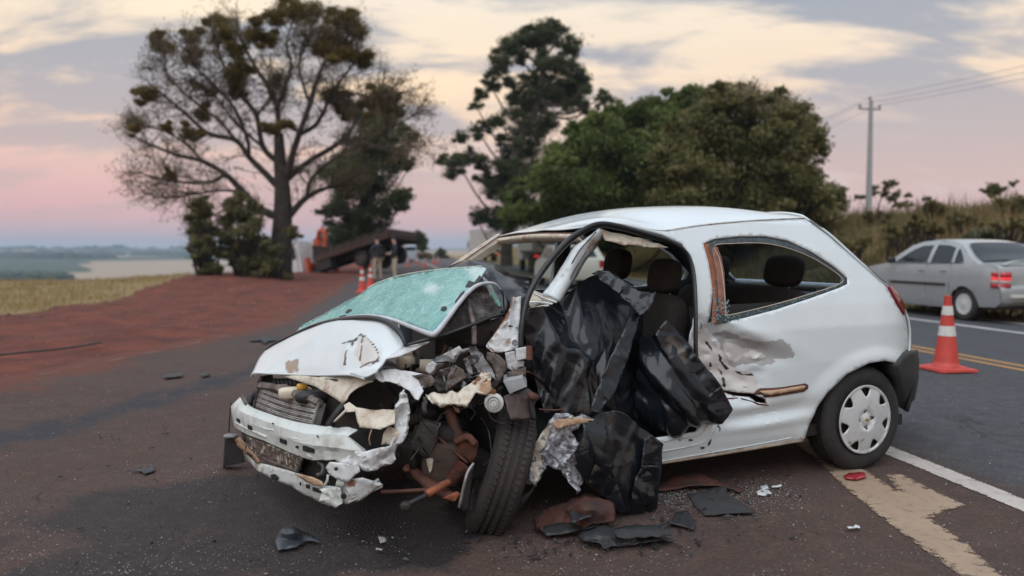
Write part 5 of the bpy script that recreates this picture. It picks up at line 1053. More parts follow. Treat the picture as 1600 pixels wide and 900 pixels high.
scrap('lamp_panel', cA, [(715, 250), (745, 236), (790, 268), (860, 278), (992, 276), (990, 350), (960, 360), (915, 386), (850, 378), (800, 372), (788, 330), (780, 288), (725, 290)], [(715, 250, 3.14), (992, 276, 3.06), (850, 378, 3.04)], M_cream, .008, 9, 5, 4, attrs={'rust': lambda u, v: .35 * max(0, fbm(u / 14, v / 12, 7)), 'dark_marks': lambda u, v: .7 * max(0, 1 - abs(v - 668) / 4) * max(0, fbm(u / 6, 1, 2))})
ptube('lamp_strut', cA, [(668, 342, 3.12), (700, 310, 3.12), (735, 275, 3.13)], .012, M_cream, None, 6, 3, .5)
scrap('beige_scrap', cA, [(918, 470), (935, 410), (955, 375), (1010, 385), (1030, 412), (1000, 450), (960, 470)], 3.05, M_cream, .015, 14, 9, 3.5, attrs={'rust': lambda u, v: .4 * max(0, fbm(u / 8, v / 8, 1))})
ptube('wire', cA, [(868, 385, 3.04), (855, 430, 3.04), (860, 470, 3.05)], .0025, M_beige)
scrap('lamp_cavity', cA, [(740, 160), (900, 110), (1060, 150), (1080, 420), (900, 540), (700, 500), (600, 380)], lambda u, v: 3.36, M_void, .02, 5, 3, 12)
# -- black bumper end and stub at the far corner
bk = MB(); qs = cA((72, 420), (160, 430), (188, 560), (62, 588)); bk.hull8([P(u, v, 4.16) for (u, v) in qs] + [P(u, v, 4.08) for (u, v) in qs]); bk.crumple(.006, 10, 3); be = bk.build('bumper_end', M_rubber, car, 30)
bk = MB(); rbox(bk, P(*cA((105, 420))[0], 4.07), (.075, .05, .022), None, .6); bk.build('bumper_end_cap', M_grey, be, 180)
ptube('bumper_end_strip', cA, [(108, 235, 4.15), (100, 310, 4.14), (95, 400, 4.12)], .004, M_rubber, be)
# -- wing and inner panels crushed back to the door post
scrap('wing_flap', cF, [(190, 475), (290, 432), (430, 428), (600, 470), (780, 490), (865, 520), (775, 560), (745, 640), (762, 685), (705, 792), (655, 772), (600, 690), (500, 622), (380, 572), (280, 570), (210, 525)], [(190, 475, 3.12), (865, 520, 3.10), (700, 790, 3.03)], M_scrapw, .010, 10, 3, 3.2, attrs={'rust': lambda u, v: .8 * gs(u, v, 665, 590, 14, 6) * max(0, .5 + fbm(u / 5, v / 5)), 'dark_marks': lambda u, v: .8 * gs(u, v, 645, 595, 14, 4) * max(0, .3 + fbm(u / 4, v / 3))})
b = MB(); rbox(b, P(634, 566, 3.32), (.085, .085, .078), None, .8); b.tube([P(636, 556, 3.32), P(636, 550, 3.32)], .03, 12); b.build('brake_fluid_tank', M_resv, car, 60)
b = MB(); b.lathe([(0, .0), (0, .030), (.06, .034), (.10, .03)], P(655, 572, 3.28), (1, .2, -.1), 16); b.build('brake_cylinder', M_resv, car, 60)
scrap('crushed_box_face', cF, [(785, 445), (800, 380), (870, 330), (915, 370), (890, 440), (840, 490)], 3.13, M_scrapw, .004, 12, 2, 3)
scrap('crushed_box_side', cF, [(840, 490), (890, 440), (915, 370), (1060, 340), (1140, 330), (1080, 390), (960, 430), (870, 510)], [(840, 490, 3.13), (915, 370, 3.13), (1140, 330, 3.22)], M_grime, .008, 12, 4, 3)
scrap('bent_inner_wing', cF, [(860, 345), (980, 280), (1030, 240), (1060, 170), (1150, 180), (1195, 200), (1180, 270), (1130, 330), (1000, 360), (915, 370)], [(860, 345, 3.18), (1195, 200, 3.24), (1000, 360, 3.16)], M_grey, .012, 12, 5, 3)
scrap('bent_rail', cF, [(620, 505), (740, 490), (850, 500), (905, 560), (900, 600), (820, 640), (750, 650), (700, 560)], 3.08, M_grime, .010, 14, 6, 3)
scrap('bent_sheet', cF, [(900, 470), (960, 430), (1080, 400), (1060, 560), (1000, 690), (930, 700), (890, 620)], 3.16, M_grey, .012, 9, 7, 3.5)
scrap('torn_arch_edge', cC, [(268, 292), (330, 300), (400, 288), (440, 262), (470, 240), (495, 212), (535, 218), (528, 262), (545, 285), (520, 302), (470, 300), (455, 320), (430, 360), (380, 355), (320, 350), (290, 332)], lambda u, v: 3.05 - .10 * gs(u, v, 700, 632, 40, 12), M_cream, .016, 10, 8, 3, attrs={'rust': lambda u, v: .8 * gs(u, v, 752, 595, 16, 14) * max(0, .6 + fbm(u / 7, v / 7)) + .4 * max(0, 1 - abs(v - np.interp(u, [665, 725], [625, 640])) / 5), 'dark_marks': lambda u, v: .3 * max(0, fbm(u / 9, v / 7, 4))})
scrap('orange_tab', cC, [(488, 262), (530, 240), (535, 285), (512, 302), (485, 300)], 3.03, M_beige, .005, 12, 2, 3)
scrap('bent_panel', cD, [(238, 470), (280, 448), (330, 500), (345, 545), (395, 600), (432, 700), (395, 665), (300, 640), (262, 560)], [(238, 470, 3.24), (432, 700, 3.10), (300, 640, 3.14)], M_grey, .014, 9, 3, 3)
scrap('curved_shield', cD, [(355, 498), (440, 510), (500, 570), (495, 650), (432, 712), (400, 610), (350, 545)], lambda u, v: 3.16 + .002 * abs(u - 775), M_grime, .010, 8, 4, 3)
scrap('bent_tab', cD, [(195, 545), (225, 535), (260, 610), (265, 655), (235, 650), (215, 600)], 3.14, M_grey, .006, 12, 5, 3)
scrap('bent_panel', cD, [(95, 650), (140, 585), (160, 600), (200, 620), (215, 680), (150, 720), (80, 770), (70, 760)], 3.12, M_grime, .012, 12, 6, 3)
scrap('bent_panel', cD, [(0, 540), (80, 500), (170, 450), (200, 490), (110, 560), (100, 600), (0, 620)], 3.20, M_scrapw, .014, 10, 9, 3.2, attrs={'rust': lambda u, v: .6 * max(0, fbm(u / 10, v / 8, 2) + .1), 'dark_marks': lambda u, v: .4 * max(0, fbm(u / 8, v / 10, 5))})
r5 = random.Random(12)
for k in range(64):     # small twisted pieces filling the crushed corner
    u, v = r5.uniform(640, 800), r5.uniform(545, 640); 
    if v > 615 and u > 745: continue
    s_ = r5.uniform(6, 17); n_ = r5.randint(4, 7); a0 = r5.uniform(0, 6); ca_, sa_ = math.cos(k * 2.4), math.sin(k * 2.4); e_ = [(s_ * r5.uniform(.6, 1.3) * math.cos(a0 + 6.283 * i / n_), s_ * r5.uniform(.18, .55) * math.sin(a0 + 6.283 * i / n_)) for i in range(n_)]; pts = [(u + x * ca_ - y * sa_, v + x * sa_ + y * ca_) for x, y in e_]
    D_ = r5.uniform(3.18, 3.36); tu, tv = r5.uniform(-.006, .006), r5.uniform(-.006, .006)
    b = MB(); b.patch(pts, lambda x, y: P(x, y, D_ + tu * (x - u) + tv * (y - v)), 3); b.crease(.012, 8, k, k, 2); b.build('twisted_scrap', r5.choice([M_grime, M_grime, M_grey, M_void, M_void, M_rustm, M_scrapw, M_beige]), car, 22, .002)
# -- door post with hinges
scrap('door_post', cD, [(538, 108), (602, 106), (600, 230), (592, 320), (588, 400), (598, 460), (530, 490), (470, 492), (400, 492), (360, 450), (395, 395), (440, 330), (490, 250), (520, 190)], [(538, 108, 3.40), (598, 460, 3.28), (360, 450, 3.22)], M_scrapw, .012, 8, 3, 3, attrs={'rust': lambda u, v: .75 * max(0, 1 - ldist([cD((540, 110), (510, 230), (420, 360), (370, 450), (420, 490))], u, v) / 6), 'dirt': lambda u, v: .5 * sstep(505, 525, v) * max(0, .6 + fbm(u / 12, v / 12)), 'dark_marks': lambda u, v: .8 * max(0, 1 - ldist([cD((510, 310), (580, 322)), cD((560, 470), (570, 540), (620, 590))], u, v) / 2.4)})
scrap('door_post_foot', cD, [(490, 500), (560, 488), (570, 550), (625, 560), (622, 596), (590, 600), (560, 632), (510, 612), (500, 560)], 3.24, M_scrapw, .006, 10, 4, 3)
b = MB(); q = [P(u, v, 3.18) for (u, v) in cD((565, 478), (640, 465), (648, 540), (570, 552))]; b.hull8([w + FW * .06 for w in q] + q); hg_ = b.build('hinge', M_scrapw, car, 0)
b = MB(); b.lathe([(-.03, .014), (.03, .014)], P(*cD((662, 500))[0], 3.18), (0, .1, 1), 10); b.build('hinge_pin', M_rustm, hg_, 30)
b = MB(); q = [P(u, v, 3.17) for (u, v) in cD((480, 705), (615, 676), (645, 738), (525, 786))]; b.hull8([w + FW * .08 + np.array([0, 0, .02]) for w in q] + q); b.build('bracket_block', mat('pale_grey_metal', (.42, .44, .46), .45, (.33, .32, .32), 16), car, 0)
b = MB(); b.lathe([(0, 0), (0, .014), (.006, .012)], P(*cD((560, 430))[0], 3.25), -FW, 12); b.build('post_bolt', M_grey, car, 40)
scrap('rusty_hinge_area', cD, [(500, 640), (560, 620), (640, 600), (640, 660), (600, 680), (510, 690)], 3.21, M_grime, .012, 14, 2, 3)
scrap('dark_shield', cC, [(585, 305), (680, 275), (712, 300), (705, 385), (680, 395), (610, 402), (595, 360)], [(585, 305, 3.16), (712, 300, 3.24), (610, 402, 3.12)], mat('oily_brown_plate', (.055, .040, .034), .5, (.09, .06, .05), 9), .006, 8, 2, 4)
ptube('hinge_stay', cC, [(700, 290, 3.2), (695, 330, 3.19), (705, 400, 3.18)], .012, M_rubber); ptube('hinge_stay', cC, [(690, 300, 3.17), (700, 308, 3.16), (715, 312, 3.18)], .016, M_rustm)
ptube('wire', cC, [(725, 358, 3.2), (780, 362, 3.22), (830, 358, 3.25)], .003, M_rustm)
# -- round lamp
lc = P(*cC((545, 332))[0], 3.04); ax2 = -FW + np.array([-.15, 0, .05]); lm = MB(); lm.lathe([(-.04, .025), (0, .038), (.004, .040), (.008, .036), (.010, .030), (.013, .0)], lc, ax2, 26); lamp = lm.build('round_lamp', M_lens, car, 40)
for r_ in (.012, .024):
    b = MB(); b.lathe([(.011, r_), (.016, r_ + .002), (.011, r_ + .005)], lc, ax2, 22); b.build('lamp_ring', mat('lamp_ring_%d' % int(r_ * 1000), (.42, .42, .40), .25), lamp, 60)
b = MB(); rbox(b, lc + np.array([-.002, 0, .045]), (.022, .02, .016), None, .5, 10, 6); b.build('lamp_nub', M_orange, lamp)
# -- suspension, gearbox and shafts
ptube('suspension_strut', cC, [(360, 350, 3.34), (385, 430, 3.30), (410, 510, 3.26)], [.022, .026, .034], M_rustm, None, 12, 4)
b = MB(); rbox(b, P(*cC((440, 520))[0], 3.24), (.09, .08, .09), Matrix.Rotation(.4, 3, 'Y'), .5); b.px = [(q[0] * 300, q[2] * 300) for q in b.v]; b.crease(.018, 9, 3); b.build('steering_knuckle', M_rustm, car, 25)
ptube('knuckle_arm', cC, [(390, 490, 3.2), (440, 470, 3.18), (470, 500, 3.17)], .016, M_rustm)
b = MB(); rbox(b, P(*cC((290, 530))[0], 3.34), (.20, .16, .28), Matrix.Rotation(.25, 3, 'Y'), .3); b.px = [(q[0] * 300, q[2] * 300) for q in b.v]; b.crease(.022, 14, 5); b.build('gearbox', M_void, car, 25)
b = MB(); rbox(b, P(*cC((270, 470))[0], 3.24), (.10, .06, .16), Matrix.Rotation(.3, 3, 'Y'), .25); b.px = [(q[0] * 300, q[2] * 300) for q in b.v]; b.crease(.012, 8, 6); b.build('gearbox_cover', mat('grey_cast_cover', (.075, .066, .06), .6, (.035, .026, .022), 20, bump=.6), car, 25)
b = MB(); rbox(b, P(*cC((330, 580))[0], 3.24), (.16, .05, .18), Matrix.Rotation(.15, 3, 'Y'), .25); b.px = [(q[0] * 300, q[2] * 300) for q in b.v]; b.crease(.014, 10, 7); b.build('splash_plate', mat('brown_grey_plate', (.050, .036, .030), .7, (.085, .055, .042), 14, bump=.5), car, 25)
scrap('pale_sliver', cC, [(272, 560), (300, 555), (296, 600), (285, 615)], 3.20, M_cream, .002, 10, 1, 3)
ptube('control_arm', cC, [(200, 560, 3.3), (230, 610, 3.24), (300, 670, 3.16), (390, 715, 3.1)], [.022, .028, .034, .026], M_rustm, None, 8, 4, .6)
scrap('control_arm_end', cC, [(335, 715), (395, 690), (412, 700), (388, 728), (360, 722)], 3.08, M_orange, .004, 12, 2, 3)
ptube('stabiliser_bar', cC, [(90, 692, 3.12), (180, 688, 3.12), (300, 680, 3.12)], .009, M_rustm); ptube('tie_rod', cC, [(190, 590, 3.26), (205, 540, 3.28), (245, 420, 3.32)], .008, M_grey)
ptube('tie_rod', cC, [(250, 400, 3.3), (330, 480, 3.24), (440, 575, 3.18)], .006, M_rustm); ptube('brake_hose', cC, [(185, 530, 3.3), (200, 580, 3.24), (188, 600, 3.2), (205, 600, 3.2)], .012, M_rustm)
ptube('crossbar', cC, [(255, 405, 3.32), (300, 440, 3.3), (370, 470, 3.28)], .014, M_rustm); ptube('crossbar', cC, [(245, 440, 3.3), (275, 490, 3.28), (250, 560, 3.3)], .012, M_rustm)
ptube('drive_shaft', cC, [(188, 748, 2.98), (230, 725, 3.0), (280, 700, 3.04)], [.013, .011, .013], M_rubber); b = MB(); rbox(b, P(*cC((190, 748))[0], 2.98), (.045, .04, .038), None, .7); b.build('shaft_joint', M_void, car, 180)
ptube('shaft_sleeve', cC, [(275, 700, 3.03), (330, 668, 3.08), (370, 648, 3.12)], [.017, .016, .014], M_orange, None, 10, 4)
bt_ = MB(); n_ = 9; p0, p1 = P(*cC((368, 652))[0], 3.12), P(*cC((425, 590))[0], 3.17)
bt_.tube([p0 + (p1 - p0) * k / (2 * n_) for k in range(2 * n_ + 1)], [.020 + .014 * (k / (2 * n_)) + (.008 if k % 2 else 0) for k in range(2 * n_ + 1)], 12); bt_.build('shaft_boot', M_rustm, car, 30)
ptube('rim_edge', cC, [(463, 575, 3.05), (440, 610, 3.03), (425, 660, 3.02), (412, 720, 3.03), (405, 752, 3.05)], .006, M_alu)
scrap('brake_disc', cC, [(462, 590), (445, 600), (420, 660), (408, 740), (420, 770), (440, 765), (450, 700), (458, 640)], 3.07, M_rubber, 0, 1, 1, 4, None, .01)
scrap('flattened_sidewall', cC, [(440, 790), (480, 800), (560, 770), (640, 720), (690, 690), (712, 660), (700, 690), (650, 760), (570, 820), (490, 860), (470, 845)], lambda u, v: float(np.interp(v, [750, 835], [3.18, 3.16])), M_tyred, .006, 8, 2, 4, None, .012)
# -- torn foil-like panel below the door post
cH = crop(800, 400, 1.956)
scrap('torn_panel', cH, [(118, 505), (135, 482), (165, 478), (190, 490), (215, 482), (252, 500), (205, 520), (178, 535), (198, 570), (212, 605), (238, 650), (222, 680), (205, 735), (190, 712), (172, 690), (150, 655), (110, 640), (95, 660), (78, 705), (48, 682), (60, 650), (75, 570), (100, 540)], [(118, 505, 3.28), (252, 500, 3.34), (205, 735, 3.30)], M_foil, .026, 13, 3, 3, None, .004, 25, attrs=None)
scrap('torn_panel_edge', cH, [(95, 535), (120, 515), (105, 580), (85, 600), (95, 650), (72, 702), (50, 682), (62, 620), (72, 570)], 3.255, M_cream, .012, 14, 5, 3)
scrap('torn_panel_edge', cH, [(120, 508), (140, 500), (200, 492), (252, 500), (210, 512), (165, 520), (135, 530)], 3.26, M_beige, .010, 14, 6, 3)
scrap('inner_sill_end', cC, [(640, 590), (680, 480), (715, 440), (720, 520), (690, 620), (700, 660), (660, 660)], 3.36, M_grime, .01, 8, 2, 4)

# wires and cables hanging in the crushed corner
r6 = random.Random(31)
for k in range(22):
    u, v = r6.uniform(600, 800), r6.uniform(560, 700); L = [P(u, v, r6.uniform(3.08, 3.3))]; du, dv = r6.uniform(-30, 30), r6.uniform(10, 40)
    for j in range(3): u += du * .5 + r6.uniform(-10, 10); v += dv * .5 + r6.uniform(-12, 8); L.append(P(u, v, r6.uniform(3.08, 3.28)))
    b = MB(); b.tube(cr(L, 5), r6.choice([.002, .0025, .004]), 5); b.build('cable', r6.choice([M_rubber, M_rubber, M_rustm, M_grey, M_slot]), car, 180)
# ------------------------------------------------------------------ black plastic sheets over the cabin
def tarp_mat():
    m = bpy.data.materials.new('black_plastic_sheet'); m.use_nodes = True; t = m.node_tree; T = NT(t); bs = t.nodes['Principled BSDF']
    pos = T.n('ShaderNodeNewGeometry').outputs['Position']
    c = T.mix(T.ramp(T.noise(pos, 6, 4, .6), [(.35, 0), (.7, 1)]), (.004, .0045, .006), (.010, .013, .018)); 
    d = T.n('ShaderNodeAttribute', attribute_name='dirt').outputs['Fac']; c = T.mix(T.ramp(T.math('MULTIPLY', d, T.noise(pos, 18, 6, .7)), [(.25, 0), (.6, .8)]), c, (.20, .16, .13))
    t.links.new(c, bs.inputs['Base Color']); bs.inputs['Roughness'].default_value = .22; bs.inputs['Specular IOR Level'].default_value = .46
    w1 = T.noise(pos, 9, 2, .5, 1.0); rg = T.math('ABSOLUTE', T.math('SUBTRACT', w1, .5)); w2 = T.noise(pos, 38, 3, .5, .6)
    b = T.n('ShaderNodeBump', {'Strength': .22, 'Distance': .02, 'Height': T.math('ADD', rg, T.math('MULTIPLY', w2, .03))}); t.links.new(b.outputs[0], bs.inputs['Normal'])
    return m
M_tarp = tarp_mat()
def sheet_grid(rows, dD, nu, nv, amp, coarse, seed, ang=.3, stretch=3.0):
    b = MB(); b.surf([[P(u, v, D + dD) for (u, v, D) in cH(*r)] for r in rows], nu, nv)
    for i, q in enumerate(b.v): r = np.array(q) - C0; zc = r @ FW; b.px[i] = (800 + F_PX * (r @ RT) / zc, 450 - F_PX * (r @ UP) / zc)
    b.crease(amp, coarse, seed, ang, stretch); b.crease(amp * .26, coarse * .5, seed + 3, ang + .5, stretch * .9); b.relax(2); b.crease(amp * .07, coarse * .3, seed + 6, ang - .5, 3); b.relax(1)
    return b
sA = thing('plastic_sheet', 'black plastic sheet filling the open driver door of the white car', 'plastic sheet', CAR(1.55, -.2, .45), 'black plastic sheets on the wreck')
g_ = sheet_grid([[(40, 160, 3.42), (110, 150, 3.5), (180, 105, 3.62), (245, 58, 3.78), (300, 60, 3.86), (385, 120, 3.86)],
                 [(45, 215, 3.40), (110, 205, 3.46), (180, 190, 3.52), (250, 175, 3.60), (320, 165, 3.72), (395, 180, 3.84)],
                 [(55, 300, 3.38), (115, 300, 3.40), (180, 285, 3.46), (250, 285, 3.50), (320, 262, 3.60), (385, 275, 3.78)],
                 [(78, 400, 3.36), (130, 400, 3.37), (185, 398, 3.42), (245, 395, 3.44), (305, 375, 3.50), (385, 385, 3.72)],
                 [(100, 485, 3.34), (145, 498, 3.34), (195, 496, 3.38), (245, 488, 3.40), (300, 462, 3.46), (380, 480, 3.66)],
                 [(120, 580, 3.36), (160, 580, 3.36), (210, 575, 3.38), (260, 565, 3.40), (320, 545, 3.46), (390, 560, 3.64)],
                 [(150, 640, 3.40), (190, 640, 3.40), (230, 640, 3.41), (270, 640, 3.43), (330, 630, 3.48), (400, 620, 3.62)]], .02, 20, 18, .042, 28, 3, -.25, 4.0)
g_.build('sheet', M_tarp, sA, 60, .0015)
def flap(cf, pts, D, parent, seed, amp=.010, scale=9, step=4, name='fold', dirt=None, bulge=0):
    o = scrap(name, cf, pts, D, M_tarp, amp, scale, seed, step * .9, parent, .0015, 40, 0, dirt, 2, bulge); return o
flap(cH, [(243, 52), (290, 40), (345, 75), (400, 112), (440, 108), (432, 140), (416, 170), (392, 182), (340, 128), (285, 85)], [(243, 52, 3.66), (440, 108, 3.62), (392, 182, 3.56)], sA, 3)
flap(cH, [(395, 165), (380, 230), (350, 330), (310, 430), (262, 478), (240, 470), (262, 400), (300, 310), (335, 240), (365, 180)], [(395, 165, 3.62), (310, 430, 3.38), (300, 310, 3.46)], sA, 5, .008)
sB = thing('plastic_sheet', 'black plastic sheet bunched at the rear of the door opening over the white sill', 'plastic sheet', CAR(1.25, -.1, .35), 'black plastic sheets on the wreck')
g_ = sheet_grid([[(372, 268, 3.80), (405, 250, 3.74), (440, 235, 3.68), (472, 198, 3.64), (505, 222, 3.68), (545, 270, 3.72)],
                 [(372, 330, 3.70), (410, 315, 3.64), (450, 295, 3.60), (490, 280, 3.58), (530, 285, 3.62), (590, 340, 3.66)],
                 [(366, 415, 3.66), (405, 400, 3.60), (450, 385, 3.56), (505, 375, 3.54), (560, 365, 3.58), (630, 390, 3.62)],
                 [(376, 490, 3.64), (420, 490, 3.58), (465, 480, 3.54), (525, 465, 3.52), (585, 440, 3.56), (655, 445, 3.62)],
                 [(395, 545, 3.66), (440, 548, 3.62), (485, 540, 3.58), (545, 520, 3.56), (590, 490, 3.60), (640, 500, 3.64)],
                 [(420, 575, 3.72), (450, 565, 3.70), (490, 555, 3.68), (540, 535, 3.68), (580, 505, 3.70), (610, 500, 3.72)]], .0, 18, 17, .034, 24, 9, -.7, 3.0)
g_.build('sheet', M_tarp, sB, 60, .0015)
flap(cH, [(438, 240), (455, 215), (472, 195), (512, 232), (560, 298), (640, 398), (676, 470), (642, 515), (608, 478), (560, 420), (505, 350), (462, 290)], [(472, 195, 3.60), (676, 470, 3.58), (438, 240, 3.58)], sB, 4, .007, 6, dirt={'dirt': lambda u, v: 1.1 * gs(u, v, 1058, 556, 14, 26, -.5) + .0})
flap(cH, [(570, 445), (640, 398), (676, 470), (642, 515), (606, 478)], [(570, 445, 3.57), (676, 470, 3.55), (642, 515, 3.55)], sB, 6, .005)
sCt = thing('plastic_sheet', 'black plastic sheet hanging over the sill down to the road', 'plastic sheet', G(975, 805), 'black plastic sheets on the wreck')
g_ = sheet_grid([[(172, 548, 3.34), (205, 515, 3.34), (250, 488, 3.36), (325, 474, 3.40), (395, 525, 3.46), (462, 576, 3.52)],
                 [(190, 600, 3.30), (225, 590, 3.30), (262, 578, 3.32), (330, 560, 3.38), (400, 585, 3.44), (458, 612, 3.50)],
                 [(212, 668, 3.30), (245, 660, 3.30), (285, 655, 3.32), (335, 650, 3.36), (395, 650, 3.42), (448, 672, 3.48)],
                 [(240, 715, 3.34), (275, 715, 3.33), (310, 725, 3.34), (350, 730, 3.36), (395, 730, 3.40), (440, 735, 3.45)],
                 [(262, 735, 3.38), (295, 748, 3.37), (330, 785, 3.38), (360, 785, 3.38), (395, 788, 3.40), (430, 792, 3.44)]], .0, 18, 20, .038, 25, 21, -.3, 3.5)
for i, q in enumerate(g_.v):
    if q[2] < .012: g_.v[i] = (q[0], q[1], .012 + .006 * abs(vn(q[0] * 20, q[1] * 20)))
g_.build('sheet', M_tarp, sCt, 60, .0015)
flap(cH, [(405, 560), (425, 545), (462, 575), (452, 640), (446, 690), (392, 690), (395, 640)], [(405, 560, 3.40), (462, 575, 3.44), (446, 690, 3.40)], sCt, 7, .006)
flap(cH, [(372, 700), (398, 640), (446, 640), (440, 700), (430, 760), (368, 762)], [(372, 700, 3.34), (446, 640, 3.40), (430, 760, 3.38)], sCt, 8, .012, 12)
flap(cH, [(190, 640), (240, 620), (300, 640), (320, 690), (335, 740), (355, 785), (330, 788), (290, 745), (240, 712)], [(190, 640, 3.28), (300, 640, 3.30), (335, 785, 3.32)], sCt, 9, .010, 8)
sD = thing('plastic_sheet', 'black plastic sheet bulging over the dashboard behind the teal windscreen', 'plastic sheet', CAR(1.95, -.6, .9), 'black plastic sheets on the wreck')
b = MB(); rowsD = [[(688, 418, 4.05), (710, 411, 4.0), (735, 409, 3.98), (765, 414, 3.95), (800, 423, 3.92), (832, 434, 3.9)], [(690, 424, 3.9), (712, 418, 3.85), (740, 417, 3.8), (770, 424, 3.78), (800, 434, 3.74), (830, 446, 3.72)],
                   [(715, 440, 3.75), (735, 438, 3.7), (755, 440, 3.66), (778, 446, 3.62), (802, 454, 3.58), (828, 462, 3.56)], [(740, 475, 3.66), (755, 472, 3.6), (772, 474, 3.55), (790, 478, 3.52), (808, 482, 3.48), (824, 486, 3.46)], [(750, 505, 3.62), (765, 505, 3.56), (780, 505, 3.52), (795, 506, 3.5), (808, 508, 3.48), (820, 510, 3.46)]]
b.surf([[P(*q) for q in r] for r in rowsD], 9, 8); b.px = [(p[0] * 110, p[1] * 90) for p in b.px]; b.crease(.022, 20, 4, .5, 3); b.crease(.007, 8, 5, 1.2, 2); b.build('sheet', M_tarp, sD, 16, .0015)

# ------------------------------------------------------------------ pieces lying on the road
M_blk = mat('broken_black_plastic', (.018, .019, .021), .5, (.032, .033, .036), 9, bump=.2, bscale=60); M_red = mat('mud_red_plastic', (.095, .032, .021), .75, (.035, .022, .019), 9, bump=.3, bscale=40)
M_mat_ = mat('dark_grey_fibre_mat', (.030, .029, .031), .9, (.042, .040, .041), 20, bump=.4, bscale=150); M_chip = mat('white_paint_chip', (.66, .68, .70), .5, (.5, .5, .5), 50)
cI = crop(800, 700, 3.636); cJ = crop(400, 720, 3.2)
def debris(name, label, cat, cf, pts, m, zf=.012, amp=.006, scale=16, seed=1, step=4, solid=.004, group='car debris on the road', parent=None):
    L = cf(*pts); zfn = zf if callable(zf) else (lambda u, v: zf)
    b = MB(); b.patch(L, lambda u, v: G(u, v, zfn(u, v)), step)
    if amp: b.crease(amp * 1.3, step * 3.2, seed, seed, 2); b.crease(amp * .5, step * 1.5, seed + 4, seed, 1.5)
    for i, q in enumerate(b.v):
        if q[2] < .007: b.v[i] = (q[0], q[1], .007)
    if parent is not None: return b.build(name, m, parent, 30, solid, off=1)
    V = np.array(b.v); o = b.build(name, m, None, 30, solid, loc=(V[:, 0].mean(), V[:, 1].mean(), 0), off=1)
    return tag(o, label, cat, group)
id_ = lambda *p: list(p)
t_ = thing('arch_liner', 'broken red-dusted wheel arch liner lying under the black sheet', 'car part', G(895, 825), 'car debris on the road')
debris('shell', 0, 0, cI, [(130, 400), (230, 330), (330, 290), (450, 270), (580, 310), (582, 420), (455, 432), (400, 472), (200, 492), (140, 462)], M_red, lambda u, v: .02 + .10 * gs(u, v, 920, 790, 40, 16), .010, 10, 3, parent=t_)
debris('lip', 0, 0, cI, [(140, 455), (200, 445), (300, 430), (440, 420), (500, 440), (400, 474), (200, 494)], M_blk, .028, .006, 12, 2, parent=t_)
debris('pocket', 0, 0, cI, [(320, 370), (360, 350), (465, 352), (450, 400), (345, 415)], M_blk, .085, .010, 14, 5, parent=t_)
debris('plastic_guard', 'splintered black plastic guard lying nearest the camera below the wreck', 'car part', cI, [(375, 500), (400, 462), (520, 452), (580, 470), (700, 450), (830, 440), (905, 425), (840, 470), (925, 520), (780, 535), (650, 545), (560, 560), (520, 582), (490, 545), (420, 535)], M_blk, lambda u, v: .02 + .03 * gs(u, v, 955, 838, 40, 6), .012, 14, 5)
debris('plastic_strip', 'thin dark plastic strip with a square end between the guard and the mat', 'car part', cI, [(880, 430), (905, 412), (930, 365), (1000, 360), (1042, 440), (1030, 468), (985, 452), (920, 440)], M_blk, .014, .006, 10, 3)
debris('plastic_strip', 'straight ribbed dark strip leaning across the splintered guard', 'car part', cI, [(570, 480), (640, 462), (900, 470), (905, 500), (640, 520), (600, 515)], M_mat_, .05, .006, 16, 6)
debris('red_panel', 'flat red-brown panel under the white sill', 'car part', cI, [(815, 240), (860, 190), (950, 150), (1050, 140), (1150, 175), (1250, 205), (1330, 238), (1290, 245), (1180, 215), (1050, 222), (900, 238)], M_red, lambda u, v: .02 + .03 * gs(u, v, 1080, 745, 40, 8), .006, 9, 2)
debris('grey_mat', 'dark grey fibre mat with a folded corner on the road', 'mat', cI, [(1000, 270), (1100, 250), (1180, 215), (1222, 212), (1218, 262), (1300, 320), (1382, 370), (1240, 378), (1100, 380), (1040, 330)], M_mat_, .012, .006, 8, 4)
debris('plastic_shard', 'blue-black curved plastic shard lying below the front bumper', 'car part', cJ, [(95, 400), (130, 355), (170, 338), (235, 352), (275, 375), (322, 412), (255, 400), (205, 432), (110, 446)], mat('blue_black_plastic', (.05, .06, .072), .4, (.028, .032, .038), 9), lambda u, v: .015 + .04 * gs(u, v, 455, 832, 14, 6), .006, 14, 3)
debris('plastic_shard', 'small pointed black shard on open asphalt left of the bumper', 'car part', id_, [(197, 736), (222, 733), (226, 729), (240, 728), (243, 735), (226, 740), (220, 736)], M_blk, .014, .004, 20, 2, 3)
debris('plastic_bar', 'short black bar on the asphalt ahead of the red earth', 'car part', id_, [(255, 586), (284, 583), (285, 588), (257, 591)], M_blk, .02, .003, 14, 2, 3)
debris('plastic_shard', 'tiny black shard just right of the short black bar', 'car part', id_, [(314, 585), (324, 582), (328, 586), (318, 589)], M_blk, .02, .003, 14, 2, 3)
debris('wiper_blade', 'thin black wiper blade on the asphalt beside the hood', 'wiper', id_, [(390, 530), (408, 528), (414, 524), (424, 524), (428, 528), (444, 528), (442, 532), (420, 533), (414, 538), (408, 532), (391, 533)], M_blk, .02, .003, 14, 2, 3)
debris('tail_lamp_fragment', 'red lamp fragment lying at the foot of the rear tyre', 'lamp fragment', id_, [(1318, 744), (1326, 740), (1350, 739), (1354, 746), (1338, 750), (1322, 748)], mat('red_lamp_shard', (.42, .035, .05), .25, (.25, .02, .03), 30), .014, .004, 30, 2, 3)
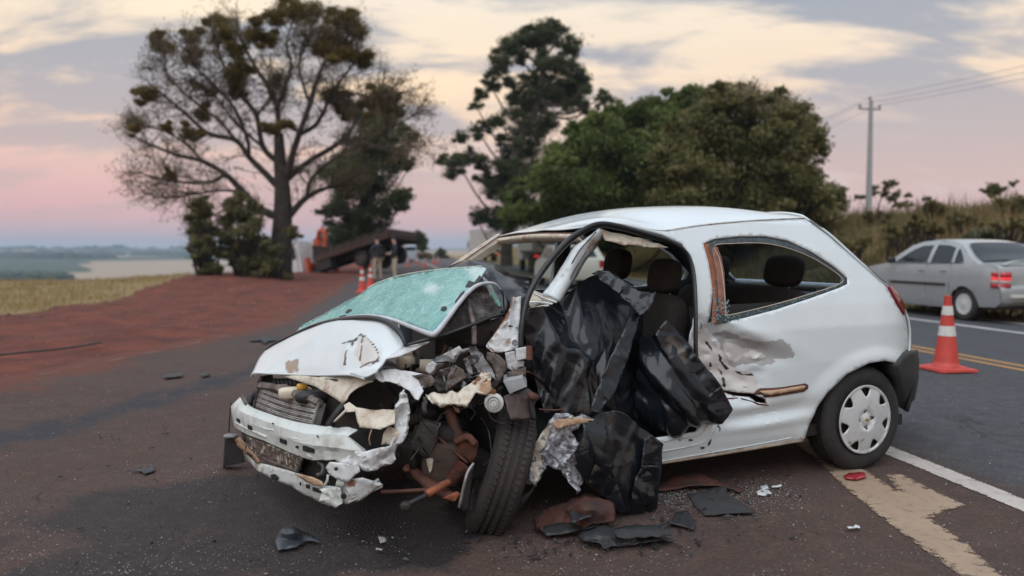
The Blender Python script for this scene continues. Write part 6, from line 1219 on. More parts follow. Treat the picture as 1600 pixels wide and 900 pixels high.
for k, (lab, pts) in enumerate([('largest of the white paint chips beside the grey mat', [(1182, 769), (1190, 764), (1200, 765), (1206, 772), (1196, 774), (1184, 773)]), ('white chip standing just above the largest one', [(1188, 759), (1198, 758), (1201, 764), (1190, 765)]), ('thin white sliver behind the other white chips', [(1204, 759), (1221, 758), (1221, 761), (1206, 761)]), ('white sliver lying alone before the tan arrow', [(1323, 824), (1343, 822), (1344, 825), (1326, 827)]), ('pale rectangular chip near the oil stain', [(591, 841), (601, 839), (604, 845), (594, 848)]), ('thin pale sliver below the rectangular chip', [(587, 859), (597, 858), (597, 861), (588, 861)])]):
    debris('paint_chip', lab, 'paint chip', id_, pts, M_chip if k < 4 else mat('grey_chip_%d' % k, (.34, .33, .30), .6), .014, .004, 40, k, 2, .003, 'white chips on the road')
# long strip across the red earth and a stub
b = MB(); b.tube(cr([np.array(G(u, v)) + np.array([0, 0, .05]) for (u, v) in [(-60, 568), (30, 558), (90, 552), (130, 546), (158, 541)]], 6), [.02] * 25, 6, True, .6); V = np.array(b.v)
tag(b.build('rubber_strip', M_rubber, None, 40, loc=(V[:, 0].mean(), V[:, 1].mean(), 0)), 'long black rubber strip lying across the red earth', 'rubber strip', 'car debris on the road')
# uncountable glass and paint crumbs
gb = MB(); rg_ = random.Random(5)
def crumb(u, v, r, k=.6):
    q = G(u, v); gb.box((q[0], q[1], .006 + r * k * .4), (r * 2, r * rg_.uniform(.7, 1.6), r * k), Matrix.Rotation(rg_.uniform(0, 6), 3, 'Z') @ Matrix.Rotation(rg_.uniform(-.4, .4), 3, 'X'), .7)
for k in range(7600):
    z = rg_.random()
    if z < .40: u, v = rg_.uniform(-50, 640), 899 - 320 * rg_.random() ** 1.3
    elif z < .62: u, v = rg_.uniform(620, 1260), rg_.uniform(770, 910)
    elif z < .82: u, v = rg_.gauss(1060, 45), rg_.gauss(775, 13)
    elif z < .9: u, v = rg_.gauss(1190, 35), rg_.gauss(772, 14)
    else: u, v = rg_.uniform(1230, 1640), rg_.uniform(560, 910)
    if v < 530: continue
    qq = G(u, v)
    if z < .62 and fbm(qq[0] * 1.6, qq[1] * 1.6, 4) + rg_.uniform(-.3, .3) < .05: continue
    crumb(u, v, (.0013 + .0020 * rg_.random() ** 2.2) * (1 + .6 * (v < 640)) * (1.8 if rg_.random() < .05 else 1))
tag(gb.build('glass_crumbs', mat('pale_glass_crumbs', (.14, .135, .13), .35, (.42, .42, .42), 900, lo=.45, hi=.55), smooth=0), 'tiny pale glass and paint crumbs scattered over the road', 'glass crumbs', kind='stuff')

sp2 = MB()
for k in range(260):
    z = rg_.random(); u, v = (rg_.gauss(900, 130), rg_.uniform(790, 880)) if z < .55 else (rg_.uniform(60, 640), rg_.uniform(620, 890)) if z < .9 else (rg_.uniform(1050, 1300), rg_.uniform(740, 850))
    q = G(u, v); l = rg_.uniform(.008, .05) * (1 if z < .55 else .6); a = rg_.uniform(0, 6.28); n = rg_.randint(3, 5); top = []; bot = []
    for j in range(n): r = l * rg_.uniform(.25, 1); t = a + 6.283 * j / n; x, y = r * math.cos(t), .35 * r * math.sin(t); bot.append((q[0] + x * math.cos(a) - y * math.sin(a), q[1] + x * math.sin(a) + y * math.cos(a), .007 + rg_.uniform(0, .012)))
    top = [(x, y, zz + .004) for x, y, zz in bot]; sp2.add(bot + top, [tuple(range(n))[::-1], tuple(range(n, 2 * n))] + [(j, (j + 1) % n, (j + 1) % n + n, j + n) for j in range(n)])
tag(sp2.build('plastic_splinters', M_blk, smooth=0), 'small dark plastic splinters scattered under and around the wreck', 'splinters', kind='stuff')
# ------------------------------------------------------------------ traffic cones
M_cone = mat('red_orange_cone', (.56, .060, .042), .5, (.46, .05, .038), 9); M_refl = mat('silver_reflective_band', (.62, .62, .58), .4, (.52, .52, .48), 25)
def make_cone():
    t = thing('traffic_cone', 'red traffic cone with two silver bands on the asphalt behind the rear bumper', 'traffic cone', (0, 0, 0), 'traffic cones along the closed lane')
    b = MB(); sq = lambda h, z: [(-h, -h, z), (h, -h, z), (h, h, z), (-h, h, z)]
    b.hull8(sq(.20, .012) + sq(.195, .035)); b.hull8(sq(.15, .036) + sq(.125, .055)); 
    for a in range(4): b.lathe([(0, .03), (.013, .03)], (.16 * (1 if a % 2 else -1), .16 * (1 if a > 1 else -1), 0), (0, 0, 1), 8)
    b.build('base', M_cone, t, 30)
    b = MB(); b.lathe([(.056, .135), (.075, .118), (.1, .112), (.72, .034), (.735, .036), (.755, .036), (.757, .028), (.70, .026)], (0, 0, 0), (0, 0, 1), 28); b.build('body', M_cone, t, 40)
    rr_ = lambda z: .112 - (z - .1) * (.078 / .62) + .003
    for z0, z1 in ((.355, .455), (.565, .655)):
        b = MB(); b.lathe([(z0, rr_(z0)), (z1, rr_(z1))], (0, 0, 0), (0, 0, 1), 28); b.build('reflective_band', M_refl, t, 60)
    return t
cone = make_cone(); q = G(1478, 579); cone.location = (q[0], q[1], .0); cone.rotation_euler = (0, 0, .15)
spots = [(566, 457, 'nearer of the two cones left of the standing people'), (579, 450, 'farther of the two cones left of the standing people'), (637, 416, 'distant cone just right of the standing people'), (650, 413, 'second distant cone right of the standing people'), (664, 417, 'distant cone standing out from its row towards the camera'), (677, 413, 'fourth distant cone right of the standing people'), (684, 412, 'distant cone nearest the far box truck')]
for u, v, lab in spots:
    q = G(u, v); copy_tree(cone, None, (q[0], q[1], 0), random.uniform(0, 1), 'red and white cone, ' + lab)

# ------------------------------------------------------------------ utility pole and wires
M_conc = mat('pale_concrete', (.34, .35, .35), .85, (.27, .28, .28), 6); M_wire = mat('grey_wire', (.10, .10, .11), .6)
q = P(1357, 336, 40); zb = H(q[0], q[1]); zt = P(1357, 157, 40)[2]
pole = thing('utility_pole', 'slim pale concrete utility pole with crossarm on the bank', 'utility pole', (q[0], q[1], zb))
b = MB(); b.tube([(q[0], q[1], zb - .2), (q[0], q[1], zt)], [.17, .10], 10); b.build('pole', M_conc, pole, 60)
rn3 = np.array([RN[0], RN[1], 0]); rd3 = np.array([RD[0], RD[1], 0]); top = np.array([q[0], q[1], zt - .42])
b = MB(); b.tube([top - rn3 * .62 + rd3 * .1, top + rn3 * .62 + rd3 * .1], .055, 6); b.build('crossarm', M_conc, pole, 0)
for k in (-.56, 0.0, .56):
    b = MB(); p_ = top + rn3 * k + rd3 * .1 + np.array([0, 0, .03 if k else .45]); b.lathe([(0, .02), (.03, .06), (.09, .05), (.10, .07), (.16, .06), (.2, .03)], p_, (0, 0, 1), 10); b.build('insulator', mat('insulator_%d' % int(k * 100 + 60), (.16, .13, .12), .4), pole, 40)
for k, nm in ((-.56, 'power wire on the road side of the pole crossarm'), (0.0, 'power wire from the very top of the pole'), (.56, 'power wire on the field side of the pole crossarm')):
    p_ = top + rn3 * k + rd3 * .1 + np.array([0, 0, .22 if k else .6]); L = []
    for sgn in (-1, 1):
        e = p_ + rd3 * sgn * 48 + np.array([0, 0, -.1 if sgn < 0 else -.5]); seg = [p_ + (e - p_) * f + np.array([0, 0, -1.1 * 4 * f * (1 - f)]) for f in np.linspace(0, 1, 15)]; L = (seg[::-1] if sgn < 0 else L) + (seg[1:] if sgn > 0 else [])
    b = MB(); b.tube(L, .008, 4, False); tag(b.build('power_wire', M_wire, None, 0, loc=tuple(p_)), 'thin ' + nm, 'power wire', 'wires on the utility pole')

# ------------------------------------------------------------------ silver sedan driving off on the far side
M_sil = mat('silver_car_paint', (.40, .42, .43), .32, (.36, .38, .39), 3, metal=.35, coat=.5); M_sglass = mat('tinted_window_glass', (.012, .020, .024), .05, spec=.45); M_sdark = mat('sedan_black_trim', (.02, .02, .022), .5)
OS = G(1503, 501); sed = thing('silver_sedan', 'silver four-door sedan with lit red tail lamps on the far lane', 'car', ST(st(*OS[:2])[0] + 1.2, st(*OS[:2])[1] + .8))
rd3 = np.array([RD[0], RD[1], 0]); 
def SW(a, b, z): return np.array([OS[0], OS[1], 0]) + rd3 * a - rn3 * b + np.array([0, 0, z])
def tum(z): return -float(np.interp(z, [.15, .35, .6, .85, .95, 1.2, 1.42], [.06, .01, -.01, .0, .03, .13, .24]))
body_ol = [(-.70, .28), (-.78, .36), (-.80, .56), (-.77, .86), (-.70, .955), (-.30, .985), (-.05, 1.10), (.30, 1.33), (.55, 1.385), (.95, 1.405), (1.30, 1.385), (1.55, 1.32), (1.85, 1.14), (2.12, .97), (2.5, .92), (2.95, .82), (3.15, .68), (3.2, .5), (3.16, .3), (2.8, .22), (2.76, .40), (2.66, .53), (2.5, .6), (2.36, .6), (2.2, .52), (2.11, .4), (2.08, .2), (.34, .2), (.31, .4), (.22, .52), (.07, .6), (-.07, .6), (-.22, .52), (-.31, .4), (-.34, .26)]
wins = [[(.06, 1.02), (.13, 1.12), (.26, 1.25), (.30, 1.22), (.28, 1.00)], [(.36, 1.00), (.38, 1.27), (.55, 1.31), (.86, 1.325), (.88, 1.00)], [(.98, 1.00), (.97, 1.32), (1.25, 1.305), (1.45, 1.24), (1.70, 1.10), (1.86, 1.00)]]
for side_, off in (('left', 0), ('right', -1.62)):
    fn = (lambda a, z: SW(a, tum(z) - .06 * max(0, -a - .5) * 2, z)) if side_ == 'left' else (lambda a, z: SW(a, -1.62 - tum(z) + .06 * max(0, -a - .5) * 2, z))
    b = MB(); b.patch(body_ol, fn, .085, holes=wins); sb_ = b.build('body_side', M_sil, sed, 45)
    for w in wins:
        b = MB(); b.patch(w, (lambda a, z: fn(a, z) + rn3 * (.012 if side_ == 'left' else -.012)), .1); b.build('window', M_sglass, sb_, 60)
    if side_ == 'left':
        b = MB(); b.patch([(.42, .585), (.42, .635), (1.9, .635), (1.95, .585)], lambda a, z: SW(a, tum(z) + .012, z), .1); b.build('side_moulding', M_sdark, sb_, 0, .01)
        for aa in (.62, 1.2): b = MB(); rbox(b, SW(aa - .14, .012, .86), (.03, .14, .025), np.array([rn3, rd3, [0, 0, 1]]).T, .5, 10, 6); b.build('door_handle', M_sil, sb_)
        for aa in (.33, .93, 1.98): b = MB(); b.tube([SW(aa, tum(.3) + .002, .3), SW(aa, tum(.6) + .002, .6), SW(aa, tum(.95) + .002, .97)], .004, 4); b.build('door_gap', M_sdark, sb_)
        b = MB(); rbox(b, SW(1.82, .08, 1.03), (.16, .10, .12), np.array([rn3, rd3, [0, 0, 1]]).T, .6); b.build('wing_mirror', M_sdark, sed)
        b = MB(); b.tube([SW(a, tum(z) + .004, z) for a, z in cr([(.06, 1.0), (.9, .985), (1.9, .985)], 4)], .010, 4); b.build('window_sill', M_sdark, sb_)
def skin_(pairs, m, name, inset=0.0, nv=4, par=None, bulge=.02):
    b = MB(); b.surf([[SW(a, tum(z) - inset, z), SW(a, -.4, z + bulge), SW(a, -.81, z + bulge * 1.3), SW(a, -1.22, z + bulge), SW(a, -1.62 - tum(z) + inset, z)] for a, z in pairs], 5, nv); return b.build(name, m, par or sed, 50)
skin_([(2.12, .97), (2.5, .92), (2.95, .82), (3.15, .68), (3.2, .5), (3.16, .3)], M_sil, 'hood'); skin_([(1.3, 1.385), (.95, 1.405), (.55, 1.385), (.30, 1.33)], M_sil, 'roof')
skin_([(1.30, 1.385), (1.55, 1.32), (1.85, 1.14), (2.12, .97)], M_sglass, 'windscreen', .0); rgl = skin_([(.30, 1.33), (.12, 1.22), (-.05, 1.10), (-.30, .985)], M_sil, 'rear_window_frame', 0)
b = MB(); b.surf([[SW(a - .03, tum(z) - .12, z + .035), SW(a - .03, -.45, z + .055), SW(a - .03, -.81, z + .06), SW(a - .03, -1.17, z + .055), SW(a - .03, -1.50 - tum(z), z + .035)] for a, z in [(.27, 1.305), (.12, 1.215), (-.05, 1.10), (-.24, 1.0)]], 5, 4); b.build('rear_window', M_sglass, sed, 60)
tr_ = skin_([(-.30, .985), (-.70, .955), (-.77, .86), (-.79, .62)], M_sil, 'boot_lid', .0, 5); bmp = skin_([(-.79, .62), (-.84, .60), (-.85, .48), (-.82, .36), (-.70, .28)], M_sil, 'rear_bumper', -.005, 4)
b = MB(); b.surf([[SW(-.62, -.14, .965), SW(-.60, -.4, 1.03), SW(-.60, -.81, 1.045), SW(-.60, -1.22, 1.03), SW(-.62, -1.48, .965)], [SW(-.74, -.14, .97), SW(-.76, -.4, 1.04), SW(-.77, -.81, 1.055), SW(-.76, -1.22, 1.04), SW(-.74, -1.48, .97)]], 6, 3); b.build('spoiler', M_sil, tr_, 40, .02)
M_lamp = mat('red_tail_lamp', (.40, .015, .02), .2, coat=.5); M_lit = mat('lit_brake_lamp', (.6, .03, .03), .3, emit=((1, .06, .06), .45)); M_clear = mat('pale_lamp_lens', (.5, .42, .4), .2)
for sgn, bb in ((1, 0), (-1, -1.62)):
    for z0, z1, m_ in ((.86, .78, M_lamp), (.79, .73, M_lit), (.73, .68, M_clear), (.68, .60, M_lamp)):
        f = lambda a, k, z: SW(a, bb + sgn * (tum(z) - .06 * max(0, -a - .5) * 2 + k), z)
        b = MB(); b.surf([[f(-.62, .010, z0), f(-.74, .006, z0), f(-.81, -.03, z0), f(-.825, -.15, z0)], [f(-.63, .010, z1), f(-.75, .006, z1), f(-.825, -.03, z1), f(-.84, -.14, z1)]], 3, 2); b.build('tail_lamp', m_, sed, 60, .01)
b = MB(); b.box(SW(-.835, -.81, .75), (.40, .02, .13), np.array([rn3, rd3, [0, 0, 1]]).T); pl_ = b.build('number_plate', mat('plate_white', (.62, .62, .60), .5), sed, 0); b = MB(); b.box(SW(-.848, -.81, .797), (.396, .004, .034), np.array([rn3, rd3, [0, 0, 1]]).T); b.build('plate_band', mat('plate_blue', (.03, .12, .42), .5), pl_, 0)
b = MB(); b.box(SW(-.86, -.81, .47), (1.3, .03, .05), np.array([rn3, rd3, [0, 0, 1]]).T); b.build('bumper_strip', M_refl, bmp, 0)
b = MB(); b.box(SW(1.2, -.81, .33), (1.3, 3.6, .2), np.array([rn3, rd3, [0, 0, 1]]).T); b.build('underbody', M_sdark, sed, 0)
for (aa, bb) in ((0, 0), (0, -1.62), (2.43, 0), (2.43, -1.62)):
    o = bpy.data.objects.new('wheel', None); COL.objects.link(o); o.parent = sed; o['_o'] = sed['_o']; axw = -rn3 if bb == 0 else rn3; c = SW(aa, bb - .015 if bb == 0 else bb + .015, .29)
    b = MB(); b.lathe([(-.17, .17), (-.175, .24), (-.15, .285), (-.03, .288), (0, .26), (-.005, .19), (-.03, .18)], c, axw, 30); b.build('tyre', M_tyre, o, 40)
    b = MB(); b.lathe([(-.03, .185), (-.004, .18), (-.02, .12), (.0, .05), (.004, .0)], c, axw, 24); b.build('hubcap', M_silver, o, 40)

# ------------------------------------------------------------------ lorries and cars further down the road (built in their own axes: x forward, y left)
def boxm(name, c, size, m, par, tp=1.0, sm=0, R=None): b = MB(); b.box(c, size, R, tp); return b.build(name, m, par, sm)
def tyre_(par, c, r, w, m=None):
    o = bpy.data.objects.new('wheel', None); COL.objects.link(o); o.parent = par; o['_o'] = [0, 0, 0]; sg = 1 if c[1] > 0 else -1
    b = MB(); b.lathe([(-w, r * .55), (-w, r * .9), (-w * .85, r), (-w * .15, r), (0, r * .9), (0, r * .58), (-.04, r * .55)], c, (0, sg, 0), 24); b.build('tyre', m or M_tyre, o, 40)
    b = MB(); b.lathe([(-.04, r * .57), (-.02, r * .5), (-.08, r * .3), (.0, r * .22), (.01, 0)], c, (0, sg, 0), 18); b.build('rim', M_grime, o, 40)
M_bed = mat('dark_brown_boards', (.040, .026, .022), .8, (.065, .042, .034), 4, world=False); M_oran = mat('orange_crane_paint', (.50, .075, .025), .5, (.40, .06, .02), 3, world=False); M_twhite = mat('white_cab_paint', (.60, .60, .60), .4, (.48, .47, .46), 3, world=False); M_chas = mat('dark_chassis', (.03, .024, .022), .8)
tk = thing('flatbed_truck', 'dark flatbed truck with orange crane, nose down off the road edge', 'truck', (0, 0, 0))
for y in (-.4, .4): boxm('chassis_rail', (-.4, y, .85), (7.4, .10, .24), M_chas, tk)
bed = boxm('flatbed', (-1.9, 0, 1.12), (5.6, 2.3, .14), M_bed, tk)
for y in (-1.17, 1.17):
    for k in range(8): boxm('side_board', (-4.35 + .70 * k, y, 1.37), (.66, .05, .34), M_bed, tk)
    boxm('side_rail', (-1.9, y * 1.02, 1.56), (5.6, .07, .07), M_chas, tk)
    boxm('bed_edge', (-1.9, y * 1.01, 1.13), (5.62, .08, .20), mat('rust_brown_edge_%d' % int(y > 0), (.075, .035, .025), .8), tk)
    for k in range(9): boxm('stake', (-4.65 + .69 * k, y * 1.045, 1.35), (.07, .06, .46), mat('stake_brown_%d_%d' % (k, y > 0), (.10, .055, .04), .8), tk)
boxm('tailboard', (-4.71, 0, 1.37), (.05, 2.3, .36), M_bed, tk); boxm('headboard', (.92, 0, 1.6), (.06, 2.3, .9), M_bed, tk)
for x in (-3.55, -2.45): 
    for y in (-1.08, 1.08): tyre_(tk, (x, y, .5), .5, .32)
for y in (-1.05, 1.05): tyre_(tk, (2.6, y, .5), .5, .28)
boxm('fuel_tank', (.2, 1.0, .7), (1.1, .5, .5), M_chas, tk); boxm('mudguard', (-3.0, 1.1, 1.02), (2.3, .4, .04), M_chas, tk)
cab = MB(); prof = [(2.0, .75), (3.75, .75), (3.8, 1.5), (3.55, 2.45), (3.3, 2.6), (2.05, 2.62)]
cab.add([(x, s_ * 1.1, z) for s_ in (-1, 1) for (x, z) in prof], [tuple(range(6)), tuple(range(11, 5, -1))] + [(i, i + 6, (i + 1) % 6 + 6, (i + 1) % 6) for i in range(6)]); cb = cab.build('cab', M_twhite, tk, 30)
for y in (-1.11, 1.11):
    b = MB(); b.patch([(2.35, 1.6), (2.4, 2.35), (3.25, 2.38), (3.5, 1.62)], lambda x, z: (x, y, z), .4); b.build('window', M_sglass, cb, 0, .01); boxm('door_gap', (2.25, y, 1.5), (.02, .012, 1.5), M_chas, cb)
boxm('windscreen', (3.70, 0, 2.0), (.02, 1.8, .75), M_sglass, cb, R=Matrix.Rotation(-.26, 3, 'Y')); boxm('bumper', (3.85, 0, .7), (.2, 2.2, .3), M_chas, tk); boxm('mirror', (3.6, 1.35, 1.9), (.08, .2, .45), M_chas, cb)
cr_ = boxm('crane_column', (1.45, .1, 1.7), (.34, .40, 1.9), M_oran, tk)
for y, s_ in ((.9, 1), (-.9, -1)): boxm('outrigger_leg', (1.45, y + s_ * .25, .75), (.22, .22, 1.3), M_oran, cr_); boxm('outrigger_foot', (1.45, y + s_ * .25, .1), (.34, .34, .06), M_chas, cr_)
boxm('outrigger_beam', (1.45, 0, .98), (.28, 2.3, .28), M_oran, cr_)
b = MB(); b.tube([(1.45, .1, 2.5), (1.15, .2, 2.95), (.75, .35, 3.0), (.45, .45, 2.7)], [.16, .15, .14, .13], 6); b.build('crane_boom', M_oran, cr_, 0); b = MB(); b.tube([(.45, .45, 2.7), (.5, .5, 2.3), (.55, .5, 1.9)], [.12, .11, .10], 6); b.build('crane_arm', M_oran, cr_, 0)
dirx = P(450, 420, 45.5) - P(612, 420, 41.5); tk.location = (*P(536, 415, 43.5)[:2], -.02); yaw_ = math.atan2(dirx[1], dirx[0]); tk.rotation_euler = (Matrix.Rotation(yaw_, 3, 'Z') @ Matrix.Rotation(math.radians(14), 3, 'Y') @ Matrix.Rotation(math.radians(4), 3, 'X')).to_euler()
zc_ = -3.0; tk.location.z = -.28
def box_truck(label, tail):
    t = thing('box_truck', label, 'truck', (0, 0, 0), 'lorries waiting in the far lane')
    body = boxm('cargo_box', (-1.8, 0, 2.45), (5.6, 2.5, 2.6), mat('dirty_white_box_%d' % tail, (.52, .50, .47), .6, (.42, .39, .35), 1.2, world=False), t)
    for y in (-1, 1): boxm('box_trim', (-1.8, y * 1.255, 1.2), (5.6, .03, .1), M_chas, body); boxm('box_trim', (-1.8, y * 1.255, 3.7), (5.6, .03, .08), M_alu, body)
    for y in (-.62, .62): boxm('rear_door', (-4.61, y, 2.45), (.03, 1.18, 2.4), mat('rear_door_%d_%d' % (tail, y > 0), (.48, .46, .43), .6, (.38, .35, .31), 1.5, world=False), body); 
    for y in (-.1, .1): b = MB(); b.tube([(-4.64, y, 1.3), (-4.64, y, 3.6)], .03, 6); b.build('door_bar', M_alu, body)
    boxm('chassis', (-.4, 0, .95), (8.2, .9, .3), M_chas, t); boxm('rear_guard', (-4.5, 0, .65), (.1, 2.3, .14), M_rustm, t)
    b = MB(); pr = [(1.2, .7), (3.3, .7), (3.35, 1.5), (3.1, 2.6), (1.25, 2.75)]; b.add([(x, s_ * 1.15, z) for s_ in (-1, 1) for (x, z) in pr], [tuple(range(5)), tuple(range(9, 4, -1))] + [(i, i + 5, (i + 1) % 5 + 5, (i + 1) % 5) for i in range(5)]); c_ = b.build('cab', M_twhite, t, 30)
    for y in (-1.16, 1.16): boxm('window', (2.4, y, 2.0), (1.0, .02, .7), M_sglass, c_)
    for x in (-3.2, -2.1, 2.3):
        for y in (-1.12, 1.12): tyre_(t, (x, y, .5), .5, .3)
    for y in (-1.0, 1.0): boxm('tail_lamp', (-4.6, y, .95), (.06, .28, .16), M_lit, t)
    return t
bt1 = box_truck('pale box truck with dark letters far down the road', 1); q = G(742, 407); bt1.location = (*P(752, 405, 92)[:2], 0); bt1.rotation_euler = (0, 0, RA + math.pi / 2 + .10)
fc = bpy.data.curves.new('lettering', 'FONT'); fc.body = 'LT'; fc.size = .75; fc.extrude = .01; fc.align_x = 'CENTER'; fo = bpy.data.objects.new('lettering_source', fc); COL.objects.link(fo)
lm_ = bpy.data.meshes.new_from_object(fo.evaluated_get(bpy.context.evaluated_depsgraph_get())); bpy.data.objects.remove(fo); lm_.materials.clear(); lm_.materials.append(mat('dark_letter_paint', (.04, .04, .045), .6))
fo = bpy.data.objects.new('lettering', lm_); COL.objects.link(fo); fo.parent = bt1; fo.location = (-4.66, 0.0, 3.05); fo.rotation_euler = (math.pi / 2, 0, -math.pi / 2)
bt2 = box_truck('grey-white box truck with red tail lamp seen through the missing windscreen', 2); bt2.location = (*P(848, 420, 46)[:2], 0); bt2.rotation_euler = (0, 0, RA + math.pi / 2 - .05)
# white car seen through the wreck, and a van by the cones
def small_car(name, label, m, van=False):
    t = thing(name, label, 'van' if van else 'car', (0, 0, 0)); h = 1.95 if van else 1.42
    pr = [(-1.9, .3), (-2.0, .8), (-1.95, h * .92), (-1.7, h), (.6, h), (1.15, h * .62), (1.9, h * .5), (2.05, .6), (2.0, .3)] if van else [(-1.95, .3), (-2.02, .65), (-1.9, .95), (-1.6, 1.0), (-1.0, 1.38), (.2, 1.42), (.95, .98), (1.75, .85), (2.0, .6), (2.0, .3)]
    n = len(pr); b = MB(); tw_ = lambda z: .82 - .22 * max(0, z - .95); b.add([(x, s_ * tw_(z), z) for s_ in (-1, 1) for (x, z) in pr], [tuple(range(n)), tuple(range(2 * n - 1, n - 1, -1))] + [(i, i + n, (i + 1) % n + n, (i + 1) % n) for i in range(n)]); bd = b.build('body', m, t, 35)
    for s_ in (-1, 1):
        wn = [[(-1.6, h * .68), (-1.6, h * .92), (-.4, h * .93), (-.4, h * .68)], [(-.3, h * .68), (-.3, h * .93), (.5, h * .93), (.95, h * .68)]] if van else [[(-1.35, 1.0), (-.95, 1.3), (-.45, 1.33), (-.45, .98)], [(-.38, .98), (-.38, 1.33), (.15, 1.34), (.75, 1.0)]]
        for w in wn: b = MB(); b.patch(w, lambda x, z: (x, s_ * (tw_(z) + .008), z), .4); b.build('window', M_sglass, bd, 0, .005)
        boxm('headlamp', (1.93, s_ * .6, .66), (.1, .3, .14), M_lens, t); boxm('tail_lamp', (-1.98, s_ * .66, .8), (.06, .2, .22), M_lamp, t)
        for x in (-1.25, 1.25): tyre_(t, (x, s_ * .8, .3), .3, .18)
    b = MB(); b.surf([[(-1.58, y, 1.02 if not van else h * .7) for y in (-.6, 0, .6)], [(-1.08, y, 1.36 if not van else h * .95) for y in (-.52, 0, .52)]] if not van else [[(-2.0, y, h * .68) for y in (-.6, 0, .6)], [(-1.97, y, h * .9) for y in (-.55, 0, .55)]], 2, 2); b.build('rear_window', M_sglass, bd, 0)
    b = MB(); b.surf([[(1.16 if van else .93, y, h * .64 if van else 1.0) for y in (-.62, 0, .62)], [(.64 if van else .25, y, h * .98 if van else 1.40) for y in (-.55, 0, .55)]], 2, 2); b.build('windscreen', M_sglass, bd, 0)
    return t
wc_ = small_car('white_car', 'white car waiting on the far lane, seen through the wreck', mat('cream_white_paint', (.62, .60, .55), .4)); wc_.location = (*P(888, 430, 26)[:2], 0); wc_.rotation_euler = (0, 0, RA + math.pi / 2)
vn_ = small_car('parked_van', 'pale van among the distant cones behind the standing people', mat('pale_blue_van_paint', (.40, .46, .52), .45), True); vn_.location = (*P(636, 405, 88)[:2], 0); vn_.rotation_euler = (0, 0, RA + math.pi / 2 + .2)

# ------------------------------------------------------------------ two people by the truck
def person(label, loc, rz, joints, hair, top, legs_c):
    V = []; E = []; Rr = []
    def J(p, r, par=None): V.append(p); Rr.append(r); i = len(V) - 1; (E.append((par, i)) if par is not None else None); return i
    pel = J((0, 0, .95), (.155, .12)); wa = J((0, 0, 1.10), (.145, .105), pel); ch = J((0, .01, 1.30), (.17, .12), wa); sh = J((0, 0, 1.43), (.13, .095), ch); nk = J((0, .01, 1.52), (.055, .058), sh); hd0 = J((0, .03, 1.60), (.075, .088), nk); hd = J((0, .035, 1.70), (.072, .085), hd0)
    ids = {}
    for s_, k in ((-1, 'L'), (1, 'R')):
        a = J((s_ * .19, 0, 1.40), (.075, .07), sh); p = a
        for (x, y, z, r) in joints['arm' + k]: p = J((x, y, z), (r, r), p)
        for dx in (-.02, -.007, .007, .02): J((V[p][0] + dx, V[p][1] + .045, V[p][2] - .05), (.010, .010), p)
        J((V[p][0] - s_ * .04, V[p][1] + .03, V[p][2] - .015), (.011, .011), p)
        h_ = J((s_ * .09, 0, .88), (.105, .10), pel); p = h_
        for (x, y, z, r) in joints['leg' + k]: p = J((x, y, z), (r, r), p)
    me = bpy.data.meshes.new('person_skin'); me.from_pydata(V, E, []); o = bpy.data.objects.new('person_skin', me); COL.objects.link(o)
    sk = o.modifiers.new('skin', 'SKIN'); sk.use_smooth_shade = True
    for i, r in enumerate(Rr): me.skin_vertices[0].data[i].radius = r
    me.skin_vertices[0].data[0].use_root = True; o.modifiers.new('sub', 'SUBSURF').levels = 1
    dg = bpy.context.evaluated_depsgraph_get(); bm_ = bpy.data.meshes.new_from_object(o.evaluated_get(dg)); bpy.data.objects.remove(o)
    for m in (top, legs_c, M_skin, M_shoe): bm_.materials.append(m)
    for p in bm_.polygons:
        c = p.center; arm = abs(c.x) > .17 or c.y > .16
        p.material_index = 2 if c.z > 1.50 or (arm and .85 < c.z and c.y > joints['hand_y'] and c.z < 1.3) or (arm and c.z < .86 and abs(c.x) > .22) else 0 if c.z > .97 else 1 if c.z > .09 else 3
        p.use_smooth = True
    t = bpy.data.objects.new('person', bm_); COL.objects.link(t); t.location = tuple(map(float, loc)); t.rotation_euler = (0, 0, rz); t['_o'] = [0, 0, 0]; tag(t, label, 'person', 'people standing on the road')
    b = MB(); rbox(b, (0, .015, 1.735), (.165, .19, .15), None, .8); b.build('hair', hair, t, 180); b = MB(); b.lathe([(0, .014), (.035, .006)], (0, .115, 1.655), (0, 1, -.1), 8); b.build('nose', M_skin, t, 60)
    for s_ in (-1, 1):
        b = MB(); rbox(b, (s_ * .082, .03, 1.65), (.02, .04, .06), None, .8, 8, 6); b.build('ear', M_skin, t, 60)
        b = MB(); rbox(b, (s_ * .03, .112, 1.675), (.02, .012, .010), None, .8, 8, 6); b.build('eye', M_slot, t, 60)
    b = MB(); b.box((0, .115, 1.60), (.05, .012, .010)); b.build('mouth', M_rustm, t, 0); b = MB(); b.lathe([(.955, .165), (.995, .165)], (0, 0, 0), (0, 0, 1), 20); b.build('belt', M_shoe, t, 60)
    return t
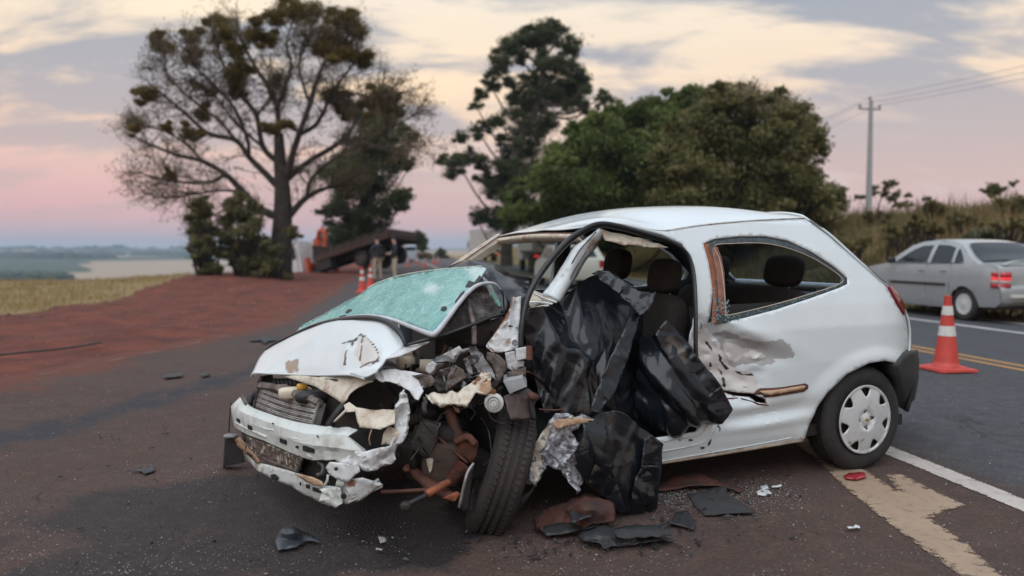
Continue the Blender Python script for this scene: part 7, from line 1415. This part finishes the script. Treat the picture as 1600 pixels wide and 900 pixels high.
M_skin = mat('skin', (.42, .25, .18), .6); M_shoe = mat('black_boots', (.015, .014, .014), .5); M_navy = mat('navy_shirt', (.012, .014, .022), .8, (.02, .022, .03), 10); M_khaki = mat('khaki_trousers', (.40, .33, .24), .85, (.33, .27, .19), 6); M_hair = mat('dark_hair', (.015, .012, .010), .7)
jA = {'armL': [(-.26, -.02, 1.16, .05), (-.24, .10, 1.00, .04), (-.20, .17, .98, .035)], 'armR': [(.26, -.02, 1.16, .05), (.26, .04, .96, .04), (.25, .08, .86, .035)], 'legL': [(-.12, .02, .50, .068), (-.13, -.03, .10, .05), (-.13, .02, .045, .048), (-.14, .14, .035, .04)], 'legR': [(.12, .02, .50, .068), (.14, -.02, .10, .05), (.14, .02, .045, .048), (.16, .14, .035, .04)], 'hand_y': .12}
jB = {'armL': [(-.27, .03, 1.17, .05), (-.16, .24, 1.10, .04), (-.07, .31, 1.14, .035)], 'armR': [(.27, .03, 1.17, .05), (.17, .24, 1.08, .04), (.08, .31, 1.12, .035)], 'legL': [(-.13, .03, .50, .068), (-.16, -.03, .10, .05), (-.16, .02, .045, .048), (-.18, .14, .035, .04)], 'legR': [(.11, .02, .50, .068), (.12, -.02, .10, .05), (.12, .02, .045, .048), (.14, .14, .035, .04)], 'hand_y': .2}
qa, qb = G(590, 440), G(617, 441)
person('person in dark top and khaki trousers, nearer to the cones and the flatbed truck', (qa[0], qa[1], .004), .5, jA, M_hair, M_navy, M_khaki)
person('person in dark top and khaki trousers with both hands raised to the chest', (qb[0], qb[1], .004), 1.9, jB, M_hair, M_navy, M_khaki)
# ------------------------------------------------------------------ the air over the valley
hz = MB(); hz.box((0, 0, 12), (10600, 10600, 110))
hm = bpy.data.materials.new('valley_haze'); hm.use_nodes = True; t = hm.node_tree; t.nodes.remove(t.nodes['Principled BSDF'])
pv = t.nodes.new('ShaderNodeVolumePrincipled'); pv.inputs['Color'].default_value = (.62, .80, .98, 1); pv.inputs['Density'].default_value = .00030; pv.inputs['Anisotropy'].default_value = .0
t.links.new(pv.outputs[0], t.nodes['Material Output'].inputs['Volume'])
hzo = hz.build('haze', hm, smooth=0); tag(hzo, 'pale blue evening haze over the valley', 'haze', kind='stuff')
for o in bpy.data.objects:
    if '_o' in o: del o['_o']
